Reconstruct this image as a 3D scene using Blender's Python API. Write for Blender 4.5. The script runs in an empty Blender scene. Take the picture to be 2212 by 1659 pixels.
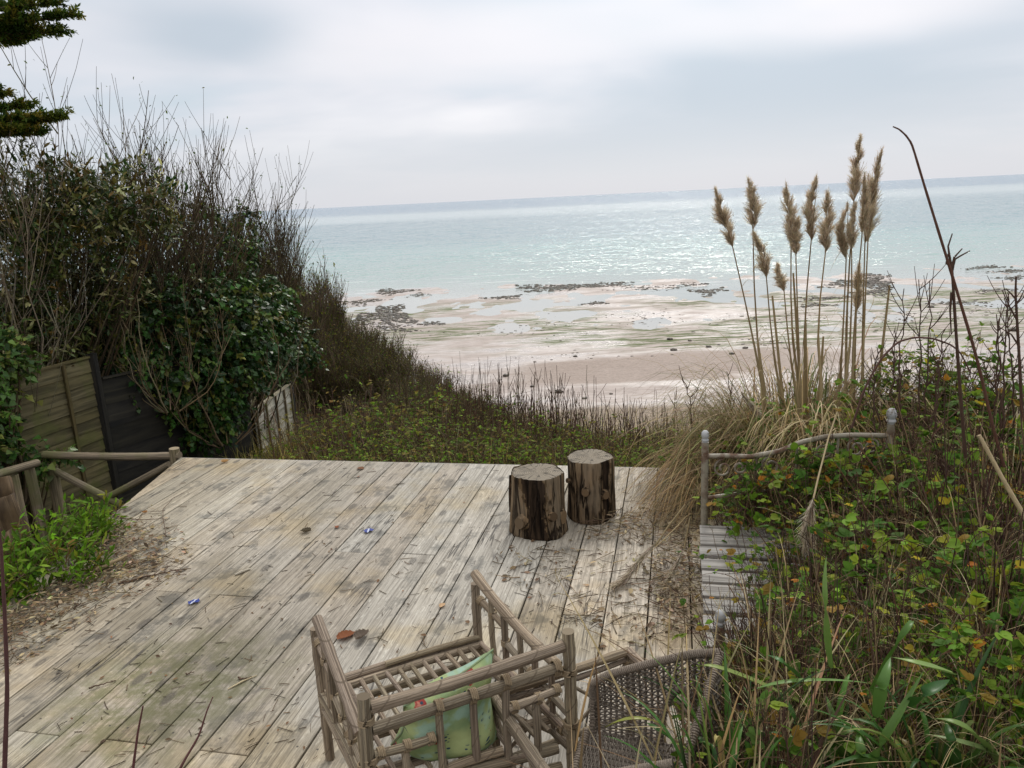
import bpy, bmesh, math, random
import numpy as np
from math import radians, sin, cos, tan, pi, hypot, atan2, sqrt
from mathutils import Matrix, Vector

random.seed(7)
RNG = np.random.default_rng(7)
SC = bpy.context.scene
COL = SC.collection

# ------------------------------------------------------------------ camera, sky, sun
H = 2.2                      # eye above the deck boards (deck top is z = 0)
FPX = 769.0                  # focal length in pixels of a 1024 px wide frame
PITCH, ROLL = radians(13.53), radians(2.77)
FW = np.array([0, cos(PITCH), -sin(PITCH)])
_UP0 = np.array([0, sin(PITCH), cos(PITCH)])
RT = cos(ROLL) * np.array([1., 0, 0]) - sin(ROLL) * _UP0
UPV = sin(ROLL) * np.array([1., 0, 0]) + cos(ROLL) * _UP0
EYE = np.array([0, 0, H])

cam_d = bpy.data.cameras.new('camera')
cam = bpy.data.objects.new('camera', cam_d)
COL.objects.link(cam)
cam.matrix_world = Matrix(((RT[0], UPV[0], -FW[0], 0), (RT[1], UPV[1], -FW[1], 0), (RT[2], UPV[2], -FW[2], H), (0, 0, 0, 1)))
cam_d.sensor_width = 36.0
cam_d.lens = 36.0 * FPX / 1024.0
cam_d.clip_start = 0.05
cam_d.clip_end = 80000
SC.camera = cam

SUN_AZ, SUN_EL = radians(15), radians(40)      # azimuth measured from +Y towards +X
SUNDIR = Vector((sin(SUN_AZ) * cos(SUN_EL), cos(SUN_AZ) * cos(SUN_EL), sin(SUN_EL)))
sd = bpy.data.lights.new('sun', 'SUN')
sd.energy = 1.5
sd.angle = radians(11)
sd.color = (1.0, 0.95, 0.87)
sun = bpy.data.objects.new('sun', sd)
COL.objects.link(sun)
sun.rotation_euler = (-SUNDIR).to_track_quat('-Z', 'Y').to_euler()

SC.view_settings.view_transform = 'Standard'
SC.view_settings.look = 'None'
SC.view_settings.exposure = 0.0
SC.view_settings.gamma = 1.0
SC.cycles.max_bounces = 6
SC.cycles.diffuse_bounces = 3
SC.cycles.glossy_bounces = 2
SC.cycles.transmission_bounces = 4
SC.cycles.transparent_max_bounces = 6
SC.cycles.caustics_reflective = False
SC.cycles.caustics_refractive = False


class NT:
    """small helper to wire shader nodes"""
    def __init__(s, tree):
        s.t = tree
        s.n = tree.nodes
        s.n.clear()
    def new(s, typ, **kw):
        nd = s.n.new(typ)
        for k, v in kw.items():
            if k.startswith('i_'):
                nm = k[2:].replace('_', ' ')
                nd.inputs[nm].default_value = v
            else:
                setattr(nd, k, v)
        return nd
    def link(s, a, b):
        s.t.links.new(a, b)
    def val(s, sock, x):
        if hasattr(x, 'is_output') or isinstance(x, bpy.types.NodeSocket):
            s.link(x, sock)
        else:
            sock.default_value = x
    def math(s, op, a, b=0.0, c=None, clamp=False):
        nd = s.n.new('ShaderNodeMath'); nd.operation = op; nd.use_clamp = clamp
        s.val(nd.inputs[0], a); s.val(nd.inputs[1], b)
        if c is not None: s.val(nd.inputs[2], c)
        return nd.outputs[0]
    def mix(s, f, a, b, blend='MIX'):
        nd = s.n.new('ShaderNodeMix'); nd.data_type = 'RGBA'; nd.blend_type = blend
        s.val(nd.inputs[0], f)
        for sock, x in ((nd.inputs[6], a), (nd.inputs[7], b)):
            if isinstance(x, (tuple, list)) and len(x) == 3: x = (*x, 1)
            s.val(sock, x)
        return nd.outputs[2]
    def noise(s, vec, scale, detail=3, rough=0.55, dist=0.0, w=None):
        nd = s.n.new('ShaderNodeTexNoise')
        if vec is not None: s.link(vec, nd.inputs['Vector'])
        nd.inputs['Scale'].default_value = scale
        nd.inputs['Detail'].default_value = detail
        nd.inputs['Roughness'].default_value = rough
        nd.inputs['Distortion'].default_value = dist
        return nd.outputs['Fac']
    def ramp(s, f, stops, interp='LINEAR'):
        nd = s.n.new('ShaderNodeValToRGB')
        cr = nd.color_ramp; cr.interpolation = interp
        while len(cr.elements) < len(stops): cr.elements.new(0.5)
        for e, (p, c) in zip(cr.elements, stops):
            e.position = p
            e.color = (c, c, c, 1) if not isinstance(c, (tuple, list)) else (*c, 1)
        s.link(f, nd.inputs[0])
        return nd.outputs[0]
    def step(s, f, a, b):
        nd = s.n.new('ShaderNodeMapRange'); nd.interpolation_type = 'SMOOTHSTEP'
        s.val(nd.inputs[0], f); nd.inputs[1].default_value = a; nd.inputs[2].default_value = b
        return nd.outputs[0]
    def mapping(s, vec, scale=(1, 1, 1), rot=(0, 0, 0), loc=(0, 0, 0)):
        nd = s.n.new('ShaderNodeMapping')
        s.link(vec, nd.inputs[0])
        nd.inputs['Scale'].default_value = scale; nd.inputs['Rotation'].default_value = rot; nd.inputs['Location'].default_value = loc
        return nd.outputs[0]
    def sep(s, vec):
        nd = s.n.new('ShaderNodeSeparateXYZ'); s.link(vec, nd.inputs[0]); return nd.outputs
    def comb(s, x, y, z):
        nd = s.n.new('ShaderNodeCombineXYZ')
        s.val(nd.inputs[0], x); s.val(nd.inputs[1], y); s.val(nd.inputs[2], z)
        return nd.outputs[0]


# ------------------------------------------------------------------ pixel (2212 x 1659 view of the photo) -> place
def ray(u, v):
    x = (u * 1024 / 2212 - 512) / FPX
    y = -(v * 1024 / 2212 - 384) / FPX
    return FW + x * RT + y * UPV
def on_z(u, v, z):
    d = ray(u, v); return EYE + d * (z - H) / d[2]
def on_y(u, v, y):
    d = ray(u, v); return EYE + d * y / d[1]
def on_plane(u, v, p0, nrm):
    d = ray(u, v); return EYE + d * (np.dot(np.asarray(p0) - EYE, nrm) / np.dot(d, nrm))
def c3(a, b): return (658.4 + a * 0.27283, 1207.0 + b * 0.27283)       # chair close-up
def c4(a, b): return (1097.2 + a * 0.23945, 1261.8 + b * 0.23945)      # wicker close-up
def c5(a, b): return (1371.5 + a * 0.3968, 274.3 + b * 0.3968)         # pampas close-up


def arr(x): return np.asarray(x, dtype=np.float64)
def unit(v):
    v = arr(v); n = np.linalg.norm(v, axis=-1, keepdims=True); n[n < 1e-12] = 1
    return v / n

world = bpy.data.worlds.new('World')
SC.world = world
world.use_nodes = True
w = NT(world.node_tree)
tc = w.new('ShaderNodeTexCoord')
gen = tc.outputs['Generated']
sx, sy, sz = w.sep(gen)
zc = w.math('MAXIMUM', sz, 0.0)
inv = w.math('DIVIDE', 1.0, w.math('ADD', zc, 0.16))
cv = w.comb(w.math('MULTIPLY', sx, inv), w.math('MULTIPLY', sy, inv), 0.0)
cvm = w.mapping(cv, scale=(1.0, 1.1, 1.0), loc=(3.3, 1.1, 0))
n1 = w.noise(cvm, 0.55, 4, 0.5, 0.5)
n2 = w.noise(w.mapping(cv, scale=(0.9, 1.2, 1), loc=(0.4, 5.2, 0)), 1.3, 3, 0.5, 0.2)
cl = w.math('ADD', w.math('MULTIPLY', n1, 0.7), w.math('MULTIPLY', n2, 0.3))
cloud = w.ramp(cl, [(0.37, (0.56, 0.66, 0.73)), (0.47, (0.66, 0.71, 0.78)), (0.54, (0.75, 0.765, 0.82)), (0.66, (0.88, 0.875, 0.91))])
def bank_(u_, v_, wx, wz, soft):
    d_ = unit(ray(u_, v_)); az_, el_ = atan2(d_[0], d_[1]), math.asin(d_[2])
    ax_ = nt_az
    ex = w.math('DIVIDE', w.math('SUBTRACT', ax_, az_), wx); ey = w.math('DIVIDE', w.math('SUBTRACT', nt_el, el_), wz)
    r_ = w.math('ADD', w.math('SQRT', w.math('ADD', w.math('POWER', w.math('ABSOLUTE', ex), 2.0), w.math('POWER', w.math('ABSOLUTE', ey), 2.0))), w.math('MULTIPLY', w.math('SUBTRACT', n1, 0.5), 1.6))
    return w.math('MULTIPLY', w.step(r_, 1.25, 0.35), soft)
nt_az = w.math('ARCTAN2', sx, sy); nt_el = w.math('ARCSINE', sz)
for b_ in ((470, 75, .14, .05, .95), (1750, 190, .36, .06, 1.0), (1450, 300, .30, .035, .6), (2150, 60, .14, .05, .5), (900, 330, .3, .03, .4)):
    cloud = w.mix(bank_(*b_), cloud, (0.54, 0.605, 0.68))
for b_ in ((900, 110, .20, .05, .7), (1250, 60, .2, .04, .5), (1900, 10, .2, .04, .6)):
    cloud = w.mix(bank_(*b_), cloud, (0.87, 0.85, 0.88))
# even band of paler, pinkish air low above the sea
low = w.step(sz, 0.0, 0.12)
cloud = w.mix(low, (0.69, 0.71, 0.765), cloud)
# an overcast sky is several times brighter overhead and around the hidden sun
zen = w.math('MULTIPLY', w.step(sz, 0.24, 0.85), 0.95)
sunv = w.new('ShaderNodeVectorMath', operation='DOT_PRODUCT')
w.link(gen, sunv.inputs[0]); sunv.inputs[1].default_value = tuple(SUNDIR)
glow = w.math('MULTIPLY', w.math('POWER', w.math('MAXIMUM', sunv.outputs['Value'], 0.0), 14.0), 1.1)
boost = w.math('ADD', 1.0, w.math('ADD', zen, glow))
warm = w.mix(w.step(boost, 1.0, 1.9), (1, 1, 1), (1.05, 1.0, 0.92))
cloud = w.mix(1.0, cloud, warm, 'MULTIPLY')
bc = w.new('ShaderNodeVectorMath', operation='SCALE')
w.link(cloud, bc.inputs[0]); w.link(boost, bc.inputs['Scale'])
sky = w.new('ShaderNodeTexSky', sky_type='NISHITA', sun_disc=False, sun_elevation=SUN_EL, sun_rotation=SUN_AZ)
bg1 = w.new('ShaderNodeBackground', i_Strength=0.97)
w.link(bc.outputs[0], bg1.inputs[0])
bg2 = w.new('ShaderNodeBackground', i_Strength=0.006)
w.link(sky.outputs[0], bg2.inputs[0])
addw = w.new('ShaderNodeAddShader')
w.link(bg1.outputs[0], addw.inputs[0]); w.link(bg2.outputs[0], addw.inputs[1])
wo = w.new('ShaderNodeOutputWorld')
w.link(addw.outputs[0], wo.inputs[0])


# ------------------------------------------------------------------ mesh building

class MB:
    def __init__(s):
        s.V = []; s.Q = []; s.T = []; s.CQ = []; s.CT = []; s.G = []; s.n = 0
    def add(s, v, q=None, t=None, col=(1, 1, 1), g=None):
        v = arr(v).reshape(-1, 3)
        if g is None: g = np.zeros_like(v)
        s.V.append(v); s.G.append(np.broadcast_to(arr(g), v.shape))
        for F, lst, cl, k in ((q, s.Q, s.CQ, 4), (t, s.T, s.CT, 3)):
            if F is None or len(F) == 0: continue
            F = np.asarray(F, dtype=np.int64).reshape(-1, k)
            lst.append(F + s.n); cl.append(np.broadcast_to(arr(col), (len(F), 3)))
        s.n += len(v)
    def mesh(s, name, smooth=True):
        me = bpy.data.meshes.new(name)
        V = np.concatenate(s.V) if s.V else np.zeros((0, 3))
        G = np.concatenate(s.G) if s.G else np.zeros((0, 3))
        Q = np.concatenate(s.Q) if s.Q else np.zeros((0, 4), np.int64)
        T = np.concatenate(s.T) if s.T else np.zeros((0, 3), np.int64)
        C = np.concatenate(s.CQ + s.CT) if (s.CQ or s.CT) else np.zeros((0, 3))
        nq, nt = len(Q), len(T)
        me.vertices.add(len(V)); me.vertices.foreach_set('co', V.astype(np.float32).ravel())
        me.loops.add(nq * 4 + nt * 3)
        me.loops.foreach_set('vertex_index', np.concatenate([Q.ravel(), T.ravel()]).astype(np.int32))
        me.polygons.add(nq + nt)
        st = np.concatenate([np.arange(nq) * 4, nq * 4 + np.arange(nt) * 3]).astype(np.int32)
        me.polygons.foreach_set('loop_start', st)
        me.update(calc_edges=True)
        a = me.attributes.new('Col', 'FLOAT_COLOR', 'FACE')
        a.data.foreach_set('color', np.concatenate([C, np.ones((len(C), 1))], 1).astype(np.float32).ravel())
        b = me.attributes.new('gc', 'FLOAT_VECTOR', 'POINT')
        b.data.foreach_set('vector', G.astype(np.float32).ravel())
        me.polygons.foreach_set('use_smooth', np.full(nq + nt, smooth, dtype=bool))
        me.validate()
        return me

def obj(name, mb, mat, parent=None, smooth=True, loc=None):
    me = mb if isinstance(mb, bpy.types.Mesh) else mb.mesh(name, smooth)
    o = bpy.data.objects.new(name, me); COL.objects.link(o)
    if mat and not me.materials: me.materials.append(mat)
    if parent is not None: o.parent = parent
    if loc is not None: o.location = loc
    return o
def tag(o, label, cat, group=None, kind=None):
    o['label'] = label; o['category'] = cat
    if group: o['group'] = group
    if kind: o['kind'] = kind
    return o
def thing(name, label, cat, loc=(0, 0, 0), rz=0, group=None):
    o = bpy.data.objects.new(name, None); COL.objects.link(o)
    o.location = loc; o.rotation_euler = (0, 0, rz); o.empty_display_size = 0.1
    return tag(o, label, cat, group)
def structure(o):
    o['kind'] = 'structure'; return o
def copy_tree(root, loc, rz=0, scale=1.0, label=None, group=None, tilt=(0, 0)):
    r = root.copy(); COL.objects.link(r)
    r.location = loc; r.rotation_euler = (tilt[0], tilt[1], rz)
    r.scale = (scale,) * 3 if not isinstance(scale, (tuple, list)) else scale
    if label: r['label'] = label
    if group: r['group'] = group
    for ch in list(root.children):
        c = ch.copy(); COL.objects.link(c); c.parent = r
        for g in ch.children:
            d = g.copy(); COL.objects.link(d); d.parent = c
    return r

def tubes(mb, P, R, sides=5, col=(1, 1, 1), cap=False, gseed=None):
    """many tubes at once: P (n,k,3), R (n,k)"""
    P = arr(P); R = arr(R)
    if P.ndim == 2: P = P[None]; R = R.reshape(1, -1)
    n, k, _ = P.shape
    T = np.gradient(P, axis=1); T = unit(T)
    mean = unit(P[:, -1] - P[:, 0])
    ref = np.where(np.abs(mean[:, 2:3]) > 0.8, arr([[1., 0.13, 0]]), arr([[0.1, 0.05, 1.]]))
    N = unit(np.cross(T, ref[:, None, :])); B = np.cross(T, N)
    ang = np.arange(sides) * 2 * pi / sides
    ring = P[:, :, None, :] + R[:, :, None, None] * (N[:, :, None, :] * np.cos(ang)[None, None, :, None] + B[:, :, None, :] * np.sin(ang)[None, None, :, None])
    V = ring.reshape(-1, 3)
    L = np.concatenate([np.zeros((n, 1)), np.cumsum(np.linalg.norm(np.diff(P, axis=1), axis=2), axis=1)], 1)
    sd_ = RNG.uniform(0, 50, n) if gseed is None else np.full(n, gseed)
    G = np.stack([np.broadcast_to(L[:, :, None], (n, k, sides)), np.broadcast_to(np.cos(ang)[None, None] * 0.5, (n, k, sides)), np.broadcast_to(np.sin(ang)[None, None] * 0.5, (n, k, sides)) + sd_[:, None, None]], -1).reshape(-1, 3)
    i = np.arange(n)[:, None, None] * k * sides; j = np.arange(k - 1)[None, :, None] * sides; m = np.arange(sides)[None, None, :]
    m2 = (m + 1) % sides
    Q = np.stack([i + j + m, i + j + m2, i + j + sides + m2, i + j + sides + m], -1).reshape(-1, 4)
    c = arr(col)
    if c.ndim == 2 and len(c) == n: c = np.repeat(c, (k - 1) * sides, axis=0)
    mb.add(V, q=Q, col=c, g=G)
    if cap:
        for e, s_ in ((0, 1), (k - 1, -1)):
            ctr = P[:, e]; base = mb.n
            VV = np.concatenate([ctr[:, None, :], ring[:, e]], 1).reshape(-1, 3)
            a = np.arange(n)[:, None] * (sides + 1)
            t = np.stack([np.broadcast_to(a, (n, sides)), a + 1 + m[0, 0][None], a + 1 + m2[0, 0][None]], -1)
            if s_ < 0: t = t[..., ::-1]
            cc = arr(col)
            if cc.ndim == 2 and len(cc) == n: cc = np.repeat(cc, sides, axis=0)
            mb.add(VV, t=t.reshape(-1, 3), col=cc, g=np.repeat(np.stack([L[:, e], sd_, sd_], -1), sides + 1, 0))

def arc(p0, p1, n=6, sag=(0, 0, 0)):
    t = np.linspace(0, 1, n)[:, None]
    return arr(p0) * (1 - t) + arr(p1) * t + arr(sag) * 4 * t * (1 - t)
def bez(p0, p1, p2, k):
    """vectorised quadratic curves (n,3)x3 -> (n,k,3)"""
    t = np.linspace(0, 1, k)[None, :, None]
    return p0[:, None] * (1 - t) ** 2 + 2 * p1[:, None] * t * (1 - t) + p2[:, None] * t ** 2

LEAF_OVAL = (arr([[0, 0, 0], [-.32, .28, .10], [-.36, .62, .10], [0, 1, -.05], [.36, .62, .10], [.32, .28, .10]]), [[0, 3, 2, 1], [0, 5, 4, 3]])
LEAF_IVY = (arr([[0, 0, 0], [-.55, .12, .10], [-.42, .45, .05], [0, 1, -.08], [.42, .45, .05], [.55, .12, .10]]), [[0, 3, 2, 1], [0, 5, 4, 3]])
_s = [(0, 0), (.22, .05), (.36, .2), (.40, .22), (.44, .40), (.47, .42), (.42, .6), (.44, .63), (.30, .78), (.31, .82), (.12, .93), (0, 1.03)]
_r = [(x, y, .22 * abs(x) - .10 * (y - .4) ** 2 + .012 * ((i % 2) * 2 - 1)) for i, (x, y) in enumerate(_s)]
_l = [(-x, y, z) for x, y, z in _r[1:-1]]
_mid = [(0, y, -.10 * (y - .4) ** 2) for y in (.2, .42, .62, .80)]
# serrated leaf: right rim 0..11, left rim 12..21, midrib 22..25
_v = arr(_r + _l + _mid)
_q, _t = [], []
_R = [1, 3, 5, 7, 9]
def _side(rim, flip):
    mids = [0, 22, 23, 24, 25, 11]
    out_q, out_t = [], []
    # rim indices between the midrib knots
    groups = [rim[0:2], rim[1:4], rim[3:6], rim[5:8], rim[7:10]]
    for gi, gr in enumerate(groups):
        a, b = mids[gi], mids[gi + 1]
        for x in range(len(gr) - 1): out_t.append((a, gr[x], gr[x + 1]))
        out_t.append((a, gr[-1], b))
    out_t.append((mids[4], rim[-1], 11))
    return [tuple(reversed(f)) for f in out_t] if flip else out_t
LEAF_SERR = (_v, _side(list(range(1, 11)), False) + _side(list(range(12, 22)), True))

def leaves(mb, P, D, N, L, W, col, shape=LEAF_OVAL, droop=None):
    """P base, D tip direction, N upper normal, L length, W width -> leaf faces"""
    P, D, N = arr(P), unit(D), arr(N)
    X = unit(np.cross(D, N)); Z = np.cross(X, D)
    tv, tf = shape
    n, m = len(P), len(tv)
    L = np.broadcast_to(arr(L), (n,)); W = np.broadcast_to(arr(W), (n,))
    V = P[:, None] + X[:, None] * (tv[None, :, 0:1] * W[:, None, None]) + D[:, None] * (tv[None, :, 1:2] * L[:, None, None]) + Z[:, None] * (tv[None, :, 2:3] * W[:, None, None])
    F = (np.asarray(tf)[None] + (np.arange(n) * m)[:, None, None]).reshape(-1, len(tf[0]))
    c = arr(col)
    if c.ndim == 2: c = np.repeat(c, len(tf), axis=0)
    if len(tf[0]) == 4: mb.add(V.reshape(-1, 3), q=F, col=c)
    else: mb.add(V.reshape(-1, 3), t=F, col=c)

def blades(mb, P0, P1, P2, Wd, col, k=6, fold=0.25):
    """strap leaves / grass blades along quadratic curves, tapering to the tip, folded along the middle when fold>0"""
    C = bez(arr(P0), arr(P1), arr(P2), k); n = len(C)
    T = unit(np.gradient(C, axis=1))
    S = unit(np.cross(T, arr([0.13, 0.07, 1.])[None, None])); U = np.cross(S, T)
    t = np.linspace(0, 1, k)
    prof = np.minimum(1, 0.55 + 1.6 * t) * (1 - t ** 2.6) + 0.02
    Wd = np.broadcast_to(arr(Wd), (n,))[:, None] * prof[None]
    a = C - S * Wd[..., None] / 2 + U * (Wd * fold)[..., None]
    b = C + S * Wd[..., None] / 2 + U * (Wd * fold)[..., None]
    V = np.stack([a, C, b], 2).reshape(-1, 3)
    i = np.arange(n)[:, None] * k * 3 + np.arange(k - 1)[None] * 3
    Q = np.stack([np.stack([i, i + 1, i + 4, i + 3], -1), np.stack([i + 1, i + 2, i + 5, i + 4], -1)], 2).reshape(-1, 4)
    c = arr(col)
    if c.ndim == 2: c = np.repeat(c, (k - 1) * 2, axis=0)
    tt = np.repeat(np.tile(t, n), 3)
    mb.add(V, q=Q, col=c, g=np.stack([tt, tt * 0, tt * 0], -1))

def strips(mb, P0, P1, P2, Wd, col, k=3):
    """flat thin ribbons, two verts per step"""
    C = bez(arr(P0), arr(P1), arr(P2), k); n = len(C)
    T = unit(np.gradient(C, axis=1))
    ref = unit(RNG.normal(size=(n, 3)))
    S = unit(np.cross(T, ref[:, None]))
    t = np.linspace(0, 1, k)
    Wd = np.broadcast_to(arr(Wd), (n,))[:, None] * (1 - 0.85 * t)[None]
    V = np.stack([C - S * Wd[..., None] / 2, C + S * Wd[..., None] / 2], 2).reshape(-1, 3)
    i = np.arange(n)[:, None] * k * 2 + np.arange(k - 1)[None] * 2
    Q = np.stack([i, i + 1, i + 3, i + 2], -1).reshape(-1, 4)
    c = arr(col)
    if c.ndim == 2: c = np.repeat(c, k - 1, axis=0)
    mb.add(V, q=Q, col=c)

def palette(n, cols, wts=None, jit=0.18, rng=RNG):
    cols = arr(cols)
    wts = None if wts is None else arr(wts) / sum(wts)
    c = cols[rng.choice(len(cols), n, p=wts)]
    return np.clip(c * (1 + rng.normal(0, jit, (n, 1))) * (1 + rng.normal(0, jit * 0.3, (n, 3))), 0.003, 1)

def box(mb, c, size, R=None, col=(1, 1, 1), g=None):
    s = arr(size) / 2
    v = arr([[x, y, z] for x in (-1, 1) for y in (-1, 1) for z in (-1, 1)]) * s
    if R is not None: v = v @ arr(R).T
    q = [[0, 1, 3, 2], [4, 6, 7, 5], [0, 4, 5, 1], [2, 3, 7, 6], [0, 2, 6, 4], [1, 5, 7, 3]]
    mb.add(v + arr(c), q=q, col=col, g=g)
def axes_box(mb, a, b, w_, h_, up=(0, 0, 1), col=(1, 1, 1)):
    """board from a to b, width w_ (sideways) and height h_ (along up)"""
    a, b = arr(a), arr(b); X = unit(b - a); Y = unit(np.cross(up, X)); Z = np.cross(X, Y)
    L = np.linalg.norm(b - a)
    s = RNG.uniform(0, 40)
    v = []; g = []
    for x in (0, L):
        for y in (-w_ / 2, w_ / 2):
            for z in (-h_ / 2, h_ / 2):
                v.append(a + X * x + Y * y + Z * z); g.append((x, y * 3 + s, z * 3))
    q = [[0, 1, 3, 2], [4, 6, 7, 5], [0, 4, 5, 1], [2, 3, 7, 6], [0, 2, 6, 4], [1, 5, 7, 3]]
    mb.add(v, q=q, col=col, g=g)
def bevelled(o, wdt=0.004, seg=2):
    m = o.modifiers.new('bevel', 'BEVEL'); m.width = wdt; m.segments = seg; m.limit_method = 'ANGLE'
    return o


# ------------------------------------------------------------------ materials
def newmat(name):
    m = bpy.data.materials.new(name); m.use_nodes = True
    return m, NT(m.node_tree)
def finish(m, nt, color, rough=0.7, bump=None, bstr=0.3, bdist=0.01, spec=0.4, transl=0.0, extra=None):
    p = nt.new('ShaderNodeBsdfPrincipled')
    nt.val(p.inputs['Base Color'], (*color, 1) if isinstance(color, tuple) and len(color) == 3 else color)
    nt.val(p.inputs['Roughness'], rough)
    p.inputs['Specular IOR Level'].default_value = spec
    if bump is not None:
        b = nt.new('ShaderNodeBump'); b.inputs['Strength'].default_value = bstr; b.inputs['Distance'].default_value = bdist
        nt.link(bump, b.inputs['Height']); nt.link(b.outputs[0], p.inputs['Normal'])
    out = nt.new('ShaderNodeOutputMaterial')
    sh = p.outputs[0]
    if transl > 0:
        tr = nt.new('ShaderNodeBsdfTranslucent')
        nt.val(tr.inputs[0], (*color, 1) if isinstance(color, tuple) and len(color) == 3 else color)
        mx = nt.new('ShaderNodeMixShader')
        mx.inputs[0].default_value = transl
        nt.link(sh, mx.inputs[1]); nt.link(tr.outputs[0], mx.inputs[2]); sh = mx.outputs[0]
    nt.link(sh, out.inputs[0])
    return m
def attr(nt, name):
    a = nt.new('ShaderNodeAttribute'); a.attribute_name = name
    return a

def leaf_mat(name, rough=0.5, transl=0.35, spec=0.4, mult=(1, 1, 1)):
    m, nt = newmat(name)
    c = attr(nt, 'Col').outputs['Color']
    geo = nt.new('ShaderNodeNewGeometry')
    n = nt.noise(geo.outputs['Position'], 45, 3)
    c = nt.mix(1.0, c, mult, 'MULTIPLY')
    c = nt.mix(nt.math('MULTIPLY', n, 0.5), c, nt.mix(1.0, c, (0.5, 0.48, 0.4), 'MULTIPLY'))
    return finish(m, nt, c, rough, transl=transl, spec=spec)
M_LEAF = leaf_mat('leaf', 0.6, 0.42, 0.12, (1.95, 2.05, 1.05))
M_GLOSSY = leaf_mat('glossy leaf', 0.38, 0.16, 0.25, (1.55, 1.65, 1.15))
M_STRAW = leaf_mat('straw', 0.7, 0.3, 0.2, (1.35, 1.3, 1.2))
M_PLUME = leaf_mat('plume', 0.9, 0.5, 0.1, (1.9, 1.9, 1.85))

def stem_mat(name, rough=0.75, dark=0.55):
    m, nt = newmat(name)
    c = nt.mix(1.0, attr(nt, 'Col').outputs['Color'], (1.30, 1.20, 1.0), 'MULTIPLY')
    g = attr(nt, 'gc').outputs['Vector']
    n = nt.noise(nt.mapping(g, scale=(4, 3, 3)), 9, 4)
    c = nt.mix(nt.step(n, 0.4, 0.62), nt.mix(1.0, c, (dark, dark, dark), 'MULTIPLY'), c)
    return finish(m, nt, c, rough, n, 0.4, 0.004, spec=0.25)
M_STEM = stem_mat('stem')

def wood_mat(name, base, dark, pale, scale=(3, 22, 22), moss=None, rough=0.75, nodes=False):
    """weathered wood: grain runs along gc.x"""
    m, nt = newmat(name)
    g = attr(nt, 'gc').outputs['Vector']
    v = nt.mapping(g, scale=scale)
    a = nt.noise(v, 1.0, 5, 0.6, 0.3)
    b = nt.noise(nt.mapping(g, scale=(scale[0] * 0.5, scale[1] * 3, scale[2] * 3)), 1.0, 4, 0.65)
    lowf = nt.noise(nt.mapping(g, scale=(2.0, 2.0, 2.0)), 1.7, 3)
    c = nt.mix(nt.step(a, 0.36, 0.64), dark, base)
    c = nt.mix(nt.math('MULTIPLY', nt.step(b, 0.5, 0.72), 0.7), c, pale)
    c = nt.mix(nt.math('MULTIPLY', nt.step(lowf, 0.5, 0.75), 0.45), c, dark)
    c = nt.mix(1.0, c, attr(nt, 'Col').outputs['Color'], 'MULTIPLY')
    if nodes:                                            # dark scarred rings where the leaf sheaths were
        gx_ = nt.sep(g)
        rg = nt.math('ABSOLUTE', nt.math('SUBTRACT', nt.math('FRACT', nt.math('ADD', nt.math('MULTIPLY', gx_[0], 5.6), nt.math('MULTIPLY', gx_[2], 0.37))), 0.5))
        c = nt.mix(nt.math('MULTIPLY', nt.step(rg, 0.035, 0.012), 0.7), c, dark)
        b2 = nt.noise(nt.mapping(g, scale=(30, 12, 12)), 1.0, 3, .6)
        c = nt.mix(nt.math('MULTIPLY', nt.step(b2, .56, .66), .5), c, dark)
    if moss:
        geo = nt.new('ShaderNodeNewGeometry')
        mn = nt.noise(geo.outputs['Position'], 2.2, 4, 0.6)
        c = nt.mix(nt.math('MULTIPLY', nt.step(mn, 0.46, 0.66), 0.75), c, moss)
    h = nt.math('ADD', nt.math('MULTIPLY', a, 0.5), b)
    return finish(m, nt, c, rough, h, 0.55, 0.004, spec=0.25)

M_BAMBOO = wood_mat('weathered cane', (0.36, 0.285, 0.205), (0.11, 0.08, 0.054), (0.54, 0.475, 0.39), (2.5, 9, 9), nodes=True)
M_BIND = wood_mat('cane binding', (0.40, 0.32, 0.22), (0.18, 0.13, 0.09), (0.5, 0.44, 0.34), (10, 10, 10))
M_PALLET = wood_mat('grey slat wood', (0.34, 0.315, 0.285), (0.15, 0.135, 0.12), (0.48, 0.46, 0.43), (2.2, 16, 16))
M_POLE = wood_mat('rustic pole', (0.27, 0.21, 0.145), (0.10, 0.08, 0.055), (0.38, 0.32, 0.24), (2.5, 8, 8), moss=(0.13, 0.13, 0.05))
M_FENCE = wood_mat('mossy lap fence', (0.155, 0.125, 0.06), (0.07, 0.058, 0.028), (0.21, 0.175, 0.095), (1.6, 12, 12), moss=(0.10, 0.105, 0.028))
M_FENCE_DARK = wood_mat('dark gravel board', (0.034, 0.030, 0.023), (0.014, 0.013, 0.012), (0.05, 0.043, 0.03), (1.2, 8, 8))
M_FENCE_PALE = wood_mat('bleached lap fence', (0.46, 0.42, 0.33), (0.28, 0.25, 0.18), (0.55, 0.52, 0.45), (1.6, 14, 14))
M_STUMP = wood_mat('stump wood', (0.20, 0.145, 0.085), (0.07, 0.05, 0.03), (0.36, 0.29, 0.2), (2, 7, 7))

# ------------------------------------------------------------------ deck of scaffold boards
TH = radians(12.4)
DN = arr([cos(TH), -sin(TH), 0]); DD = arr([sin(TH), cos(TH), 0])

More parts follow.
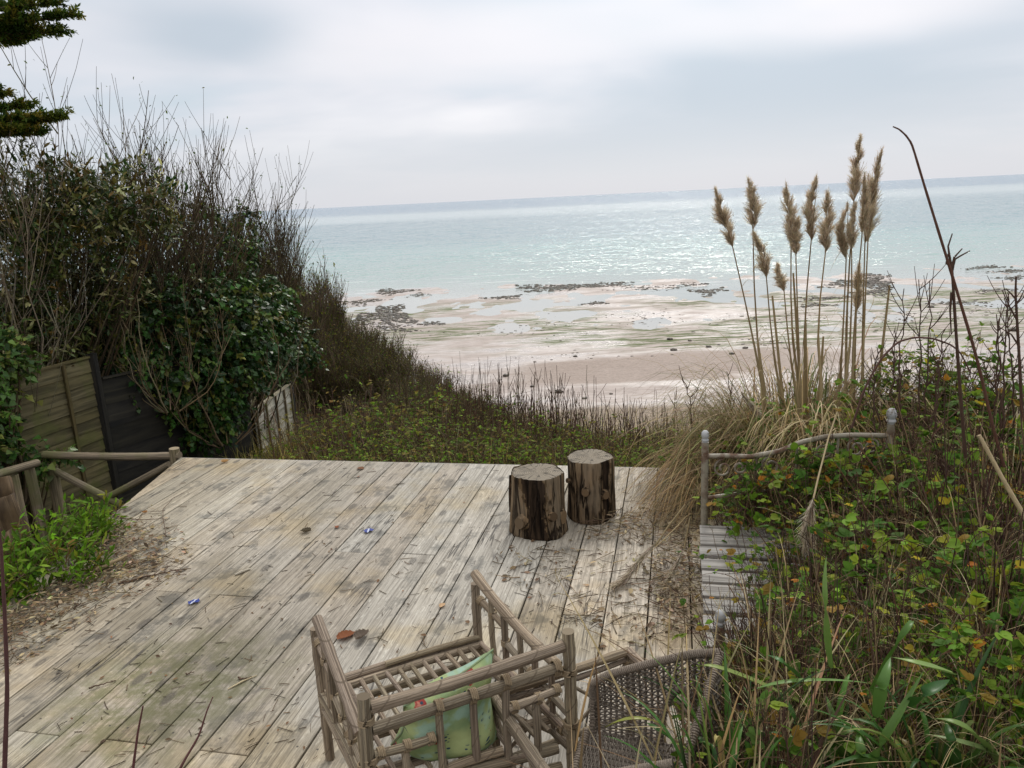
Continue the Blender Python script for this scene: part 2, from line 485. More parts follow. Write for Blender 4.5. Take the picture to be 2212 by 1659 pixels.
m, nt = newmat('weathered deck board')
g = attr(nt, 'gc').outputs['Vector']
geo = nt.new('ShaderNodeNewGeometry'); pos = geo.outputs['Position']
tint = attr(nt, 'Col').outputs['Color']
grain = nt.noise(nt.mapping(g, scale=(2.2, 95, 1)), 1.0, 5, 0.68, 0.25)
fine = nt.noise(nt.mapping(g, scale=(9, 260, 1)), 1.0, 3, 0.7)
streak = nt.noise(nt.mapping(g, scale=(0.9, 26, 1)), 1.0, 4, 0.6, 0.6)
fleck = nt.noise(nt.mapping(g, scale=(14, 70, 1)), 1.0, 4, 0.7)
blot = nt.math('ADD', nt.math('MULTIPLY', nt.noise(pos, 4.2, 6, 0.68), 0.75), nt.math('MULTIPLY', nt.noise(nt.mapping(g, scale=(2.5, 14, 1)), 1.0, 4, 0.65), 0.25))
big = nt.noise(pos, 1.25, 4, 0.55)
c = nt.mix(nt.step(grain, 0.34, 0.62), (0.185, 0.160, 0.132), (0.385, 0.342, 0.290))
c = nt.mix(nt.math('MULTIPLY', nt.step(streak, 0.44, 0.68), 0.55), c, (0.50, 0.45, 0.39))
c = nt.mix(nt.math('MULTIPLY', nt.step(fine, 0.50, 0.66), 0.45), c, (0.12, 0.10, 0.085))
c = nt.mix(nt.math('MULTIPLY', nt.step(fleck, 0.56, 0.68), 0.6), c, (0.58, 0.535, 0.47))
# sooty algae blotches, ochre lichen and green film
c = nt.mix(nt.math('MULTIPLY', nt.step(blot, 0.515, 0.62), 0.70), c, (0.105, 0.098, 0.086))
och = nt.noise(nt.mapping(pos, loc=(4.2, 1.7, 0)), 1.05, 4, 0.6)
c = nt.mix(nt.math('MULTIPLY', nt.step(och, 0.50, 0.66), 0.55), c, nt.mix(1.0, c, (0.95, 0.80, 0.50), 'MULTIPLY'))
px, py, pz = nt.sep(pos)
dl = nt.math('SQRT', nt.math('ADD', nt.math('POWER', nt.math('ADD', px, 1.72), 2.0), nt.math('POWER', nt.math('SUBTRACT', py, 3.25), 2.0)))
grn = nt.math('MULTIPLY', nt.step(nt.math('ADD', dl, nt.math('MULTIPLY', blot, 0.8)), 1.15, 0.55), nt.step(nt.noise(pos, 9, 5, 0.7), 0.36, 0.58))
c = nt.mix(nt.math('MULTIPLY', grn, 0.80), c, (0.125, 0.125, 0.05))
stn = nt.noise(nt.mapping(pos, loc=(9.1, 3.3, 0)), 0.75, 5, 0.6)
c = nt.mix(nt.math('MULTIPLY', nt.step(stn, 0.50, 0.66), 0.55), c, nt.mix(1.0, c, (0.56, 0.54, 0.46), 'MULTIPLY'))
lft = nt.math('MULTIPLY', nt.step(nt.math('ADD', px, nt.math('MULTIPLY', blot, 1.6)), -0.9, -2.1), 0.40)
c = nt.mix(lft, c, nt.mix(1.0, c, (0.86, 0.76, 0.52), 'MULTIPLY'))
# screw heads, two to a joist
along = nt.math('ABSOLUTE', nt.math('SUBTRACT', nt.math('FRACT', nt.math('DIVIDE', nt.math('ADD', nt.math('MULTIPLY', px, sin(TH)), nt.math('MULTIPLY', py, cos(TH))), 0.562)), 0.5))
acr = nt.math('ABSOLUTE', nt.math('SUBTRACT', nt.math('ABSOLUTE', nt.math('SUBTRACT', nt.math('FRACT', nt.math('DIVIDE', nt.math('ADD', nt.math('SUBTRACT', nt.math('MULTIPLY', px, cos(TH)), nt.math('MULTIPLY', py, sin(TH))), 0.146), 0.2275)), 0.5)), 0.30))
scr = nt.math('MULTIPLY', nt.math('LESS_THAN', along, 0.0085), nt.math('LESS_THAN', acr, 0.021))
c = nt.mix(nt.math('MULTIPLY', scr, 0.85), c, (0.035, 0.028, 0.024))
# knots: squashed dark rings, thinly scattered
vk = nt.new('ShaderNodeTexVoronoi', feature='F1'); vk.inputs['Scale'].default_value = 1.0
nt.link(nt.mapping(g, scale=(3.2, 7.0, 1)), vk.inputs['Vector'])
kd = vk.outputs['Distance']
ksel = nt.math('GREATER_THAN', nt.sep(vk.outputs['Color'])[0], 0.40)
ring = nt.math('ABSOLUTE', nt.math('SINE', nt.math('MULTIPLY', kd, 60.0)))
kin = nt.math('MULTIPLY', nt.step(kd, 0.22, 0.14), ksel)
c = nt.mix(nt.math('MULTIPLY', kin, nt.math('ADD', 0.42, nt.math('MULTIPLY', ring, 0.42))), c, (0.085, 0.072, 0.06))
# drying cracks
cr = nt.noise(nt.mapping(g, scale=(0.55, 9, 1)), 1.0, 3, 0.5)
crk = nt.math('MULTIPLY', nt.step(nt.math('ABSOLUTE', nt.math('SUBTRACT', cr, 0.5)), 0.010, 0.003), nt.step(nt.noise(nt.mapping(g, scale=(1.1, 1.1, 1)), 1.3, 2), 0.50, 0.60))
c = nt.mix(nt.math('MULTIPLY', crk, 0.85), c, (0.05, 0.042, 0.036))
c = nt.mix(1.0, c, tint, 'MULTIPLY')
c = nt.mix(1.0, c, (1.06, 1.06, 1.03), 'MULTIPLY')
hgt = nt.math('SUBTRACT', nt.math('ADD', nt.math('MULTIPLY', grain, 0.8), nt.math('MULTIPLY', fine, 0.5)), nt.math('MULTIPLY', crk, 1.5))
M_DECK = finish(m, nt, c, nt.math('ADD', 0.50, nt.math('MULTIPLY', big, 0.35)), hgt, 0.6, 0.004, spec=0.35)

def clip_poly(poly, a, nrm):
    out = []
    for i in range(len(poly)):
        p, q = poly[i], poly[(i + 1) % len(poly)]
        dp, dq = np.dot(p - a, nrm), np.dot(q - a, nrm)
        if dp >= 0: out.append(p)
        if dp * dq < 0: out.append(p + (q - p) * dp / (dp - dq))
    return out

DECK_POLY = [arr(p) for p in ((-3.125, 6.857), (1.448, 5.903), (2.75, 5.63), (2.6, 0.95), (-3.02, 0.95))]
def build_deck():
    root = thing('wooden_deck', 'weathered grey deck of long scaffold boards above the beach', 'deck', (0, 0, 0))
    joints = {}
    for a, b, p in ((-2.186, -1.992, 4.31), (-1.733, -1.508, 4.33), (-3.32, -3.153, 4.30), (-3.092, -2.872, 3.68), (-2.618, -2.437, 3.68),
                    (-2.856, -2.631, 2.44), (-2.404, -2.182, 2.45), (-1.969, -1.731, 2.45), (-3.541, -3.318, 3.08), (-0.599, -0.40, 3.72), (0.09, .3, 3.1)):
        joints.setdefault(round(((a + b) / 2 + 0.146) / 0.2275 - 0.5), []).append(p)
    mb = MB()
    ctr = sum(DECK_POLY) / len(DECK_POLY)
    edges = []
    for i in range(len(DECK_POLY)):
        p, q = DECK_POLY[i], DECK_POLY[(i + 1) % len(DECK_POLY)]
        n = arr([-(q - p)[1], (q - p)[0]]); n /= np.linalg.norm(n)
        if np.dot(ctr - p, n) < 0: n = -n
        edges.append((p, n))
    for k in range(-24, 14):
        lo = -0.146 + 0.2275 * k + 0.0036 + random.uniform(-.001, .001); hi = -0.146 + 0.2275 * (k + 1) - 0.0036
        cuts = sorted([-3.0] + joints.get(k, []) + [12.0])
        for ci in range(len(cuts) - 1):
            s0, s1 = cuts[ci] + 0.0025, cuts[ci + 1] - 0.0025
            poly = [DN[:2] * o + DD[:2] * s for o, s in ((lo, s0), (hi, s0), (hi, s1), (lo, s1))]
            for p, n in edges:
                if len(poly) >= 3: poly = clip_poly(poly, p, n)
            if len(poly) < 3: continue
            bm = bmesh.new()
            # slice the outline along the board so it can bow a little
            top = [bm.verts.new((p[0], p[1], 0)) for p in poly]
            f = bm.faces.new(top)
            r = bmesh.ops.extrude_face_region(bm, geom=[f])
            for v in r['geom']:
                if isinstance(v, bmesh.types.BMVert): v.co.z -= 0.038
            bmesh.ops.recalc_face_normals(bm, faces=bm.faces)
            tops = [e for e in bm.edges if all(v.co.z > -0.001 for v in e.verts)]
            bmesh.ops.bevel(bm, geom=tops, offset=0.004, segments=2, affect='EDGES', profile=0.5)
            bmesh.ops.triangulate(bm, faces=[f for f in bm.faces if len(f.verts) > 4])
            dz, ta, tb = random.uniform(-.002, .0015), random.uniform(-.006, .006), random.uniform(-.0006, .0006)
            mid = (lo + hi) / 2
            seed = random.uniform(0, 90)
            vs, gs = [], []
            for v in bm.verts:
                p = arr(v.co); u_, s_ = np.dot(p, DN), np.dot(p, DD)
                vs.append((p[0], p[1], p[2] + dz + ta * (u_ - mid) + tb * (s_ - 4)))
                gs.append((s_ + seed, u_ - mid + 3 * int(seed), seed))
            bm.verts.index_update()
            q = [[v.index for v in f.verts] for f in bm.faces if len(f.verts) == 4]
            t = [[v.index for v in f.verts] for f in bm.faces if len(f.verts) == 3]
            shade = random.uniform(0.74, 1.12); warm = random.uniform(-.035, .045)
            mb.add(vs, q=q, t=t, col=(shade * (1 + warm), shade, shade * (1 - warm)), g=gs)
            bm.free()
    obj('deck_boards', mb, M_DECK, root, smooth=False)
    mb = MB()
    a, b = arr((-3.135, 6.875, -0.11)), arr((2.76, 5.648, -0.11))
    for i in range(2):
        p, q_ = a + (b - a) * i / 2, a + (b - a) * (i + 1) / 2
        axes_box(mb, p, q_ - (q_ - p) * 0.002, 0.024, 0.20)
    obj('edge_board', mb, M_PALLET, root, smooth=False)
    mb = MB()
    for s in np.linspace(1.4, 5.9, 9):
        axes_box(mb, DD * s + DN * ((-2.98 - s * sin(TH)) / cos(TH)) + arr((0, 0, -.112)), DD * s + DN * 1.3 + arr((0, 0, -.112)), 0.05, 0.14)
    for x, y in ((-3.0, 6.7), (-3.0, 5.2), (-2.98, 3.6), (-1, 6.3), (1, 5.85)):
        axes_box(mb, (x, y, -0.045), (x, y, -1.6), 0.09, 0.09, up=(1, 0, 0))
    obj('joist_frame', mb, M_POLE, root, smooth=False)
    return root
build_deck()


# ------------------------------------------------------------------ ground on the cliff top, beach, sea
def sstep(x, a, b):
    t = np.clip((x - a) / (b - a), 0, 1); return t * t * (3 - 2 * t)
def vnoise(x, y, seed=0):
    """cheap smooth value noise"""
    r = np.random.default_rng(seed).uniform(-1, 1, (64, 64))
    xi, yi = np.floor(x).astype(int), np.floor(y).astype(int)
    fx, fy = x - xi, y - yi
    fx, fy = fx * fx * (3 - 2 * fx), fy * fy * (3 - 2 * fy)
    g_ = lambda a, b: r[a % 64, b % 64]
    return (g_(xi, yi) * (1 - fx) + g_(xi + 1, yi) * fx) * (1 - fy) + (g_(xi, yi + 1) * (1 - fx) + g_(xi + 1, yi + 1) * fx) * fy
def brink(x):
    return np.interp(x, [-60, -12, -7, -3.4, -1, 1, 3, 5, 10, 40], [80, 36, 29, 21, 15, 11.2, 9.6, 9.0, 8.6, 8.0])
def ground_z(x, y):
    x, y = arr(x), arr(y)
    z = -0.42 - 0.19 * np.maximum(y - 6.2, 0)
    z = np.maximum(z, -2.4 - 0.02 * np.maximum(y - 14, 0))
    # sunken strip beside the deck, at the foot of the fence
    sunk = sstep(x, -3.0, -3.35) * sstep(y, 4.3, 5.0) * (1 - sstep(y, 10, 13))
    z = z * (1 - sunk) + np.minimum(z, -1.3) * sunk
    lft = sstep(x, -3.0, -3.3) * (1 - sstep(y, 4.3, 5.0))
    z = z * (1 - lft) + (-0.16) * lft
    # bank on the right, rising towards the viewer
    rgt = sstep(x, 2.3, 2.9) * (1 - sstep(y, 6.5, 8.5))
    z = z * (1 - rgt) + (-0.06 + 0.2 * np.clip(4.5 - y, 0, 3)) * rgt
    near = 1 - sstep(y, 0.55, 1.0)
    z = z * (1 - near) + 0.55 * near
    z = z - np.maximum(y - brink(x), 0) * 1.15 + 0.10 * vnoise(x * 1.3 + 31, y * 1.3 + 17, 2) * sstep(np.maximum(np.abs(x + .2) - 2.9, y - 6.4), 0.1, 0.5)
    return np.maximum(z, -14.5)

def grid_mesh(name, xs, ys, zf, mat):
    X, Y = np.meshgrid(xs, ys)
    Z = zf(X, Y)
    nx, ny = len(xs), len(ys)
    i = np.arange(ny - 1)[:, None] * nx + np.arange(nx - 1)[None]
    q = np.stack([i, i + 1, i + nx + 1, i + nx], -1).reshape(-1, 4)
    mb = MB(); mb.add(np.stack([X, Y, Z], -1).reshape(-1, 3), q=q)
    return obj(name, mb, mat)

m, nt = newmat('leafy soil')
pos = nt.new('ShaderNodeNewGeometry').outputs['Position']
a = nt.noise(pos, 9, 6, 0.7); b = nt.noise(pos, 1.3, 4)
c = nt.mix(nt.step(a, 0.35, 0.65), (0.035, 0.027, 0.018), (0.13, 0.10, 0.06))
c = nt.mix(nt.step(b, 0.45, 0.65), c, (0.05, 0.06, 0.02))
M_SOIL = finish(m, nt, c, 0.9, a, 0.9, 0.05, spec=0.1)
xs = np.concatenate([np.arange(-60, -12, 1.5), np.arange(-12, 12, 0.2), np.arange(12, 41, 1.0)])
ys = np.concatenate([np.arange(-6, 16, 0.2), np.arange(16, 60, 0.8), np.arange(60, 120, 3.0)])
structure(grid_mesh('cliff_ground', xs, ys, ground_z, M_SOIL))

ZB = -12.8
def beach_z(x, y):
    x, y = arr(x), arr(y)
    xr = x * 0.0
    d = y + 0.10 * x                                     # distance out, the shore runs slightly towards us on the right
    z = ZB + np.interp(d, [20, 46, 54, 58, 64, 70, 76, 100, 135, 190, 260], [0.75, 0.55, 0.42, 0.06, 0.10, 0.30, 0.06, 0.0, -0.02, -0.55, -2.0])
    # a low sand bar, dry on top, crossing from the right
    bar = np.exp(-((y - 68 - 0.25 * (x - 12) * 0.2) / 3.2) ** 2) * sstep(x, -4, 6) * (1 - 0.5 * sstep(x, 20, 34))
    z = z + 0.16 * bar
    z = z + 0.05 * vnoise(x / 7 + 9, y / 9 + 3, 4) + 0.045 * vnoise(x / 2.6 + 9, y / 5.0 + 3, 5) + 0.02 * vnoise(x / 0.9, y / 1.7, 6)
    return z
m, nt = newmat('wet sand')
pos = nt.new('ShaderNodeNewGeometry').outputs['Position']
px, py, pz = nt.sep(pos)
a = nt.noise(nt.mapping(pos, scale=(0.10, 0.22, 1)), 1.0, 5, 0.6, 0.4)
r1 = nt.noise(nt.mapping(pos, scale=(0.9, 2.4, 1), rot=(0, 0, 0.12)), 1.0, 4, 0.6)
r2 = nt.noise(nt.mapping(pos, scale=(5, 9, 1)), 1.0, 3, 0.6)
dist = nt.math('ADD', py, nt.math('MULTIPLY', px, 0.10))
c = nt.mix(nt.step(a, 0.40, 0.60), (0.36, 0.295, 0.262), (0.45, 0.388, 0.355))
c = nt.mix(nt.math('MULTIPLY', nt.step(r1, 0.42, 0.6), 0.45), c, (0.22, 0.175, 0.15))
# shingle and dry sand near the cliff foot
dry = nt.step(nt.math('ADD', dist, nt.math('MULTIPLY', a, 4)), 57.5, 53.5)
c = nt.mix(dry, c, nt.mix(nt.step(r2, 0.4, 0.6), (0.13, 0.092, 0.06), (0.25, 0.18, 0.12)))
# green weed combed into streaks across the wet flat
wd = nt.noise(nt.mapping(pos, scale=(0.22, 1.5, 1), rot=(0, 0, -0.08)), 1.0, 6, 0.72)
wz = nt.noise(nt.mapping(pos, scale=(0.035, 0.06, 1), loc=(3, 1, 0)), 1.0, 3)
band = nt.math('MULTIPLY', nt.step(dist, 70, 78), nt.step(dist, 122, 108))
weed = nt.math('MULTIPLY', nt.math('MULTIPLY', nt.step(wd, 0.47, 0.55), nt.step(wz, 0.36, 0.50)), band)
c = nt.mix(nt.math('MULTIPLY', weed, 0.95), c, nt.mix(r1, (0.055, 0.075, 0.03), (0.15, 0.175, 0.065)))
barx = nt.math('SUBTRACT', nt.math('ADD', py, nt.math('MULTIPLY', nt.math('SUBTRACT', a, 0.5), 9)), nt.math('MULTIPLY_ADD', px, 0.06, 64.5))
barm = nt.math('MULTIPLY', nt.math('MULTIPLY', nt.step(barx, 5.0, 2.5), nt.step(barx, -5.5, -3.0)), nt.math('MULTIPLY', nt.step(px, -6, 4), nt.step(px, 34, 22)))
c = nt.mix(nt.math('MULTIPLY', barm, 0.85), c, nt.mix(nt.step(r2, .4, .6), (0.20, 0.145, 0.112), (0.27, 0.20, 0.16)))
wet = nt.math('MAXIMUM', nt.math('MAXIMUM', dry, barm), nt.step(a, 0.62, 0.40))
rough = nt.math('ADD', nt.math('MULTIPLY', weed, 0.5), nt.math('ADD', 0.20, nt.math('MULTIPLY', wet, 0.5)))
bmp = nt.math('ADD', nt.math('MULTIPLY', r1, 0.8), nt.math('MULTIPLY', r2, 0.25))
M_SAND = finish(m, nt, c, rough, bmp, 0.8, 0.16, spec=0.4)
xs = np.concatenate([np.arange(-160, -50, 4.0), np.arange(-50, 90, 0.7), np.arange(90, 300, 6.0)])
ys = np.concatenate([np.arange(12, 46, 2.0), np.arange(46, 145, 0.7), np.arange(145, 270, 4.0)])
structure(grid_mesh('beach', xs, ys, beach_z, M_SAND))

m, nt = newmat('sea water')
pos = nt.new('ShaderNodeNewGeometry').outputs['Position']
px, py, pz = nt.sep(pos)
dist = nt.math('ADD', py, nt.math('MULTIPLY', px, 0.10))
drift = nt.noise(nt.mapping(pos, scale=(0.0022, 0.0075, 1)), 1.0, 4, 0.55)
lg = nt.math('LOGARITHM', nt.math('MAXIMUM', nt.math('ADD', dist, nt.math('MULTIPLY', nt.math('SUBTRACT', drift, 0.5), nt.math('MULTIPLY', dist, 0.5))), 1.0), 10.0)
c = nt.ramp(nt.math('DIVIDE', lg, 5.0), [(0.38, (0.38, 0.355, 0.33)), (0.42, (0.36, 0.37, 0.34)), (0.442, (0.25, 0.34, 0.315)), (0.475, (0.19, 0.315, 0.305)), (0.50, (0.12, 0.225, 0.25)), (0.56, (0.115, 0.215, 0.25)), (0.585, (0.34, 0.42, 0.44)), (0.61, (0.34, 0.42, 0.44)), (0.63, (0.16, 0.25, 0.32)), (0.66, (0.13, 0.225, 0.31)), (1.0, (0.13, 0.225, 0.31))])
fo = nt.noise(nt.mapping(pos, scale=(0.045, 0.55, 1), rot=(0, 0, 0.07)), 1.0, 5, 0.62, 0.3)
fz = nt.math('MULTIPLY', nt.step(dist, 120, 132), nt.step(dist, 190, 150))
foam = nt.math('MULTIPLY', nt.math('MULTIPLY', nt.step(fo, 0.60, 0.66), fz), 0.75)
c = nt.mix(foam, c, (0.72, 0.72, 0.70))
def wave(scale, rot, loc):
    t_ = nt.new('ShaderNodeTexNoise'); t_.inputs['Scale'].default_value = 1.0; t_.inputs['Detail'].default_value = 3; t_.inputs['Roughness'].default_value = 0.62
    nt.link(nt.mapping(pos, scale=scale, rot=(0, 0, rot), loc=loc), t_.inputs['Vector'])
    v_ = nt.new('ShaderNodeVectorMath', operation='SUBTRACT'); nt.link(t_.outputs['Color'], v_.inputs[0]); v_.inputs[1].default_value = (.5, .5, .5)
    return v_.outputs[0]
def vscale(v_, k_):
    n_ = nt.new('ShaderNodeVectorMath', operation='SCALE'); nt.link(v_, n_.inputs[0]); nt.val(n_.inputs['Scale'], k_); return n_.outputs[0]
def vadd(a_, b_):
    n_ = nt.new('ShaderNodeVectorMath', operation='ADD'); nt.link(a_, n_.inputs[0]); nt.val(n_.inputs[1], b_); return n_.outputs[0]
calm = nt.step(dist, 112, 165)
chop = nt.math('MULTIPLY_ADD', nt.noise(nt.mapping(pos, scale=(.012, .03, 1)), 1.0, 3), 1.1, 0.35)
slope = vadd(vscale(wave((0.95, 2.6, 1), 0.06, (0, 0, 0)), 1.05), vscale(wave((0.12, 0.45, 1), 0.05, (7, 3, 0)), 0.55))
slope = vscale(slope, nt.math('MULTIPLY', nt.math('MULTIPLY_ADD', calm, 2.25, 0.06), chop))
sl = nt.new('ShaderNodeVectorMath', operation='MULTIPLY'); nt.link(slope, sl.inputs[0]); sl.inputs[1].default_value = (0.75, 1.0, 0)
nv_ = nt.new('ShaderNodeVectorMath', operation='NORMALIZE'); nt.link(vadd(sl.outputs[0], (0, 0, 1)), nv_.inputs[0])
p = nt.new('ShaderNodeBsdfPrincipled'); p.inputs['IOR'].default_value = 1.33
nt.link(c, p.inputs['Base Color']); nt.link(nv_.outputs[0], p.inputs['Normal'])
p.inputs['Roughness'].default_value = 0.08
nt.link(nt.ramp(nt.math('DIVIDE', lg, 5.0), [(0.40, .5), (0.5, .42), (0.60, .30), (0.635, .12), (1.0, .08)]), p.inputs['Specular IOR Level'])
o_ = nt.new('ShaderNodeOutputMaterial'); nt.link(p.outputs[0], o_.inputs[0])
M_SEA = m
mb = MB()
ZW = ZB - 0.012
xs = np.array([-40000, -6000, -900, -160, -60, 0, 60, 160, 300, 900, 6000, 40000.]); ys = np.array([46, 100, 200, 600, 3000, 15000, 60000.])
X, Y = np.meshgrid(xs, ys); nx, ny = len(xs), len(ys)
i = np.arange(ny - 1)[:, None] * nx + np.arange(nx - 1)[None]
mb.add(np.stack([X, Y, X * 0 + ZW], -1).reshape(-1, 3), q=np.stack([i, i + 1, i + nx + 1, i + nx], -1).reshape(-1, 4))
structure(obj('sea', mb, M_SEA))

# dark rocks uncovered by the tide
m, nt = newmat('shore rock')
pos = nt.new('ShaderNodeNewGeometry').outputs['Position']
a = nt.noise(pos, 3, 5, 0.65)
c = nt.mix(nt.step(a, 0.4, 0.6), (0.045, 0.036, 0.028), (0.115, 0.092, 0.066))
M_ROCK = finish(m, nt, nt.mix(1.0, c, attr(nt, 'Col').outputs['Color'], 'MULTIPLY'), 0.55, a, 0.8, 0.1)
_bm = bmesh.new(); bmesh.ops.create_icosphere(_bm, subdivisions=2, radius=1)
ICO_V = arr([v.co[:] for v in _bm.verts]); ICO_T = np.asarray([[v.index for v in f.verts] for f in _bm.faces]); _bm.free()
_bm = bmesh.new(); bmesh.ops.create_icosphere(_bm, subdivisions=1, radius=1)
ICO1_V = arr([v.co[:] for v in _bm.verts]); ICO1_T = np.asarray([[v.index for v in f.verts] for f in _bm.faces]); _bm.free()
def stones(mb, P, S, hi=False):
    v0, t0 = (ICO_V, ICO_T) if hi else (ICO1_V, ICO1_T)
    n = len(P)
    k = 1 + RNG.uniform(-.28, .28, (n, len(v0)))
    sc = np.stack([RNG.uniform(.8, 1.5, n), RNG.uniform(.7, 1.2, n), RNG.uniform(.22, .5, n)], -1) * arr(S)[:, None]
    a_ = RNG.uniform(0, 6.28, n); ca, sa = np.cos(a_)[:, None], np.sin(a_)[:, None]
    v = v0[None] * k[..., None] * sc[:, None]
    v = np.stack([v[..., 0] * ca - v[..., 1] * sa, v[..., 0] * sa + v[..., 1] * ca, v[..., 2]], -1) + arr(P)[:, None]
    mb.add(v.reshape(-1, 3), t=(t0[None] + (np.arange(n) * len(v0))[:, None, None]).reshape(-1, 3), col=np.repeat(palette(n, [(1, 1, 1), (.7, .7, .65), (1.2, 1.05, .9)]), len(t0), 0))
mb = MB()
# (centre u, v, half-width px, half-height px, how many, biggest stone)
for u_, v_, hw, hh_, cnt, big_ in ((835, 681, 50, 17, 620, .5), (850, 630, 34, 6, 190, .5), (905, 637, 22, 4, 60, .4), (1085, 643, 38, 4, 130, .45), (1215, 620, 90, 7, 480, .5),
                                   (1300, 617, 60, 6, 180, .45), (1400, 622, 60, 5, 90, .4), (1288, 655, 24, 3, 60, .4), (770, 655, 34, 6, 90, .45), (800, 650, 26, 4, 60, .4), (845, 705, 46, 12, 160, .4), (930, 700, 30, 5, 60, .4), (880, 715, 30, 5, 40, .4),
                                   (1530, 630, 28, 7, 110, .5), (1490, 615, 40, 4, 60, .4), (1865, 610, 60, 14, 520, .55), (1890, 632, 34, 8, 140, .45), (1780, 645, 60, 4, 120, .4), (1760, 660, 36, 4, 80, .4), (2130, 577, 40, 4, 90, .4), (2185, 586, 40, 4, 90, .4), (2190, 600, 30, 5, 60, .4),
                                   (2060, 655, 70, 4, 90, .35), (2150, 628, 50, 5, 70, .35), (1700, 690, 120, 22, 70, .28), (1400, 690, 160, 26, 70, .25), (1950, 690, 120, 24, 90, .28), (1130, 715, 120, 22, 50, .25), (1250, 770, 140, 22, 26, .2), (1650, 740, 90, 20, 40, .26), (2120, 670, 90, 22, 60, .28)):
    cnt = int(cnt * 1.5); big_ *= .8
    ph = RNG.uniform(0, 2 * pi, cnt); rr = RNG.uniform(0, 1, cnt) ** .62 * (1 + .45 * np.sin(ph * 3 + u_) + .25 * np.sin(ph * 7 + v_))
    P = []
    for r_, p_ in zip(rr, ph):
        q_ = on_z(u_ + hw * r_ * cos(p_) * 1.08, v_ + hh_ * r_ * sin(p_) - 0.0483 * hw * r_ * cos(p_), ZB)
        P.append(q_)
    P = arr(P); P[:, 2] = np.maximum(beach_z(P[:, 0], P[:, 1]), ZW)
    stones(mb, P, big_ * (0.28 + 0.72 * RNG.uniform(0, 1, cnt) ** 2.2))
tag(obj('shore_rocks', mb, M_ROCK), 'scattered ledges of dark wet rock bared by the low tide', 'rocks', kind='stuff')

bmb = MB(); stones(bmb, [(0, 0, 0)], [1.0], hi=True)
bme = bmb.mesh('boulder')
spots = [(1590, 800 - 0, 0), (2205 / 1.0, 700, 0)]
first = True
for u_, v_, s_ in ((1207, 849, .34), (1093, 816, .30), (1150, 838, .20), (1262, 867, .22), (1320, 852, .16), (1243, 775, .22), (1447, 735, .34), (1455, 760, .36), (1530, 752, .30), (1490, 738, .22), (1610, 757, .3), (1580, 775, .26), (2010, 665, .4), (2190, 715, .5)):
    p_ = on_z(u_, v_, ZB); p_[2] = beach_z(p_[0], p_[1]) + s_ * 0.2
    o = obj('boulder', bme, M_ROCK)
    o.location = p_; o.scale = (s_ * 1.15, s_, s_ * 1.1); o.rotation_euler = (0, 0, random.uniform(0, 6))
    tag(o, 'lone dark boulder lying on the wet pinkish sand', 'boulder', 'boulders alone on the wet sand')


# ------------------------------------------------------------------ log stools
m, nt = newmat('log bark')
g = attr(nt, 'gc').outputs['Vector']                     # x angle*radius, y height, z seed
tint = attr(nt, 'Col').outputs['Color']
a = nt.noise(nt.mapping(g, scale=(26, 2.6, 1)), 1.0, 5, 0.65, 0.4)
b = nt.noise(nt.mapping(g, scale=(7, 2.0, 1)), 1.0, 4, 0.6)
c = nt.mix(nt.step(a, 0.36, 0.62), (0.05, 0.036, 0.024), (0.235, 0.165, 0.10))
c = nt.mix(nt.math('MULTIPLY', nt.step(b, 0.48, 0.62), 0.5), c, (0.25, 0.195, 0.135))
c = nt.mix(1.0, c, tint, 'MULTIPLY')
fis = nt.noise(nt.mapping(g, scale=(11, 1.1, 1)), 1.0, 4, 0.55, 0.5)
fiss = nt.step(nt.math('ABSOLUTE', nt.math('SUBTRACT', fis, 0.5)), 0.035, 0.006)
c = nt.mix(nt.math('MULTIPLY', fiss, 0.85), c, (0.018, 0.013, 0.010))
M_BARK = finish(m, nt, c, 0.92, nt.math('SUBTRACT', nt.math('ADD', a, b), nt.math('MULTIPLY', fiss, 1.2)), 1.0, 0.02, spec=0.06)
m, nt = newmat('sawn end grain')
g = attr(nt, 'gc').outputs['Vector']                     # x radius, y/z plane position
gx, gy, gz = nt.sep(g)
wob = nt.noise(g, 9, 4, 0.6)
ringv = nt.math('SINE', nt.math('ADD', nt.math('MULTIPLY', gx, 420), nt.math('MULTIPLY', wob, 10)))
grim = nt.noise(g, 14, 5, 0.7)
c = nt.mix(nt.math('MULTIPLY_ADD', ringv, 0.35, 0.5), (0.135, 0.112, 0.082), (0.27, 0.228, 0.175))
c = nt.mix(nt.math('MULTIPLY', nt.step(grim, 0.45, 0.65), 0.6), c, (0.09, 0.078, 0.064))
an = nt.math('ARCTAN2', gz, gy)
ck = nt.noise(nt.comb(nt.math('MULTIPLY', nt.math('COSINE', an), 2.6), nt.math('MULTIPLY', nt.math('SINE', an), 2.6), nt.math('MULTIPLY', gx, 2.5)), 1.0, 4, 0.6)
crk = nt.math('MULTIPLY', nt.step(nt.math('ABSOLUTE', nt.math('SUBTRACT', ck, 0.5)), 0.022, 0.006), nt.step(gx, 0.015, 0.07))
c = nt.mix(nt.math('MULTIPLY', crk, 0.9), c, (0.02, 0.017, 0.014))
M_END = finish(m, nt, c, 0.8, nt.math('ADD', grim, nt.math('MULTIPLY', ringv, 0.15)), 0.5, 0.004, spec=0.2)

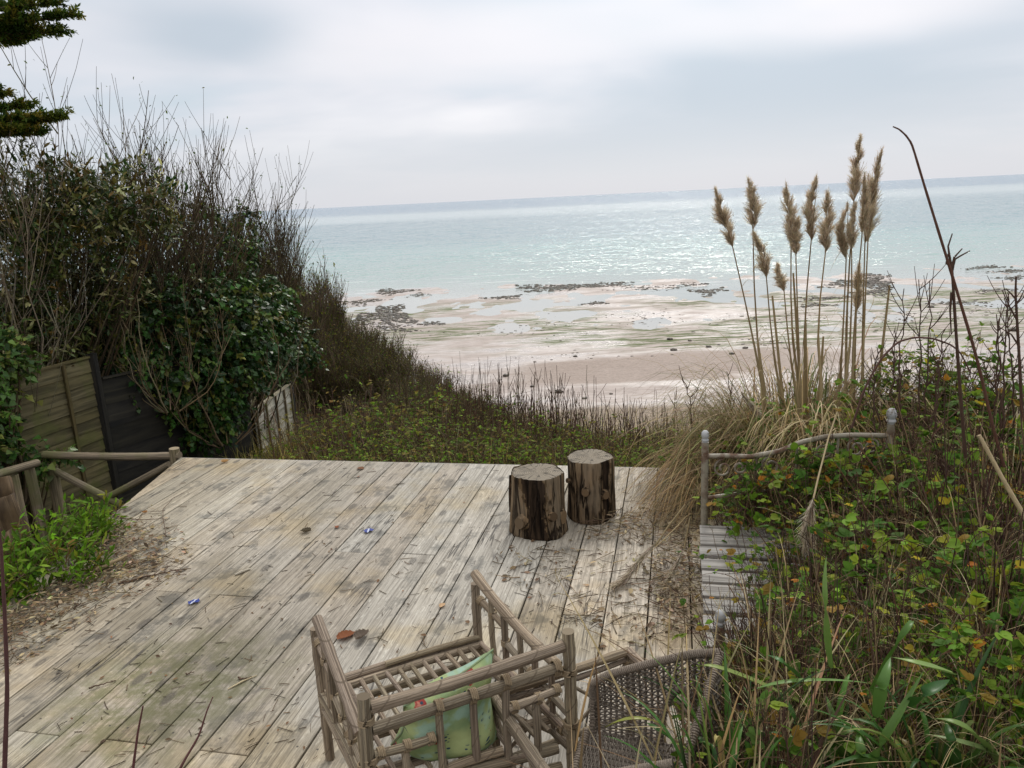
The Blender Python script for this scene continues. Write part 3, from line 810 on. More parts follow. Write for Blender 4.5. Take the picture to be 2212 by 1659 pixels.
def log_stool(label, base, hgt, rad, seed, char_at, knots, flare=0.12, strip=None):
    rng = np.random.default_rng(seed)
    t = thing('log_stool', label, 'log stool', base, 0, 'two sawn log stools')
    nA, nH = 150, 34
    th = np.arange(nA) * 2 * pi / nA
    lob = sum(rng.uniform(.018, .042) * np.cos(k * th + rng.uniform(0, 6)) for k in (2, 3, 4, 5)) + sum(rng.uniform(.004, .014) * np.cos(k * th + rng.uniform(0, 6)) for k in (7, 11, 16, 23)) + sum(rng.uniform(.002, .007) * np.cos(k * th + rng.uniform(0, 6)) for k in (31, 43, 57))
    V, G, C = [], [], []
    for j in range(nH):
        h = j / (nH - 1)
        f = 1 + flare * (1 - h) ** 2.2 - 0.02 * h
        wv = 0.020 * np.cos(3 * th + 3.2 * h + seed) + 0.014 * np.cos(6 * th - 4.5 * h) + 0.008 * np.cos(14 * th - 4 * h)
        edge = -0.016 if j == nH - 1 else (-.03 if j == 0 else 0)
        r = rad * (f * (1 + lob) + wv + edge)
        V += [(r[i] * cos(th[i]), r[i] * sin(th[i]), h * hgt) for i in range(nA)]
        G += [(th[i] * rad, h * hgt, seed) for i in range(nA)]
    q = [[j * nA + i, j * nA + (i + 1) % nA, (j + 1) * nA + (i + 1) % nA, (j + 1) * nA + i] for j in range(nH - 1) for i in range(nA)]
    # a broad scorched / blackened bark band down one side stays on the bark
    for j in range(nH - 1):
        for i in range(nA):
            d = abs((th[i] - char_at[0] + pi) % (2 * pi) - pi)
            wdt = char_at[1] * (0.85 + .55 * float(vnoise(arr([j * .13 + seed]), arr([th[i] * 1.5 + 20]), 8)[0])) + .10 * float(vnoise(arr([j * .5 + seed]), arr([th[i] * 9 + 20]), 9)[0])
            C.append((.20, .185, .195) if d < wdt else ((.6, .56, .5) if d < wdt * 1.3 else (1, 1, 1)))
    mb = MB(); mb.add(V, q=q, col=C, g=G)
    obj('bark', mb, M_BARK, t)
    mb = MB()
    rt = np.hypot(arr(V)[-nA:, 0], arr(V)[-nA:, 1])
    tv, tg = [(0, 0, hgt - .004)], [(0, 0, 0)]
    for f in (.35, .7, .92, 1.0):
        for i in range(nA):
            z = hgt - .004 + 0.004 * sin(3 * th[i] + seed) * f + rng.uniform(-.0015, .0015) - (0.002 if f == 1.0 else 0)
            tv.append((rt[i] * f * cos(th[i]), rt[i] * f * sin(th[i]), z)); tg.append((rt.mean() * f * (1 + lob[i]), rt[i] * f * cos(th[i]), rt[i] * f * sin(th[i])))
    tt = [[0, 1 + i, 1 + (i + 1) % nA] for i in range(nA)]
    qq = [[1 + k * nA + i, 1 + (k + 1) * nA + i, 1 + (k + 1) * nA + (i + 1) % nA, 1 + k * nA + (i + 1) % nA] for k in range(3) for i in range(nA)]
    mb.add(tv, q=qq, t=tt, g=tg)
    obj('sawn_top', mb, M_END, t)
    for (ang, z, kr, ln, up) in knots:
        mb = MB()
        d = arr([cos(ang), sin(ang), up]); d /= np.linalg.norm(d)
        p0 = arr([cos(ang), sin(ang), 0]) * rad * 0.86 + arr([0, 0, z - .03 * up])
        P = np.stack([p0, p0 + d * (rad * .16 + ln * .4), p0 + d * (rad * .16 + ln)])
        tubes(mb, P[None], [[kr * 1.5, kr * 1.08, kr * .92]], 12, (.9, .85, .8), cap=True)
        obj('branch_stub', mb, M_BARK, t)
    if strip is not None:
        mb = MB()
        a0 = strip
        for k in range(3):
            aa = a0 + k * .07
            P = [(cos(aa) * rad * (1.03 + .05 * sin(z * 9 + k)), sin(aa) * rad * (1.03 + .05 * sin(z * 9 + k)), z) for z in np.linspace(hgt * .3, hgt * (.92 - .1 * k), 7)]
            tubes(mb, arr(P)[None], np.full((1, 7), .011), 5, (.35, .3, .26))
        obj('bark_strip', mb, M_BARK, t)
    return t
b1 = on_z(1166, 1168, 0); b1 = b1 + unit(b1 * arr([1, 1, 0])) * 0.185
h1 = on_y(1160, 1018, b1[1])[2]
log_stool('wider log stool with blackened bark and two sawn stubs, nearer of the pair', b1, h1, 0.178, 3, (-1.75, .42), [(-2.28, .115, .042, .03, .1), (-1.12, .16, .03, .035, .25), (-.55, .12, .05, .01, 0)], strip=2.95)
b2 = on_z(1277, 1133, 0); b2 = b2 + unit(b2 * arr([1, 1, 0])) * 0.165
h2 = on_y(1272, 985, b2[1])[2]
log_stool('narrower brown log stool with a small stub, standing behind the blackened one', b2, h2, 0.165, 11, (-.95, .22), [(-1.85, .24, .028, .03, .1), (-2.6, .30, .018, .03, .2), (-1.0, .2, .03, .006, 0)], flare=.03)


# ------------------------------------------------------------------ bamboo armchair seen from behind
def pole(mb, a, b, r, col=None, nodes=True, sag=0.004, sides=10, r2=None, n=None):
    a, b = arr(a), arr(b)
    L = np.linalg.norm(b - a)
    k = max(6, int(L / 0.035)) if n is None else n
    s = RNG.normal(0, sag, 3)
    P = arc(a, b, k, s)
    rr = np.linspace(r, r if r2 is None else r2, k) * (1 + RNG.uniform(-.025, .025, k))
    if nodes:
        j0 = random.randint(1, 5)
        for j in range(j0, k - 1, random.randint(5, 8)): rr[j] *= 1.12
    if col is None:
        s_ = random.uniform(.82, 1.12); col = (s_, s_ * random.uniform(.96, 1.02), s_ * random.uniform(.9, 1.02))
    tubes(mb, P[None], rr[None], sides, col, cap=True)
def cane(name, parent, a, b, r, **k):
    mb = MB(); pole(mb, a, b, r, **k); return obj(name, mb, M_BAMBOO, parent)
def binding(parent, p, axis, r, turns=4, pitch=.0062):
    mb = MB()
    ax = unit(axis); ref = arr([0, 0, 1.]) if abs(ax[2]) < .8 else arr([1., 0, 0])
    n_ = unit(np.cross(ax, ref)); b_ = np.cross(ax, n_)
    t = np.linspace(0, 2 * pi * turns, turns * 14)
    P = arr(p) + (np.cos(t)[:, None] * n_ + np.sin(t)[:, None] * b_) * r + ax * ((t / (2 * pi) - turns / 2) * pitch)[:, None]
    tubes(mb, P[None], np.full((1, len(P)), .0036), 5, (1, .95, .85))
    return obj('binding', mb, M_BIND, parent)

FL, FR = arr((-.822, 2.726, 0)), arr((-.200, 3.02, 0))
BL, BR = arr((-.535, 2.215, 0)), arr((.158, 2.475, 0))
def build_bamboo_chair():
    t = thing('bamboo_armchair', 'low weathered bamboo armchair with barred back, seen from behind, holding a cushion', 'armchair', (0, 0, 0))
    zz = arr((0, 0, 1.))
    nb = unit(np.cross(BR - BL, zz)); nl = unit(np.cross(FL - BL, zz)); nr = unit(np.cross(FR - BR, zz))
    back = lambda a, b: on_plane(*c3(a, b), BL, nb)
    left = lambda a, b: on_plane(*c3(a, b), BL, nl)
    right = lambda a, b: on_plane(*c3(a, b), BR, nr)
    ztl = back(480, 1085)[2]; ztr = back(2080, 575)[2]
    # four posts
    cane('back_post', t, BL, BL + zz * ztl, .0225, sides=14)
    cane('back_post', t, BR, BR + zz * ztr, .0225, sides=14)
    cane('front_post', t, FL, FL + zz * .595, .019, sides=12)
    cane('front_post', t, FR, FR + zz * .60, .0195, sides=12)
    # arms run from the front posts back to the back posts
    La, Lb = left(95, 470), left(435, 1380)
    Ra, Rb = right(1345, 115), right(2010, 850)
    cane('arm', t, La, Lb, .0205, sides=14, sag=.006)
    cane('arm', t, Ra, Rb, .0205, sides=14, sag=.006)
    bv = unit(BR - BL)
    def rail(p, q, r, name='back_rail'):
        return cane(name, t, p, q, r, sides=12)
    off = nb * .0
    p1, q1 = back(525, 1175), back(2045, 690)
    rail(p1, q1, .0215)
    p2, q2 = back(535, 1350), back(2015, 860)
    rail(p2, q2, .0205)
    rail(back(550, 1550), back(1035, 1412), .0155)
    rail(back(1615, 1190), back(2020, 1030), .0145)
    # seat level rails across the back
    rail(back(560, 1860), back(2000, 1500), .020, 'seat_rail')
    rail(back(1090, 1680), back(1570, 1515), .0165, 'seat_rail')
    rail(back(560, 2000), back(2030, 1640), .016, 'seat_rail')
    # upright bars of the back
    for u_, v0, v1 in ((790, 1490, 1800), (1058, 1190, 1850), (1330, 1095, 1600), (1590, 985, 1720), (1828, 1130, 1570)):
        a, b = back(u_, v0), back(u_ - 8, v1)
        b = arr((a[0], a[1], b[2]))
        cane('back_bar', t, b, a, .0145, sides=10)
    for u_, v_ in ((1058, 1190), (1330, 1100), (1590, 990)):
        binding(t, back(u_, v_ - 15), bv, .0245, 4)
    for u_, v_, r_ in ((1000, 1425, .019), (600, 1540, .019), (1660, 1175, .019), (1850, 1105, .019), (1990, 1040, .019), (1990, 860, .026), (810, 1480, .019)):
        binding(t, back(u_, v_), bv, r_, 4)
    for P0, z0 in ((BL, ztl - .09), (BL, ztl - .24), (BL, ztl - .3), (BR, ztr - .16), (BR, ztr - .38)):
        binding(t, P0 + zz * z0, zz, .026, 4)
    # side panels: lower rail, sloping rail and uprights under each arm
    for f, b, ra, rb, sgn in ((FL, BL, La, Lb, 0), (FR, BR, Ra, Rb, 1)):
        av = unit(rb - ra)
        at = lambda s, dz: arr([*(f + (b - f) * s)[:2], (ra + (rb - ra) * s)[2] + dz])
        cane('side_rail', t, at(.02, -.105), at(.34, -.105), .0135, sides=10)
        cane('side_rail', t, at(.34, -.175), at(.98, -.175), .0145, sides=10)
        cane('seat_rail', t, arr([*f[:2], .30]), arr([*b[:2], .25]), .021, sides=12)
        cane('seat_rail', t, arr([*f[:2], .24]), arr([*b[:2], .19]), .016, sides=10)
        for s, dz0, dz1 in ((.20, -.01, -.33), (.34, -.01, -.33), (.50, -.01, -.30), (.66, -.01, -.33), (.83, -.02, -.31)):
            cane('side_bar', t, at(s, dz1), at(s, dz0), .0125 if s != .34 else .0145, sides=9)
            binding(t, at(s, -.105 if s < .3 else -.175), zz, .0165, 4)
        binding(t, at(.06, -.105), av, .0165, 4); binding(t, at(.62, -.175), av, .018, 4)
        binding(t, arr([*(f + (b - f) * .93)[:2], .254]), b - f, .025, 4)
    # seat: doubled front rail, cross bearer and the slats
    s0, s1 = .335, .30
    f0, f1 = FL + zz * .335, FR + zz * .335
    fv = unit(FR - FL); dv = unit((BL + BR) / 2 - (FL + FR) / 2)
    cane('seat_rail', t, f0 + fv * .01, f1 - fv * .01, .0185, sides=12)
    cane('seat_rail', t, f0 + dv * .038 - zz * .012, f1 + dv * .038 - zz * .012, .017, sides=12)
    cane('seat_rail', t, f0 + fv * .26 + dv * .02 + zz * .024, f1 - fv * .01 + dv * .02 + zz * .018, .0125, sides=10)
    cane('seat_rail', t, f0 - zz * .10, f1 - zz * .10, .0165, sides=10)
    cane('bearer', t, (FL + BL) / 2 + zz * .262, (FR + BR) / 2 + zz * .262, .019, sides=10)
    cane('bearer', t, FL * .2 + BL * .8 + zz * .245, FR * .2 + BR * .8 + zz * .245, .019, sides=10)
    n = 13
    for i in range(n):
        s = (i + .75) / n
        a = FL * (1 - s) + FR * s + dv * .045 + zz * .338
        b = BL * (1 - s) + BR * s - dv * .03 + zz * .272
        cane('seat_slat', t, a, b, .0098, sides=8, nodes=False, sag=.003)
    return back, bv, nb
chair_back, CHV, CHN = build_bamboo_chair()

# cushion: a squashed square pillow with pinched corners, patterned cotton
m, nt = newmat('floral cushion cotton')
g = attr(nt, 'gc').outputs['Vector']
base = nt.mix(nt.step(nt.noise(g, 2.2, 3), 0.38, 0.62), (0.30, 0.40, 0.20), (0.46, 0.52, 0.24))
base = nt.mix(nt.math('MULTIPLY', nt.step(nt.noise(nt.mapping(g, loc=(3, 1, 0)), 3.1, 3), 0.50, 0.62), 0.8), base, (0.38, 0.55, 0.47))
v = nt.new('ShaderNodeTexVoronoi', feature='F1'); v.inputs['Scale'].default_value = 5.2
nt.link(nt.mapping(g, loc=(.3, .7, 0)), v.inputs['Vector'])
pn = nt.noise(g, 16, 3, 0.6)
fl = nt.math('ADD', v.outputs['Distance'], nt.math('MULTIPLY', pn, 0.35))
sel = nt.sep(v.outputs['Color'])
red = nt.math('MULTIPLY', nt.step(fl, 0.56, 0.50), nt.math('GREATER_THAN', sel[0], 0.52))
c = nt.mix(red, base, nt.mix(nt.step(pn, .45, .55), (0.40, 0.07, 0.06), (0.58, 0.23, 0.17)))
v2 = nt.new('ShaderNodeTexVoronoi', feature='F1'); v2.inputs['Scale'].default_value = 15
nt.link(nt.mapping(g, scale=(1, 1.7, 1), rot=(0, 0, .6)), v2.inputs['Vector'])
lf = nt.math('MULTIPLY', nt.step(nt.math('ADD', v2.outputs['Distance'], nt.math('MULTIPLY', pn, .2)), 0.47, 0.42), nt.math('MULTIPLY', nt.math('GREATER_THAN', nt.sep(v2.outputs['Color'])[1], 0.66), nt.step(nt.noise(nt.mapping(g, loc=(1, 7, 0)), 2.6, 2), 0.47, 0.55)))
c = nt.mix(lf, c, (0.05, 0.09, 0.13))
weave = nt.noise(g, 260, 2)
fold = nt.noise(g, 6, 3, 0.5)
M_CUSH = finish(m, nt, c, 0.85, nt.math('ADD', nt.math('MULTIPLY', weave, .1), fold), 0.5, 0.02, spec=0.15, transl=0.3)

def build_cushion():
    nv = CHN if CHN[1] > 0 else -CHN
    cor = {}
    for k_, (a, b), d in (('tl', (790, 1165), .10), ('tr', (1480, 705), .16), ('br', (1520, 1420), .09), ('bl', (690, 1490), .13)):
        cor[k_] = on_plane(*c3(a, b), BL + nv * d, nv)
    n = 30
    sgrid = np.linspace(-1, 1, n)
    V, G = [], []
    for side in (1, -1):
        for j in range(n):
            for i in range(n):
                a, b = sgrid[i], sgrid[j]
                pin = 1 - .10 * (1 - a * a) * (abs(b) ** 6) - .0
                pin2 = 1 - .10 * (1 - b * b) * (abs(a) ** 6)
                x, y = a * pin2, b * pin
                p = (cor['bl'] * (1 - x) * (1 - y) + cor['br'] * (1 + x) * (1 - y) + cor['tr'] * (1 + x) * (1 + y) + cor['tl'] * (1 - x) * (1 + y)) / 4
                th_ = .085 * (max(0, 1 - a ** 4) * max(0, 1 - b ** 4)) ** .5
                th_ *= 1 + .10 * sin(5 * a + 2 * b) + .08 * sin(7 * b - 3 * a)
                sagf = .03 * (1 - b) * (1 - a * a)
                V.append(p + nv * (side * th_ + .012 * sin(4 * b + a)) - arr((0, 0, sagf)))
                G.append((a * .55 + (3 if side > 0 else 0), b * .55, 0))
    nn = n * n
    q = []
    for s in (0, 1):
        for j in range(n - 1):
            for i in range(n - 1):
                f = [s * nn + j * n + i, s * nn + j * n + i + 1, s * nn + (j + 1) * n + i + 1, s * nn + (j + 1) * n + i]
                q.append(f if s else f[::-1])
    mb = MB(); mb.add(V, q=q, g=G)
    o = obj('cushion', mb, M_CUSH)
    tag(o, 'slumped pale green floral cushion standing in the bamboo armchair', 'cushion')
    # piped seam round the rim
    rim = [V[j * n] for j in range(n)] + [V[(n - 1) * n + i] for i in range(1, n)] + [V[j * n + n - 1] for j in range(n - 2, -1, -1)] + [V[i] for i in range(n - 2, -1, -1)]
    mb = MB(); tubes(mb, arr(rim)[None], np.full((1, len(rim)), .005), 6, (1, 1, 1))
    obj('piping', mb, M_CUSH, o)
build_cushion()


# ------------------------------------------------------------------ bamboo table frame
def build_table():
    z = .40
    A = on_z(*c4(1090, 603), z); B = on_z(*c4(560, 772), z)
    ev = unit(A - B); rv = arr((ev[1], -ev[0], 0))          # along the far edge, then towards the viewer
    W_, D_ = .60, .62
    P = [A - ev * W_, A, A + rv * D_, A - ev * W_ + rv * D_]
    t = thing('bamboo_table', 'low bamboo table frame with crossed struts, between the two chairs', 'table', (0, 0, 0))
    zz = arr((0, 0, 1.))
    for i in range(4):
        p, q = P[i], P[(i + 1) % 4]
        cane('top_rail', t, p, q, .0185, sides=10)
        cane('lower_rail', t, p - zz * .035, q - zz * .035, .011, sides=8)
        cane('leg', t, p * arr([1, 1, 0]), p - zz * .008, .020, sides=10)
        cane('stretcher', t, p - zz * .30, q - zz * .30, .014, sides=8)
        d = q - p
        for k in range(2):
            s0, s1 = p + d * (k * .5 + .02), p + d * (k * .5 + .48)
            cane('cross_strut', t, s0 - zz * .05, s1 - zz * .29, .0075, sides=7, nodes=False)
            cane('cross_strut', t, s1 - zz * .05, s0 - zz * .29, .0075, sides=7, nodes=False)
        binding(t, p - zz * .05, zz, .023, 5)
build_table()


# ------------------------------------------------------------------ wicker chair
def wk_mat():
    m, nt = newmat('grey wicker')
    g = attr(nt, 'gc').outputs['Vector']
    a = nt.noise(nt.mapping(g, scale=(12, 6, 6)), 4, 3, .6)
    c = nt.mix(nt.step(a, .36, .64), (0.06, 0.047, 0.037), (0.29, 0.245, 0.20))
    c = nt.mix(1.0, c, attr(nt, 'Col').outputs['Color'], 'MULTIPLY')
    return finish(m, nt, c, 0.65, a, 0.4, 0.002, spec=0.3)
M_WICKER = wk_mat()

def weave(mb, S, stakes, rows, r=.0034, hole=None, amp=.005, rstake=.005, rowspan=(0, 1)):
    """S(s,t)->point, N out. stakes uprights, rows weavers; hole(s,t)->True leaves a gap"""
    eps = 1e-3
    def nrm(s, t):
        a = arr(S(min(s + eps, 1), t)) - arr(S(max(s - eps, 0), t)); b = arr(S(s, min(t + eps, 1))) - arr(S(s, max(t - eps, 0)))
        n = np.cross(a, b); return n / (np.linalg.norm(n) + 1e-9)
    P, R, C = [], [], []
    ss = np.linspace(0, 1, stakes)
    for i, s in enumerate(ss):
        tt = np.linspace(rowspan[0], rowspan[1], 13)
        for k in range(12):
            if hole and (hole(s, tt[k]) or hole(s, tt[k + 1])): continue
            ts = np.linspace(tt[k], tt[k + 1], 3)
            P.append([S(s, x) for x in ts]); R.append([rstake] * 3); C.append((.75, .72, .7))
    for j in range(rows):
        t = rowspan[0] + (rowspan[1] - rowspan[0]) * (j + .5) / rows
        shade = random.uniform(.75, 1.25)
        for i in range(stakes - 1):
            sA, sB = ss[i], ss[i + 1]
            if hole and hole((sA + sB) / 2, t): continue
            if random.random() < .012: continue
            pts = []
            for k in range(4):
                f = k / 3; s = sA + (sB - sA) * f
                sg = (1 if (i + j) % 2 else -1) * cos(pi * f) * amp
                tj = t + random.uniform(-.1, .1) / rows
                pts.append(arr(S(s, tj)) + nrm(s, t) * sg)
            P.append(pts); R.append([r] * 4); C.append((shade,) * 3)
    P3 = [p for p in P if len(p) == 3]; P4 = [p for p in P if len(p) == 4]
    c3_ = [c for p, c in zip(P, C) if len(p) == 3]; c4_ = [c for p, c in zip(P, C) if len(p) == 4]
    if P3: tubes(mb, arr(P3), np.full((len(P3), 3), rstake), 5, arr(c3_))
    if P4: tubes(mb, arr(P4), np.full((len(P4), 4), r), 5, arr(c4_))
def wrapped(mb, path, r, wraps, rs=.0032):
    """a rim rod with a strand wound round it"""
    path = arr(path); n = len(path)
    tubes(mb, path[None], np.full((1, n), r), 8, (.8, .76, .72), cap=True)
    L = np.concatenate([[0], np.cumsum(np.linalg.norm(np.diff(path, axis=0), axis=1))]); L /= L[-1]
    k = wraps * 8
    s = np.linspace(0, 1, k)
    c = np.stack([np.interp(s, L, path[:, i]) for i in range(3)], 1)
    T = unit(np.gradient(c, axis=0)); ref = arr([.2, .3, 1.]); N = unit(np.cross(T, ref)); B = np.cross(T, N)
    a = s * wraps * 2 * pi
    tubes(mb, (c + (r + rs * .4) * (np.cos(a)[:, None] * N + np.sin(a)[:, None] * B))[None], np.full((1, k), rs), 5, (1.05, 1, .95))

def build_wicker():
    t = thing('wicker_chair', 'old grey wicker chair with arched arm opening, half overgrown by brambles', 'chair', (0, 0, 0))
    z0 = .36
    A0 = on_z(*c4(765, 1335), z0); A1 = on_z(*c4(1440, 1450), z0)
    d = unit((A1 - A0) * arr([1, 1, 0])); L = .43
    nrm = arr((d[1], -d[0], 0))
    if nrm[1] > 0: nrm = -nrm
    Wd = .50
    def top(s):
        v = on_plane(*c4(np.interp(s, [0, .5, .8, 1.0], [705, 1180, 1540, 1800]), np.interp(s, [0, .12, .5, .8, 1.0], [895, 815, 690, 610, 600])), A0, nrm)
        return v[2]
    tops = [top(s) for s in np.linspace(0, 1, 15)]
    topz = lambda s: float(np.interp(s, np.linspace(0, 1, 15), tops))
    arm = lambda s, tt: A0 + d * (L * s) - nrm * (.03 * sin(pi * tt)) + arr((0, 0, 1.)) * (tt * (topz(s) - z0))
    hole = lambda s, tt: ((s - .70) / .155) ** 2 + ((tt) / .60) ** 2 < 1
    mb = MB(); weave(mb, arm, 22, 27, r=.0032, hole=hole)
    obj('arm_panel', mb, M_WICKER, t)
    mb = MB(); wrapped(mb, [arm(s, 1) + nrm * 0 for s in np.linspace(0, 1, 22)], .0105, 70)
    obj('arm_rim', mb, M_WICKER, t)
    mb = MB(); wrapped(mb, [arm(0, x) for x in np.linspace(1, -.2, 9)], .013, 22)
    obj('arm_post', mb, M_WICKER, t)
    mb = MB(); wrapped(mb, [arm(.70 - .155 * cos(x), max(0, .60 * sin(x))) for x in np.linspace(0, pi, 19)], .011, 34)
    obj('arch_rim', mb, M_WICKER, t)
    # back, round the right hand end, higher
    zb = topz(1)
    def back(s, tt):
        ang = s * .5
        p = A0 + d * (L - .10 * s) + nrm * (Wd * s)
        return p + arr((0, 0, 1.)) * (tt * (zb - z0) * (1 - .45 * s))
    mb = MB(); weave(mb, back, 21, 27, r=.0031); obj('back_panel', mb, M_WICKER, t)
    mb = MB(); wrapped(mb, [back(s, 1) for s in np.linspace(0, 1, 22)], .0105, 60); obj('back_rim', mb, M_WICKER, t)
    arm2 = lambda s, tt: arm(s * .78, tt) + nrm * (Wd + .02 * tt)
    mb = MB(); weave(mb, arm2, 21, 23, r=.0031, hole=hole); obj('arm_panel', mb, M_WICKER, t)
    mb = MB(); wrapped(mb, [arm2(s, 1) for s in np.linspace(0, 1, 22)], .0105, 70); obj('arm_rim', mb, M_WICKER, t)
    # seat: strands run from front to back of the picture
    seat = lambda s, tt: A0 + d * (L * tt - .02) + nrm * (Wd * s) + arr((0, 0, 1.)) * (-.012 * sin(pi * s) * sin(pi * tt))
    mb = MB(); weave(mb, seat, 20, 62, r=.0031, amp=.004); obj('seat', mb, M_WICKER, t)
    mb = MB(); wrapped(mb, [seat(s, 0) for s in np.linspace(0, 1, 14)], .013, 40); obj('seat_rim', mb, M_WICKER, t)
    apron = lambda s, tt: seat(s, 0) + arr((0, 0, -.11)) * tt
    mb = MB(); weave(mb, apron, 20, 12); obj('apron', mb, M_WICKER, t)
    for s, tt in ((0.02, .03), (.98, .03), (.02, .95), (.98, .95)):
        p = seat(s, tt)
        mb = MB(); wrapped(mb, [p * arr([1, 1, 0]) + arr((0, 0, z_)) for z_ in np.linspace(0, z0 - .01, 8)], .016, 30)
        obj('leg', mb, M_WICKER, t)
build_wicker()


# ------------------------------------------------------------------ old metal bed with a slatted base
m, nt = newmat('rusting cream paint')
pos = nt.new('ShaderNodeNewGeometry').outputs['Position']
a = nt.noise(pos, 9, 5, .65); b = nt.noise(pos, 42, 4, .6)
rust = nt.math('MAXIMUM', nt.step(a, .46, .6), nt.math('MULTIPLY', nt.step(b, .62, .7), .7))
c = nt.mix(rust, (0.235, 0.20, 0.15), nt.mix(b, (0.055, 0.026, 0.015), (0.15, 0.075, 0.042)))
c = nt.mix(nt.math('MULTIPLY', nt.step(nt.noise(pos, 5, 3), .45, .6), .4), c, (.25, .24, .18))
M_IRON = finish(m, nt, c, nt.math('ADD', .4, nt.math('MULTIPLY', rust, .4)), rust, 0.4, 0.002)
m, nt = newmat('white finial paint')
pos = nt.new('ShaderNodeNewGeometry').outputs['Position']
M_FINIAL = finish(m, nt, nt.mix(nt.step(nt.noise(pos, 30, 4), .5, .68), (0.36, 0.36, 0.36), (0.15, 0.125, 0.10)), .45)

def lathe(mb, c, prof, sides=20, col=(1, 1, 1)):
    a = np.arange(sides) * 2 * pi / sides
    V = arr([[r * cos(x), r * sin(x), z] for r, z in prof for x in a]) + arr(c)
    k = len(prof)
    q = [[j * sides + i, j * sides + (i + 1) % sides, (j + 1) * sides + (i + 1) % sides, (j + 1) * sides + i] for j in range(k - 1) for i in range(sides)]
    mb.add(V, q=q, col=col)
def finial(parent, p, s=1.0):
    mb = MB()
    lathe(mb, p, [(.001 * s, .098 * s), (.016 * s, .095 * s), (.027 * s, .082 * s), (.0315 * s, .063 * s), (.029 * s, .045 * s), (.022 * s, .034 * s), (.021 * s, .030 * s), (.027 * s, .024 * s), (.028 * s, .014 * s), (.022 * s, .006 * s), (.021 * s, 0)])
    return obj('finial', mb, M_FINIAL, parent)
def build_bed():
    t = thing('metal_bed', 'rusting cream metal bed with white knobs and grey slatted base under brambles', 'bed', (0, 0, 0))
    zs = .30
    F0 = on_z(1510, 1136, zs); N0 = on_z(1523, 1375, zs)
    dv = unit((F0 - N0) * arr([1, 1, 0])); sv = arr((dv[1], -dv[0], 0))
    zz = arr((0, 0, 1.))
    Wd = 1.0
    pA = F0 + dv * .035 + sv * .03
    pA[2] = 0
    zt = on_y(1527, 955, pA[1])[2]
    pB0 = on_y(1925, 915, pA[1] - .02); pB = arr((pB0[0], pB0[1], 0)); zt2 = pB0[2]
    def bar(name, P, r, sides=10, mat=M_IRON):
        mb = MB(); P = arr(P); tubes(mb, P[None], np.full((1, len(P)), r), sides, (1, 1, 1), cap=True); return obj(name, mb, mat, t)
    bar('head_post', [pA, pA + zz * zt], .0205, 14); finial(t, pA + zz * zt, .72)
    bar('head_post', [pB, pB + zz * zt2], .0205, 14); finial(t, pB + zz * zt2, .92)
    hv = pB - pA
    def hd(s, z): return pA + hv * s + zz * z
    sx_ = [0, .12, .25, .40, .52, .65, .8, 1.0]
    zy = [on_plane(u_, v_, pA, unit(np.cross(hv, zz)))[2] for u_, v_ in ((1540, 985), (1590, 984), (1640, 986), (1690, 975), (1740, 955), (1790, 943), (1840, 940), (1905, 942))]
    ss = np.linspace(0, 1, 33)
    bar('top_rail', [hd(s, float(np.interp(s, sx_, zy))) for s in ss], .0145, 10)
    zl = zt - .34
    bar('low_rail', [hd(s, zl + .03 * sin(pi * s)) for s in ss[::2]], .012, 8)
    # scrolls hanging below the rail
    for cx, rr, mir in ((.10, .055, 1), (.19, .045, -1), (.82, .055, 1), (.9, .045, -1), (.36, .06, 1), (.64, .06, -1)):
        z_c = float(np.interp(cx, sx_, zy)) - rr - .02
        P = [hd(cx, z_c) + unit(hv) * (mir * rr * (1 - k / 60) * cos(k * .2 + 1.57)) + zz * (rr * (1 - k / 60) * sin(k * .2 + 1.57)) for k in range(44)]
        bar('scroll', P, .0062, 7)
    for s in (.28, .5, .72):
        bar('head_bar', [hd(s, zl), hd(s, float(np.interp(s, sx_, zy)))], .007, 7)
    # slats
    n = 18; pitch = .1435
    for i in range(n):
        p = F0 + dv * (-.052 - pitch * i) + sv * random.uniform(-.006, .004) + zz * random.uniform(-.004, .003)
        if p[1] < 2.80: break
        mb = MB(); axes_box(mb, p, p + sv * (Wd + random.uniform(-.01, .01)) + zz * random.uniform(-.006, .006), .112, .018, col=(random.uniform(.85, 1.15),) * 3)
        bevelled(obj('slat', mb, M_PALLET, t, smooth=False), .003)
    for o_ in (.06, Wd - .06):
        bar('side_rail', [F0 + dv * .03 + sv * o_ - zz * .030, F0 - dv * 1.36 + sv * o_ - zz * .030], .018, 8)
    # near post with its knob, among the stems
    kp = on_y(1556, 1352, 2.76)
    mb = MB(); tubes(mb, arr([[kp[0], kp[1], 0.0], [kp[0], kp[1], kp[2]]])[None], np.full((1, 2), .0185), 14, cap=True); obj('foot_post', mb, M_IRON, t)
    finial(t, kp, .72)
    return t, pA, pB, dv, sv
BED = build_bed()


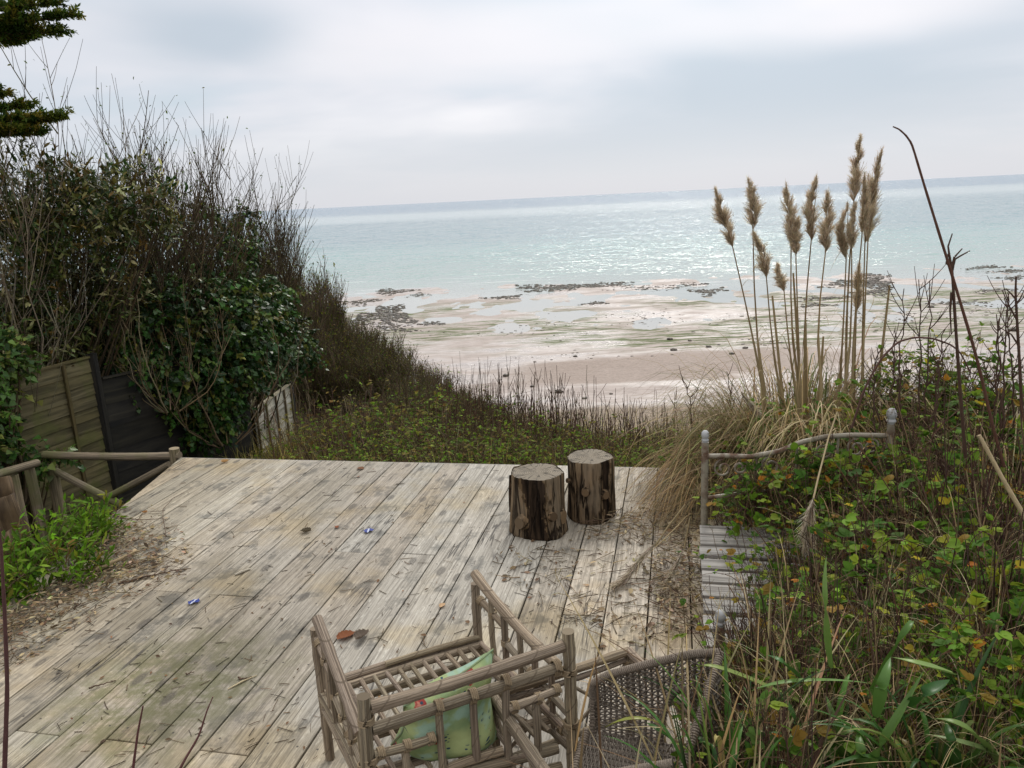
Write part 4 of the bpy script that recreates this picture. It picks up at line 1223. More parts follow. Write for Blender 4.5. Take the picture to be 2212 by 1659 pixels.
# ------------------------------------------------------------------ fences and the rustic rail
def fence_panel(label, a, b, top, boards, bh, mat, battens=(), kind='fence_panel', cat='fence panel', lap=.012, batten_mat=None, rise=0.0, post=True):
    """a, b ground points; boards counted down from the top line (z top at a, top+rise at b)"""
    t = thing(kind, label, cat, tuple(a))
    a, b = arr(a), arr(b); L = a.copy(); X = unit((b - a) * arr([1, 1, 0])); ln = np.linalg.norm((b - a)[:2])
    Y = arr((X[1], -X[0], 0)); 
    if np.dot(Y, -a) < 0: Y = -Y                       # faces the deck
    mb = MB()
    for i in range(boards):
        z1 = top - i * bh; z0 = z1 - bh - .016
        off = lap * .5
        V = []; G = []
        sd_ = random.uniform(0, 60)
        nseg = 9
        for k in range(nseg):
            x = ln * k / (nseg - 1); dz = rise * k / (nseg - 1) + random.uniform(-.003, .003)
            for (yy, zz_) in ((.004, z1), (.004 + lap * 1.4, z0), (.004 + lap * 1.4 - .009, z0), (-.006, z1)):
                p = X * x + Y * yy; V.append((p[0], p[1], zz_ + dz - a[2])); G.append((x + sd_, zz_ * 1.0, yy))
        q = []
        for k in range(nseg - 1):
            for m_ in range(4):
                q.append([k * 4 + m_, k * 4 + (m_ + 1) % 4, (k + 1) * 4 + (m_ + 1) % 4, (k + 1) * 4 + m_])
        q += [[3, 2, 1, 0], [(nseg - 1) * 4 + m_ for m_ in range(4)]]
        s_ = random.uniform(.75, 1.2)
        mb.add(V, q=q, col=(s_, s_, s_ * random.uniform(.9, 1.05)), g=G)
    obj('lap_boards', mb, mat, t, smooth=False)
    zbot = top - boards * bh - .05
    for f in battens:
        p = X * (ln * f) + Y * (lap * 1.4 + .018)
        mb = MB(); dz = rise * f - a[2]
        axes_box(mb, p + arr((0, 0, zbot + dz)), p + arr((0, 0, top + dz + .01)), .036, .024, up=Y, col=(.72, .66, .55))
        obj('batten', mb, batten_mat or mat, t, smooth=False)
    mb = MB()
    axes_box(mb, Y * .006 + arr((0, 0, top + .02 - a[2])), X * ln + Y * .006 + arr((0, 0, top + rise + .02 - a[2])), .055, .022, col=(1.1, 1.05, .95))
    obj('capping', mb, mat, t, smooth=False)
    if post:
        mb = MB(); p = X * (ln + .045) + Y * .01
        axes_box(mb, p + arr((0, 0, zbot - a[2])), p + arr((0, 0, top + rise + .05 - a[2])), .08, .08, up=(1, 0, 0))
        obj('post', mb, M_FENCE_DARK, t, smooth=False)
    return t

FD = arr((sin(radians(19.5)), cos(radians(19.5)), 0))
fA = on_y(190, 775, 8.35); fA = arr((fA[0], fA[1], fA[2]))
ztopA = fA[2]
p0 = fA - FD * 1.75
fence_panel('mossy greenish lap fence panel with two dark battens, at the left of the deck', (p0[0], p0[1], -1.3), (fA[0], fA[1], -1.3), ztopA - .03, 16, .128, M_FENCE, (.02, .42, .80), rise=.03)
p1 = fA - FD * 3.6
fence_panel('mossy lap fence panel mostly hidden by ivy, farthest left', (p1[0], p1[1], -1.3), ((p0 - FD * .1)[0], (p0 - FD * .1)[1], -1.3), ztopA + .06, 16, .128, M_FENCE, (.02, .5, .95), rise=-.02)
fN = unit(np.cross(FD, arr((0, 0, 1.))))
qe = float(np.dot(on_plane(541, 900, fA, fN) - fA, FD))
q0 = fA + FD * .12; q1 = q0 + FD * (qe - .22) * .52
zq = on_plane(195, 828, q0, unit(np.cross(FD, arr((0, 0, 1.)))))[2]
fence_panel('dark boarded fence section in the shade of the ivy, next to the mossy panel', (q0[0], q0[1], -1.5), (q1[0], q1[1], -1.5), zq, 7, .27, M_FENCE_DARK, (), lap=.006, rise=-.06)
q2 = q1 + FD * .10; q3 = fA + FD * qe
zq2 = on_plane(520, 806, q3, unit(np.cross(FD, arr((0, 0, 1.)))))[2]
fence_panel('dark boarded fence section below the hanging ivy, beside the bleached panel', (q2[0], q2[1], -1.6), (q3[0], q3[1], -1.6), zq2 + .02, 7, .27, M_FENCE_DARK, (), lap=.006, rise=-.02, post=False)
r0 = on_y(547, 888, 10.9); r1 = on_y(624, 832, 12.6)
fence_panel('bleached pale lap fence panel with narrow battens, overgrown with twigs', (r0[0], r0[1], -2.4), (r1[0], r1[1], -2.4), r0[2], 13, .125, M_FENCE_PALE, (.02, .27, .53, .78, .99), rise=r1[2] - r0[2], batten_mat=M_POLE)

def rustic_rail():
    t = thing('rustic_rail', 'rustic pole handrail with crossed braces, beside the far left deck corner', 'handrail', (-3.13, 6.87, 0))
    o_ = arr((-3.13, 6.87, 0))
    ev = unit(arr((-4.573, .954, 0)))
    nv = arr((ev[1], -ev[0], 0))
    pl = lambda u_, v_: on_plane(u_, v_, o_, nv) - o_
    def pp(name, a, b, r, **k):
        mb = MB(); pole(mb, a, b, r, sag=.010, nodes=False, **k); return obj(name, mb, M_POLE, t)
    pp('top_rail', pl(95, 982), pl(389, 984), .037)
    k0 = pl(377, 975)
    pp('post', arr((k0[0], k0[1], -1.7)), k0 + arr((0, 0, .03)), .047)
    k1 = pl(112, 1010)
    pp('post', arr((k1[0], k1[1], -1.75)), k1 + arr((0, 0, .02)), .052)
    pp('brace', pl(95, 1003), pl(262, 1090), .036)
    pp('brace', pl(366, 1003), pl(236, 1072), .034)
    k2 = on_y(62, 1008, 6.9) - o_
    pp('post', arr((k2[0], k2[1], -1.6)), k2, .046)
    pp('side_rail', on_y(80, 1000, 6.9) - o_, on_y(-40, 1035, 6.2) - o_, .037)
    k3 = on_y(30, 1025, 6.6) - o_
    pp('post', arr((k3[0], k3[1], -1.6)), k3, .036)
rustic_rail()

def stump():
    p = on_y(22, 1150, 5.35)
    t = thing('tree_stump', 'split weathered tree stump behind the bright green shrub', 'tree stump', tuple(p))
    rng = np.random.default_rng(5)
    for i, (dx, dy, r, h, ln) in enumerate(((.02, 0, .115, .30, -.10), (-.13, .06, .11, .34, .12), (-.05, -.10, .15, .02, .0))):
        nA, nH = 28, 9
        th = np.arange(nA) * 2 * pi / nA
        V, G = [], []
        for j in range(nH):
            f = j / (nH - 1)
            rr = r * (1.35 - .45 * f) * (1 + .14 * np.cos(3 * th + i) + .07 * np.cos(8 * th + 2 * i) + .05 * rng.normal(size=nA))
            for k in range(nA):
                zt = -.35 + (h + .35 + .05 * cos(th[k]) * (j == nH - 1) + ln * cos(th[k] + i) * .5) * f
                V.append((dx + rr[k] * cos(th[k]) + ln * f * .6, dy + rr[k] * sin(th[k]), zt)); G.append((zt, th[k] * r, i * 9))
        V.append((dx + ln * .6, dy, h - .03)); G.append((0, 0, i))
        q = [[j * nA + k, j * nA + (k + 1) % nA, (j + 1) * nA + (k + 1) % nA, (j + 1) * nA + k] for j in range(nH - 1) for k in range(nA)]
        tt = [[(nH - 1) * nA + k, (nH - 1) * nA + (k + 1) % nA, nH * nA] for k in range(nA)]
        mb = MB(); mb.add(V, q=q, t=tt, col=(.62, .54, .46), g=G)
        obj('split_trunk', mb, M_STUMP, t)
stump()


# ------------------------------------------------------------------ plants
UP = arr((0, 0, 1.))
def rand_unit(n, rng, zmin=-1.0):
    z = rng.uniform(zmin, 1, n); a = rng.uniform(0, 2 * pi, n); r = np.sqrt(1 - z * z)
    return np.stack([r * np.cos(a), r * np.sin(a), z], -1)

BROWN = [(.074, .055, .034), (.105, .080, .050), (.052, .041, .028), (.13, .105, .070)]
REDDISH = [(.085, .042, .032), (.06, .032, .028), (.11, .065, .045)]

def shrub_mesh(seed, height, spread, stems, twigs2, twigs3, r0, cols=BROWN, lean=(0, 0), leaf=None, fan=1.0, tip=.0022):
    """multi-stemmed leafless shrub, base at origin: stems -> branches -> twigs, all reaching upward"""
    rng = np.random.default_rng(seed)
    mb = MB()
    n1 = stems
    a = rng.uniform(0, 2 * pi, n1); rad = spread * np.sqrt(rng.uniform(.03, 1, n1))
    h = height * rng.uniform(.62, 1.0, n1) * (1 - .22 * (rad / spread) ** 2)
    tipp = np.stack([np.cos(a) * rad + lean[0] * h, np.sin(a) * rad + lean[1] * h, h], -1)
    base = np.stack([np.cos(a) * rad * .16, np.sin(a) * rad * .16, np.full(n1, -.25)], -1)
    mid = base + (tipp - base) * .5 + np.stack([np.cos(a) * rad * .22 * fan, np.sin(a) * rad * .22 * fan, -h * .06], -1) + rng.normal(0, .05 * height, (n1, 3)) * arr([1, 1, .2])
    k = 9
    C1 = bez(base, mid, tipp, k) 
    C1[:, 1:-1] += rng.normal(0, .012 * height, (n1, k - 2, 3)) * arr([1, 1, .3])
    R1 = np.linspace(1, .12, k)[None] * r0 * rng.uniform(.55, 1.1, n1)[:, None] + tip
    tubes(mb, C1, R1, 5, palette(n1, cols, rng=rng))
    def children(C, n, ln, r, up, ks, tmin=.25):
        idx = rng.integers(0, len(C), n); t = rng.uniform(tmin, .98, n) * (C.shape[1] - 1)
        i0 = np.floor(t).astype(int).clip(0, C.shape[1] - 2); f = (t - i0)[:, None]
        p = C[idx, i0] * (1 - f) + C[idx, i0 + 1] * f
        par = unit(C[idx, i0 + 1] - C[idx, i0])
        d = unit(par * .8 + rand_unit(n, rng) * .75 + UP * up)
        L = ln * rng.uniform(.35, 1.15, n) * (1.1 - .5 * t / (C.shape[1] - 1))
        q = p + d * L[:, None] * .5 + rng.normal(0, .03, (n, 3)) * L[:, None]
        e = p + d * L[:, None] * .95 + UP * (L * .22)[:, None]
        Cc = bez(p, q, e, ks)
        R = np.linspace(1, .2, ks)[None] * (r * rng.uniform(.7, 1.2, n))[:, None] + tip * .8
        tubes(mb, Cc, R, 4 if r > .004 else 3, palette(n, cols, rng=rng))
        return Cc
    C2 = children(C1, twigs2, height * .34, r0 * .32, .45, 6)
    C3 = children(C2, twigs3, height * .17, r0 * .11, .4, 4, .1)
    lmb = None
    if leaf:
        nl, size, lc = leaf
        lmb = MB()
        src = np.concatenate([C3[:, 1:].reshape(-1, 3), C2[:, 2:].reshape(-1, 3)])
        P = src[rng.integers(0, len(src), nl)] + rng.normal(0, .03, (nl, 3))
        D = rand_unit(nl, rng, -.5); N = unit(rand_unit(nl, rng, -.2) + UP * .8)
        s_ = size * rng.uniform(.6, 1.3, nl)
        leaves(lmb, P, D, N, s_, s_ * .62, palette(nl, lc, jit=.25, rng=rng))
    return mb, lmb

def place_shrub(name, label, cat, pos, mb, lmb, group=None, part='branches', lmat=None):
    t = thing(name, label, cat, tuple(pos), 0, group)
    obj(part, mb, M_STEM, t)
    if lmb: obj('leaves', lmb, lmat or M_LEAF, t)
    return t

# tall leafless shrubs behind the fence; each reaches a height read from the photograph
tall = [((215, 770), 10.0, (200, 178), .85, 'tallest leafless shrub, pale twigs rising behind the evergreen bush', -.06),
        ((330, 770), 10.4, (290, 205), .80, 'tall leafless shrub forking above the evergreen bush', -.02),
        ((410, 790), 11.2, (405, 285), .65, 'leafless shrub with a narrow twiggy top, above the ivy', .0),
        ((425, 800), 12.6, (490, 330), .58, 'leafless shrub with upright brown twigs, behind the ivied fence', .02),
        ((535, 810), 13.9, (548, 395), .50, 'leafless brown shrub bending seaward, above the bleached fence panel', .08),
        ((560, 820), 14.0, (572, 480), .34, 'leafless brown shrub at the seaward end of the hedge', .10),
        ((130, 770), 9.6, (150, 200), .7, 'thin leafless shrub growing up through the evergreen bush', .0)]
for i, ((bu, bv_), Y, (tu, tv_), spr, lab, lean) in enumerate(tall):
    tp = on_y(tu, tv_, Y); bp = on_y(bu, bv_, Y)
    gz = max(float(ground_z(bp[0], bp[1])), -1.9)
    hgt = tp[2] - gz
    mb, lmb = shrub_mesh(100 + i, hgt, spr * 1.25, 17 if i < 6 else 9, 250 if i < 6 else 110, 1250 if i < 6 else 330, .020, lean=(lean * 1.0 + (tp[0] - bp[0]) / hgt, 0.0), fan=.6, leaf=(1100, .042, [(.06, .085, .022), (.035, .060, .016), (.085, .085, .025)]) if i < 6 else None)
    place_shrub('bare_shrub', lab, 'shrub', (bp[0], bp[1], gz), mb, lmb)

for i, (bu, bv_, Y, hgt, spr, lab) in enumerate(((455, 905, 9.55, 1.45, 1.15, 'sprawling pale leafless twigs arching out over the dark ivy'), (330, 830, 9.0, 1.3, .9, 'thin bare twigs hanging across the top of the dark fence boards'), (590, 930, 10.4, 1.0, .7, 'thin bare stems growing in front of the bleached fence panel'))):
    mb, lmb = shrub_mesh(140 + i, hgt, spr, 12 if i < 2 else 7, 46 if i < 2 else 24, 90 if i < 2 else 40, .0075, cols=[(.17, .13, .085), (.12, .09, .06), (.21, .17, .12)], fan=2.6, leaf=(60, .045, [(.09, .09, .025), (.05, .075, .02)]), tip=.0018)
    p_ = on_y(bu, bv_, Y); place_shrub('bare_shrub', lab, 'shrub', (p_[0] + .15, p_[1], p_[2] - .1), mb, lmb)

# thicket of leafless scrub spilling down the slope towards the beach
thick = []
for s_ in range(4):
    mb, lmb = shrub_mesh(200 + s_, 1.55, .75, 24, 260, 1150, .011, cols=BROWN + [(.10, .07, .05), (.085, .06, .05)], leaf=(1500, .040, [(.05, .06, .016), (.085, .085, .026), (.03, .045, .014), (.09, .06, .03)]), fan=1.2, tip=.0024)
    thick.append(place_shrub('scrub_bush', 'leafless brown scrub bush in the thicket running down to the beach', 'shrub', (0, 0, -50), mb, lmb, 'scrub bushes of the thicket on the slope'))
silh_u = [590, 630, 680, 720, 785, 855, 945, 1045]; silh_v = [525, 578, 622, 662, 712, 750, 820, 882]; silh_y = [16, 19, 22, 23, 20, 17.5, 14.5, 12]
n_th = 0
def put_scrub(u_, v_, Y, sc=1.0):
    global n_th
    tp = on_y(u_, v_, Y)
    if tp[0] < -2.35 and tp[1] < 14.2: return
    gz = float(ground_z(tp[0], tp[1]))
    hgt = max(.7, min(2.6, tp[2] - gz))
    sc_ = hgt / 1.5
    src = thick[n_th % 4]
    base = (tp[0], tp[1], tp[2] - hgt * .97)
    if n_th < 4: src.location = base; src.scale = (sc * (.6 + .4 * sc_),) * 2 + (sc_,); src.rotation_euler = (0, 0, random.uniform(0, 6))
    else: copy_tree(src, base, random.uniform(0, 6.3), (sc * (.6 + .4 * sc_), sc * (.6 + .4 * sc_), sc_), tilt=(random.uniform(-.08, .08), random.uniform(-.08, .12)))
    n_th += 1
rr = random.Random(4)
for i in range(26):                                   # along the skyline of the thicket
    u_ = 605 + (1040 - 605) * (i + rr.uniform(-.3, .3)) / 25
    put_scrub(u_, float(np.interp(u_, silh_u, silh_v)) + rr.uniform(-6, 14), float(np.interp(u_, silh_u, silh_y)) + rr.uniform(-.6, .6))
for i in range(34):                                   # rows in front of it
    u_ = rr.uniform(655, 1030); f = rr.uniform(.12, .85)
    v0 = float(np.interp(u_, silh_u, silh_v)); y0 = float(np.interp(u_, silh_u, silh_y))
    put_scrub(u_, v0 + (860 - v0) * f + 10, y0 + (11.2 - y0) * f)

# evergreen bush at the left: many blotchy, grey-backed leaves on thin shoots
def blob_pts(lobes, n, rng, shell=.55):
    w_ = arr([l[3] * l[4] * l[5] for l in lobes]) ** .7; w_ /= w_.sum()
    i = rng.choice(len(lobes), n, p=w_); L = arr(lobes)[i]
    d = rand_unit(n, rng); r = rng.uniform(shell, 1.05, n) ** 1.0
    r = np.where(rng.uniform(size=n) < .25, r * rng.uniform(.3, 1, n), r)
    return L[:, :3] + d * L[:, 3:6] * r[:, None], d
def leafy_bush(name, label, cat, lobes, n_tw, per, lsize, lcol, seed, mat, ratio=.45, stemcol=BROWN, shape=LEAF_OVAL, droop=.0, twig=.22, base=None, up=.35, group=None, clump=True):
    """twigs spread through the lobes of the crown, leaves set along each twig"""
    rng = np.random.default_rng(seed)
    lobes = [tuple(l) for l in lobes]
    c0 = arr(base) if base is not None else arr([np.mean([l[0] for l in lobes]), np.mean([l[1] for l in lobes]), min(l[2] - l[5] for l in lobes)])
    t = thing(name, label, cat, tuple(c0), 0, group)
    P, d = blob_pts(lobes, int(n_tw * 1.7), rng)
    if clump:                                            # thin places and clumps rather than an even skin
        gap = vnoise(P[:, 0] * 3.1 + P[:, 2] * 2.3 + 20, P[:, 1] * 2.7 - P[:, 2] * 3.3 + 30, seed)
        keep = np.argsort(-(gap + rng.uniform(-.35, .35, len(P))))[:n_tw]
        P, d = P[keep], d[keep]
    n_tw = len(P)
    P = P - c0
    D = unit(d * .8 + UP * (up - droop) + rng.normal(0, .45, (n_tw, 3)))
    L = twig * rng.uniform(.5, 1.3, n_tw)
    E_ = P + D * L[:, None] + UP * (-droop * .3 * L)[:, None]
    M_ = P + D * (L * .5)[:, None] + rng.normal(0, .02, (n_tw, 3))
    C = bez(P, M_, E_, 4)
    mb = MB(); tubes(mb, C, np.linspace(1, .4, 4)[None] * np.full((n_tw, 1), .0035), 3, palette(n_tw, stemcol, rng=rng))
    # limbs out to the lobes
    lims = []
    for l in lobes:
        for _ in range(5):
            e = arr(l[:3]) - c0 + rand_unit(1, rng)[0] * arr(l[3:6]) * .7
            b_ = rng.normal(0, .12, 3) * arr([1, 1, 0])
            m_ = (b_ + e) / 2 + rng.normal(0, .15, 3)
            lims.append(bez(b_[None], m_[None], e[None], 8)[0])
    tubes(mb, arr(lims), np.linspace(1, .25, 8)[None] * rng.uniform(.012, .026, len(lims))[:, None], 6, palette(len(lims), stemcol, rng=rng))
    obj('branches', mb, M_STEM, t)
    n = n_tw * per
    ti = np.repeat(np.arange(n_tw), per); s_ = np.tile((np.arange(per) + .5) / per, n_tw) + rng.uniform(-.08, .08, n)
    s_ = np.clip(s_, 0.02, 1)[:, None]
    Pl = P[ti] * (1 - s_) ** 2 + 2 * M_[ti] * s_ * (1 - s_) + E_[ti] * s_ ** 2
    Dl = unit(D[ti] * .55 + rand_unit(n, rng) * .8 - UP * droop)
    N = unit(rand_unit(n, rng, -.3) * .7 + UP * .9 + d[ti] * .3)
    sz_ = lsize * rng.uniform(.6, 1.25, n)
    # colour changes shoot by shoot as well as leaf by leaf
    tcol = palette(n_tw, lcol[0], lcol[1] if len(lcol) > 1 else None, .22, rng)[ti] * (1 + rng.normal(0, .16, (n, 1)))
    lm = MB(); leaves(lm, Pl, Dl, N, sz_, sz_ * ratio, np.clip(tcol, .003, 1), shape)
    obj('leaves', lm, mat, t)
    return t
def lobe(u_, v_, Y, rx, rz, ry=None):
    p = on_y(u_, v_, Y); return (p[0], p[1], p[2], rx, ry or rx * .8, rz)

ELA = ([(.060, .062, .020), (.095, .085, .032), (.040, .055, .018), (.25, .22, .14), (.022, .040, .014), (.10, .060, .020)], [3, 2.4, 2.6, 1.5, 3.4, 1.6])
leafy_bush('evergreen_bush', 'big evergreen bush with olive brown leaves and pale undersides, at the left edge', 'bush',
           [lobe(40, 430, 8.8, .62, .55), lobe(130, 520, 8.8, .85, .75), lobe(250, 440, 8.7, .60, .42), lobe(10, 620, 8.6, .8, .9), lobe(150, 640, 8.9, .7, .6), lobe(310, 500, 8.8, .40, .26), lobe(60, 740, 8.5, .75, .5), lobe(330, 460, 8.9, .26, .2)],
           2100, 8, .088, ELA, 21, M_GLOSSY, .42, base=(on_y(60, 900, 8.9)[0], 8.9, -1.3))
leafy_bush('evergreen_bush', 'small evergreen bush with slim silvery green leaves, above the bleached fence panel', 'bush',
           [lobe(575, 762, 10.7, .36, .24), lobe(535, 815, 10.4, .22, .20), lobe(600, 730, 11, .26, .24), lobe(545, 750, 10.9, .3, .25)],
           420, 8, .085, ([(.10, .135, .085), (.06, .10, .06), (.20, .24, .18), (.04, .07, .04)], [2, 3, 1.6, 2]), 22, M_GLOSSY, .36, base=(-4.25, 11.6, -1.6))
IVY = ([(.018, .044, .014), (.032, .068, .018), (.011, .028, .010), (.09, .085, .022), (.055, .085, .02)], [4, 3, 3, 1.3, 1.6])
leafy_bush('ivy', 'dark ivy mass hanging over the dark fence boards', 'ivy',
           [lobe(300, 760, 9.35, .55, .5), lobe(390, 800, 9.6, .62, .5), lobe(470, 780, 9.9, .6, .55), lobe(420, 690, 10.1, .75, .55), lobe(520, 700, 10.5, .7, .6), lobe(330, 690, 9.7, .55, .4), lobe(450, 880, 9.75, .45, .36), lobe(260, 830, 9.05, .3, .22), lobe(370, 860, 9.5, .38, .25), lobe(540, 640, 11.5, .5, .4), lobe(240, 700, 9.4, .4, .35), lobe(590, 640, 12.6, .45, .35), lobe(560, 560, 12.4, .3, .28), lobe(620, 720, 13, .4, .35), lobe(480, 600, 11, .35, .4), lobe(300, 620, 10, .35, .3), lobe(350, 900, 9.5, .2, .12), lobe(420, 940, 9.6, .16, .14), lobe(600, 800, 12.8, .35, .25), lobe(400, 560, 11, .25, .3), lobe(500, 540, 12, .3, .3), lobe(540, 480, 12.8, .22, .25), lobe(440, 480, 11.6, .2, .3), lobe(650, 760, 13.5, .3, .2), lobe(360, 640, 10.2, .4, .35)],
           3700, 8, .064, IVY, 23, M_GLOSSY, .95, shape=LEAF_IVY, droop=.55, up=.0, base=(on_y(420, 950, 10.4)[0], 10.4, -1.5))
leafy_bush('ivy', 'brighter green ivy climbing the farthest left fence panel', 'ivy',
           [lobe(-25, 800, 7.2, .26, .3), lobe(-20, 890, 7.1, .27, .3), lobe(-40, 960, 7.0, .3, .3), lobe(15, 760, 7.4, .2, .16), lobe(110, 990, 7.25, .16, .05), lobe(30, 850, 7.3, .12, .1)],
           520, 7, .066, ([(.045, .085, .02), (.08, .12, .03), (.03, .06, .02), (.12, .13, .04)], [3, 2, 3, 1]), 24, M_GLOSSY, .8, shape=LEAF_IVY, droop=.4, up=.0, base=(on_y(-10, 1000, 7.3)[0], 7.3, -1.2))
leafy_bush('leafy_shrub', 'bright yellow green shrub spilling over the left edge of the deck', 'shrub',
           [lobe(60, 1210, 4.75, .30, .20), lobe(140, 1185, 4.95, .28, .15), lobe(190, 1150, 5.2, .2, .11), lobe(30, 1270, 4.35, .25, .2), lobe(130, 1250, 4.45, .24, .17), lobe(180, 1260, 4.5, .12, .10), lobe(10, 1350, 4.2, .2, .2), lobe(205, 1125, 5.5, .12, .07)],
           480, 7, .066, ([(.062, .115, .016), (.085, .14, .02), (.035, .07, .012), (.13, .16, .03), (.11, .085, .03)], [4, 3, 2.4, 1, .4]), 25, M_LEAF, .42, stemcol=[(.13, .10, .06)], up=.6, twig=.16, base=(on_y(60, 1330, 4.9)[0], 4.9, -.35))

# conifer whose boughs reach in from the left
def conifer():
    rng = np.random.default_rng(31)
    base = arr((-8.6, 8.6, -1.3))
    t = thing('conifer_tree', 'dark conifer reaching into view with flat drooping boughs, top left', 'tree', tuple(base))
    mb = MB()
    tubes(mb, arr([[(0, 0, -.3), (.05, 0, 2), (0, .1, 5), (.05, .1, 8.6)]]), [[.26, .2, .15, .05]], 12, (.10, .075, .055))
    obj('trunk', mb, M_STEM, t)
    lm, bm_ = MB(), MB()
    tips = [((-40, 10), (158, 36), 8.4), ((-60, 40), (135, 70), 8.4), ((-40, -15), (135, 5), 8.2), ((-40, 70), (80, 84), 8.5), ((-60, 90), (35, 92), 8.6), ((-60, 20), (70, 40), 8.2), ((-50, 50), (60, 60), 8.7), ((-60, -30), (90, -12), 8.5), ((-50, 0), (60, 18), 8.6), ((-70, 70), (30, 70), 8.4),
            ((-60, 245), (138, 252), 8.3), ((-60, 262), (110, 262), 8.4), ((-60, 275), (85, 288), 8.3), ((-60, 225), (60, 232), 8.5), ((-60, 250), (70, 272), 8.6), ((-60, 265), (40, 282), 8.2), ((-60, 190), (12, 205), 8.5)]
    for (a, b, Y) in tips:
        e = on_y(*b, Y) - base
        s_ = arr((0, 0, e[2] - rng.uniform(.1, .5))) + rng.normal(0, .05, 3)
        C = bez(s_[None], ((s_ + e) / 2 + arr((0, 0, .22)))[None], e[None], 16)
        tubes(bm_, C, np.linspace(.05, .006, 16)[None], 6, (.09, .065, .045))
        # flat sprays in the outer half of the bough
        n = 150
        f = rng.uniform(.42, 1.0, n) ** .8
        i0 = np.clip((f * 15).astype(int), 0, 14); fr = (f * 15 - i0)[:, None]
        P = C[0, i0] * (1 - fr) + C[0, i0 + 1] * fr
        ax = unit(e - s_)
        side = rng.choice([-1, 1], n)[:, None] * unit(np.cross(ax, UP))[None]
        D = unit(ax[None] * rng.uniform(.5, 1.2, (n, 1)) + side * rng.uniform(.1, .9, (n, 1)) + UP * rng.normal(.05, .28, (n, 1)))
        L = rng.uniform(.10, .30, n) * (1.15 - .75 * f)
        E2 = P + D * L[:, None] + UP * (.03)
        CC = bez(P, (P + E2) / 2 + UP * -.01, E2, 4)
        tubes(bm_, CC, np.linspace(.005, .002, 4)[None] * np.ones((n, 1)), 3, (.05, .055, .02))
        per = 26
        ti = np.repeat(np.arange(n), per); s2 = rng.uniform(.05, 1.05, n * per)[:, None]
        Pl = P[ti] + (E2 - P)[ti] * s2 + rng.normal(0, .010, (n * per, 3))
        Dl = unit(D[ti] * .8 + rand_unit(n * per, rng) * .75)
        sz_ = rng.uniform(.03, .06, n * per)
        leaves(lm, Pl, Dl, rand_unit(n * per, rng), sz_, sz_ * .42, np.repeat(palette(n, [(.032, .052, .014), (.06, .070, .017), (.10, .080, .024), (.018, .034, .011)], [3, 3, 2.2, 2], rng=rng), per, 0))
    obj('boughs', bm_, M_STEM, t)
    obj('foliage', lm, M_LEAF, t)
conifer()
mb, _ = shrub_mesh(33, 2.6, .6, 9, 60, 160, .012, cols=[(.20, .17, .14), (.15, .125, .10)], lean=(.25, 0))
p_ = on_y(-75, 330, 8.0)
gz = -1.2
mb, _ = shrub_mesh(33, on_y(20, 95, 8.0)[2] - gz, .5, 9, 60, 160, .012, cols=[(.20, .17, .14), (.15, .125, .10)], lean=((on_y(25, 120, 8.0)[0] - p_[0]) / 6.0, 0))
place_shrub('bare_shrub', 'pale leafless sapling between the two conifer boughs, at the left edge', 'shrub', (p_[0], 8.0, gz), mb, None)


# ------------------------------------------------------------------ pampas grass
STRAW = [(.36, .28, .16), (.28, .21, .115), (.45, .37, .23), (.20, .15, .085), (.16, .17, .06)]
def plume_strands(top, bot, width, seed, n=1500, dark=1.0):
    """feathery head: side sprays along the axis, each of fine hairs"""
    rng = np.random.default_rng(seed)
    top, bot = arr(top), arr(bot); ax = unit(top - bot); L = np.linalg.norm(top - bot)
    mb = MB()
    nb = 54
    bi = rng.integers(0, nb, n)
    fb, ab, lb = np.sort(rng.beta(1.05, 1.2, nb)), rng.uniform(0, 2 * pi, nb), rng.uniform(.55, 1.35, nb)
    f = np.clip(fb[bi] + rng.normal(0, .012, n), 0, 1)
    a = ab[bi] + rng.normal(0, .22, n)
    u_ = unit(np.cross(ax, arr([0, 1., 0.2]))); v_ = np.cross(ax, u_)
    rad = u_[None] * np.cos(a)[:, None] + v_[None] * np.sin(a)[:, None]
    wprof = 1.12 * width * lb[bi] * (np.minimum(1, .45 + 2.0 * f) * (1 - f ** 1.7) + .06) * (1 + .25 * np.sin(f * 23 + seed) * np.cos(a * 2))
    ln = L * rng.uniform(.10, .27, n) * (1.05 - .5 * f) * lb[bi] ** .5
    bow = np.sin(f * pi)[:, None] * arr([rng.normal(0, .018), rng.normal(0, .018), 0])
    curl = arr([.01, .0, .0])
    P0 = bot + bow + ax * (f * L * .86)[:, None] + rad * (wprof * .10)[:, None]
    out = wprof * rng.uniform(.3, 1.15, n)
    P1 = P0 + ax * (ln * .55)[:, None] + rad * (out * .55)[:, None]
    P2 = P0 + ax * (ln * rng.uniform(.75, 1.1, n))[:, None] + rad * out[:, None] + UP * (-.10 * ln * (1 - f))[:, None]
    core = np.clip(out / width, 0, 1)[:, None]
    c = palette(n, [(.37, .305, .225), (.46, .395, .31), (.27, .215, .155), (.19, .145, .105)], [3, 2.6, 2.4, 1.2 * dark], .14, rng)
    strips(mb, P0, P1, P2, .0042, c, 4)
    # second order hairs
    m_ = n * 2
    i = rng.integers(0, n, m_); t = rng.uniform(.25, .95, m_)[:, None]
    Q0 = P0[i] * (1 - t) ** 2 + 2 * P1[i] * t * (1 - t) + P2[i] * t ** 2
    d = unit(P2[i] - P0[i] + rng.normal(0, .035, (m_, 3)))
    l2 = rng.uniform(.012, .034, m_)[:, None]
    strips(mb, Q0, Q0 + d * l2 * .5, Q0 + d * l2 + UP * -.003, .0026, np.clip(c[i] * 1.12, 0, 1), 3)
    return mb
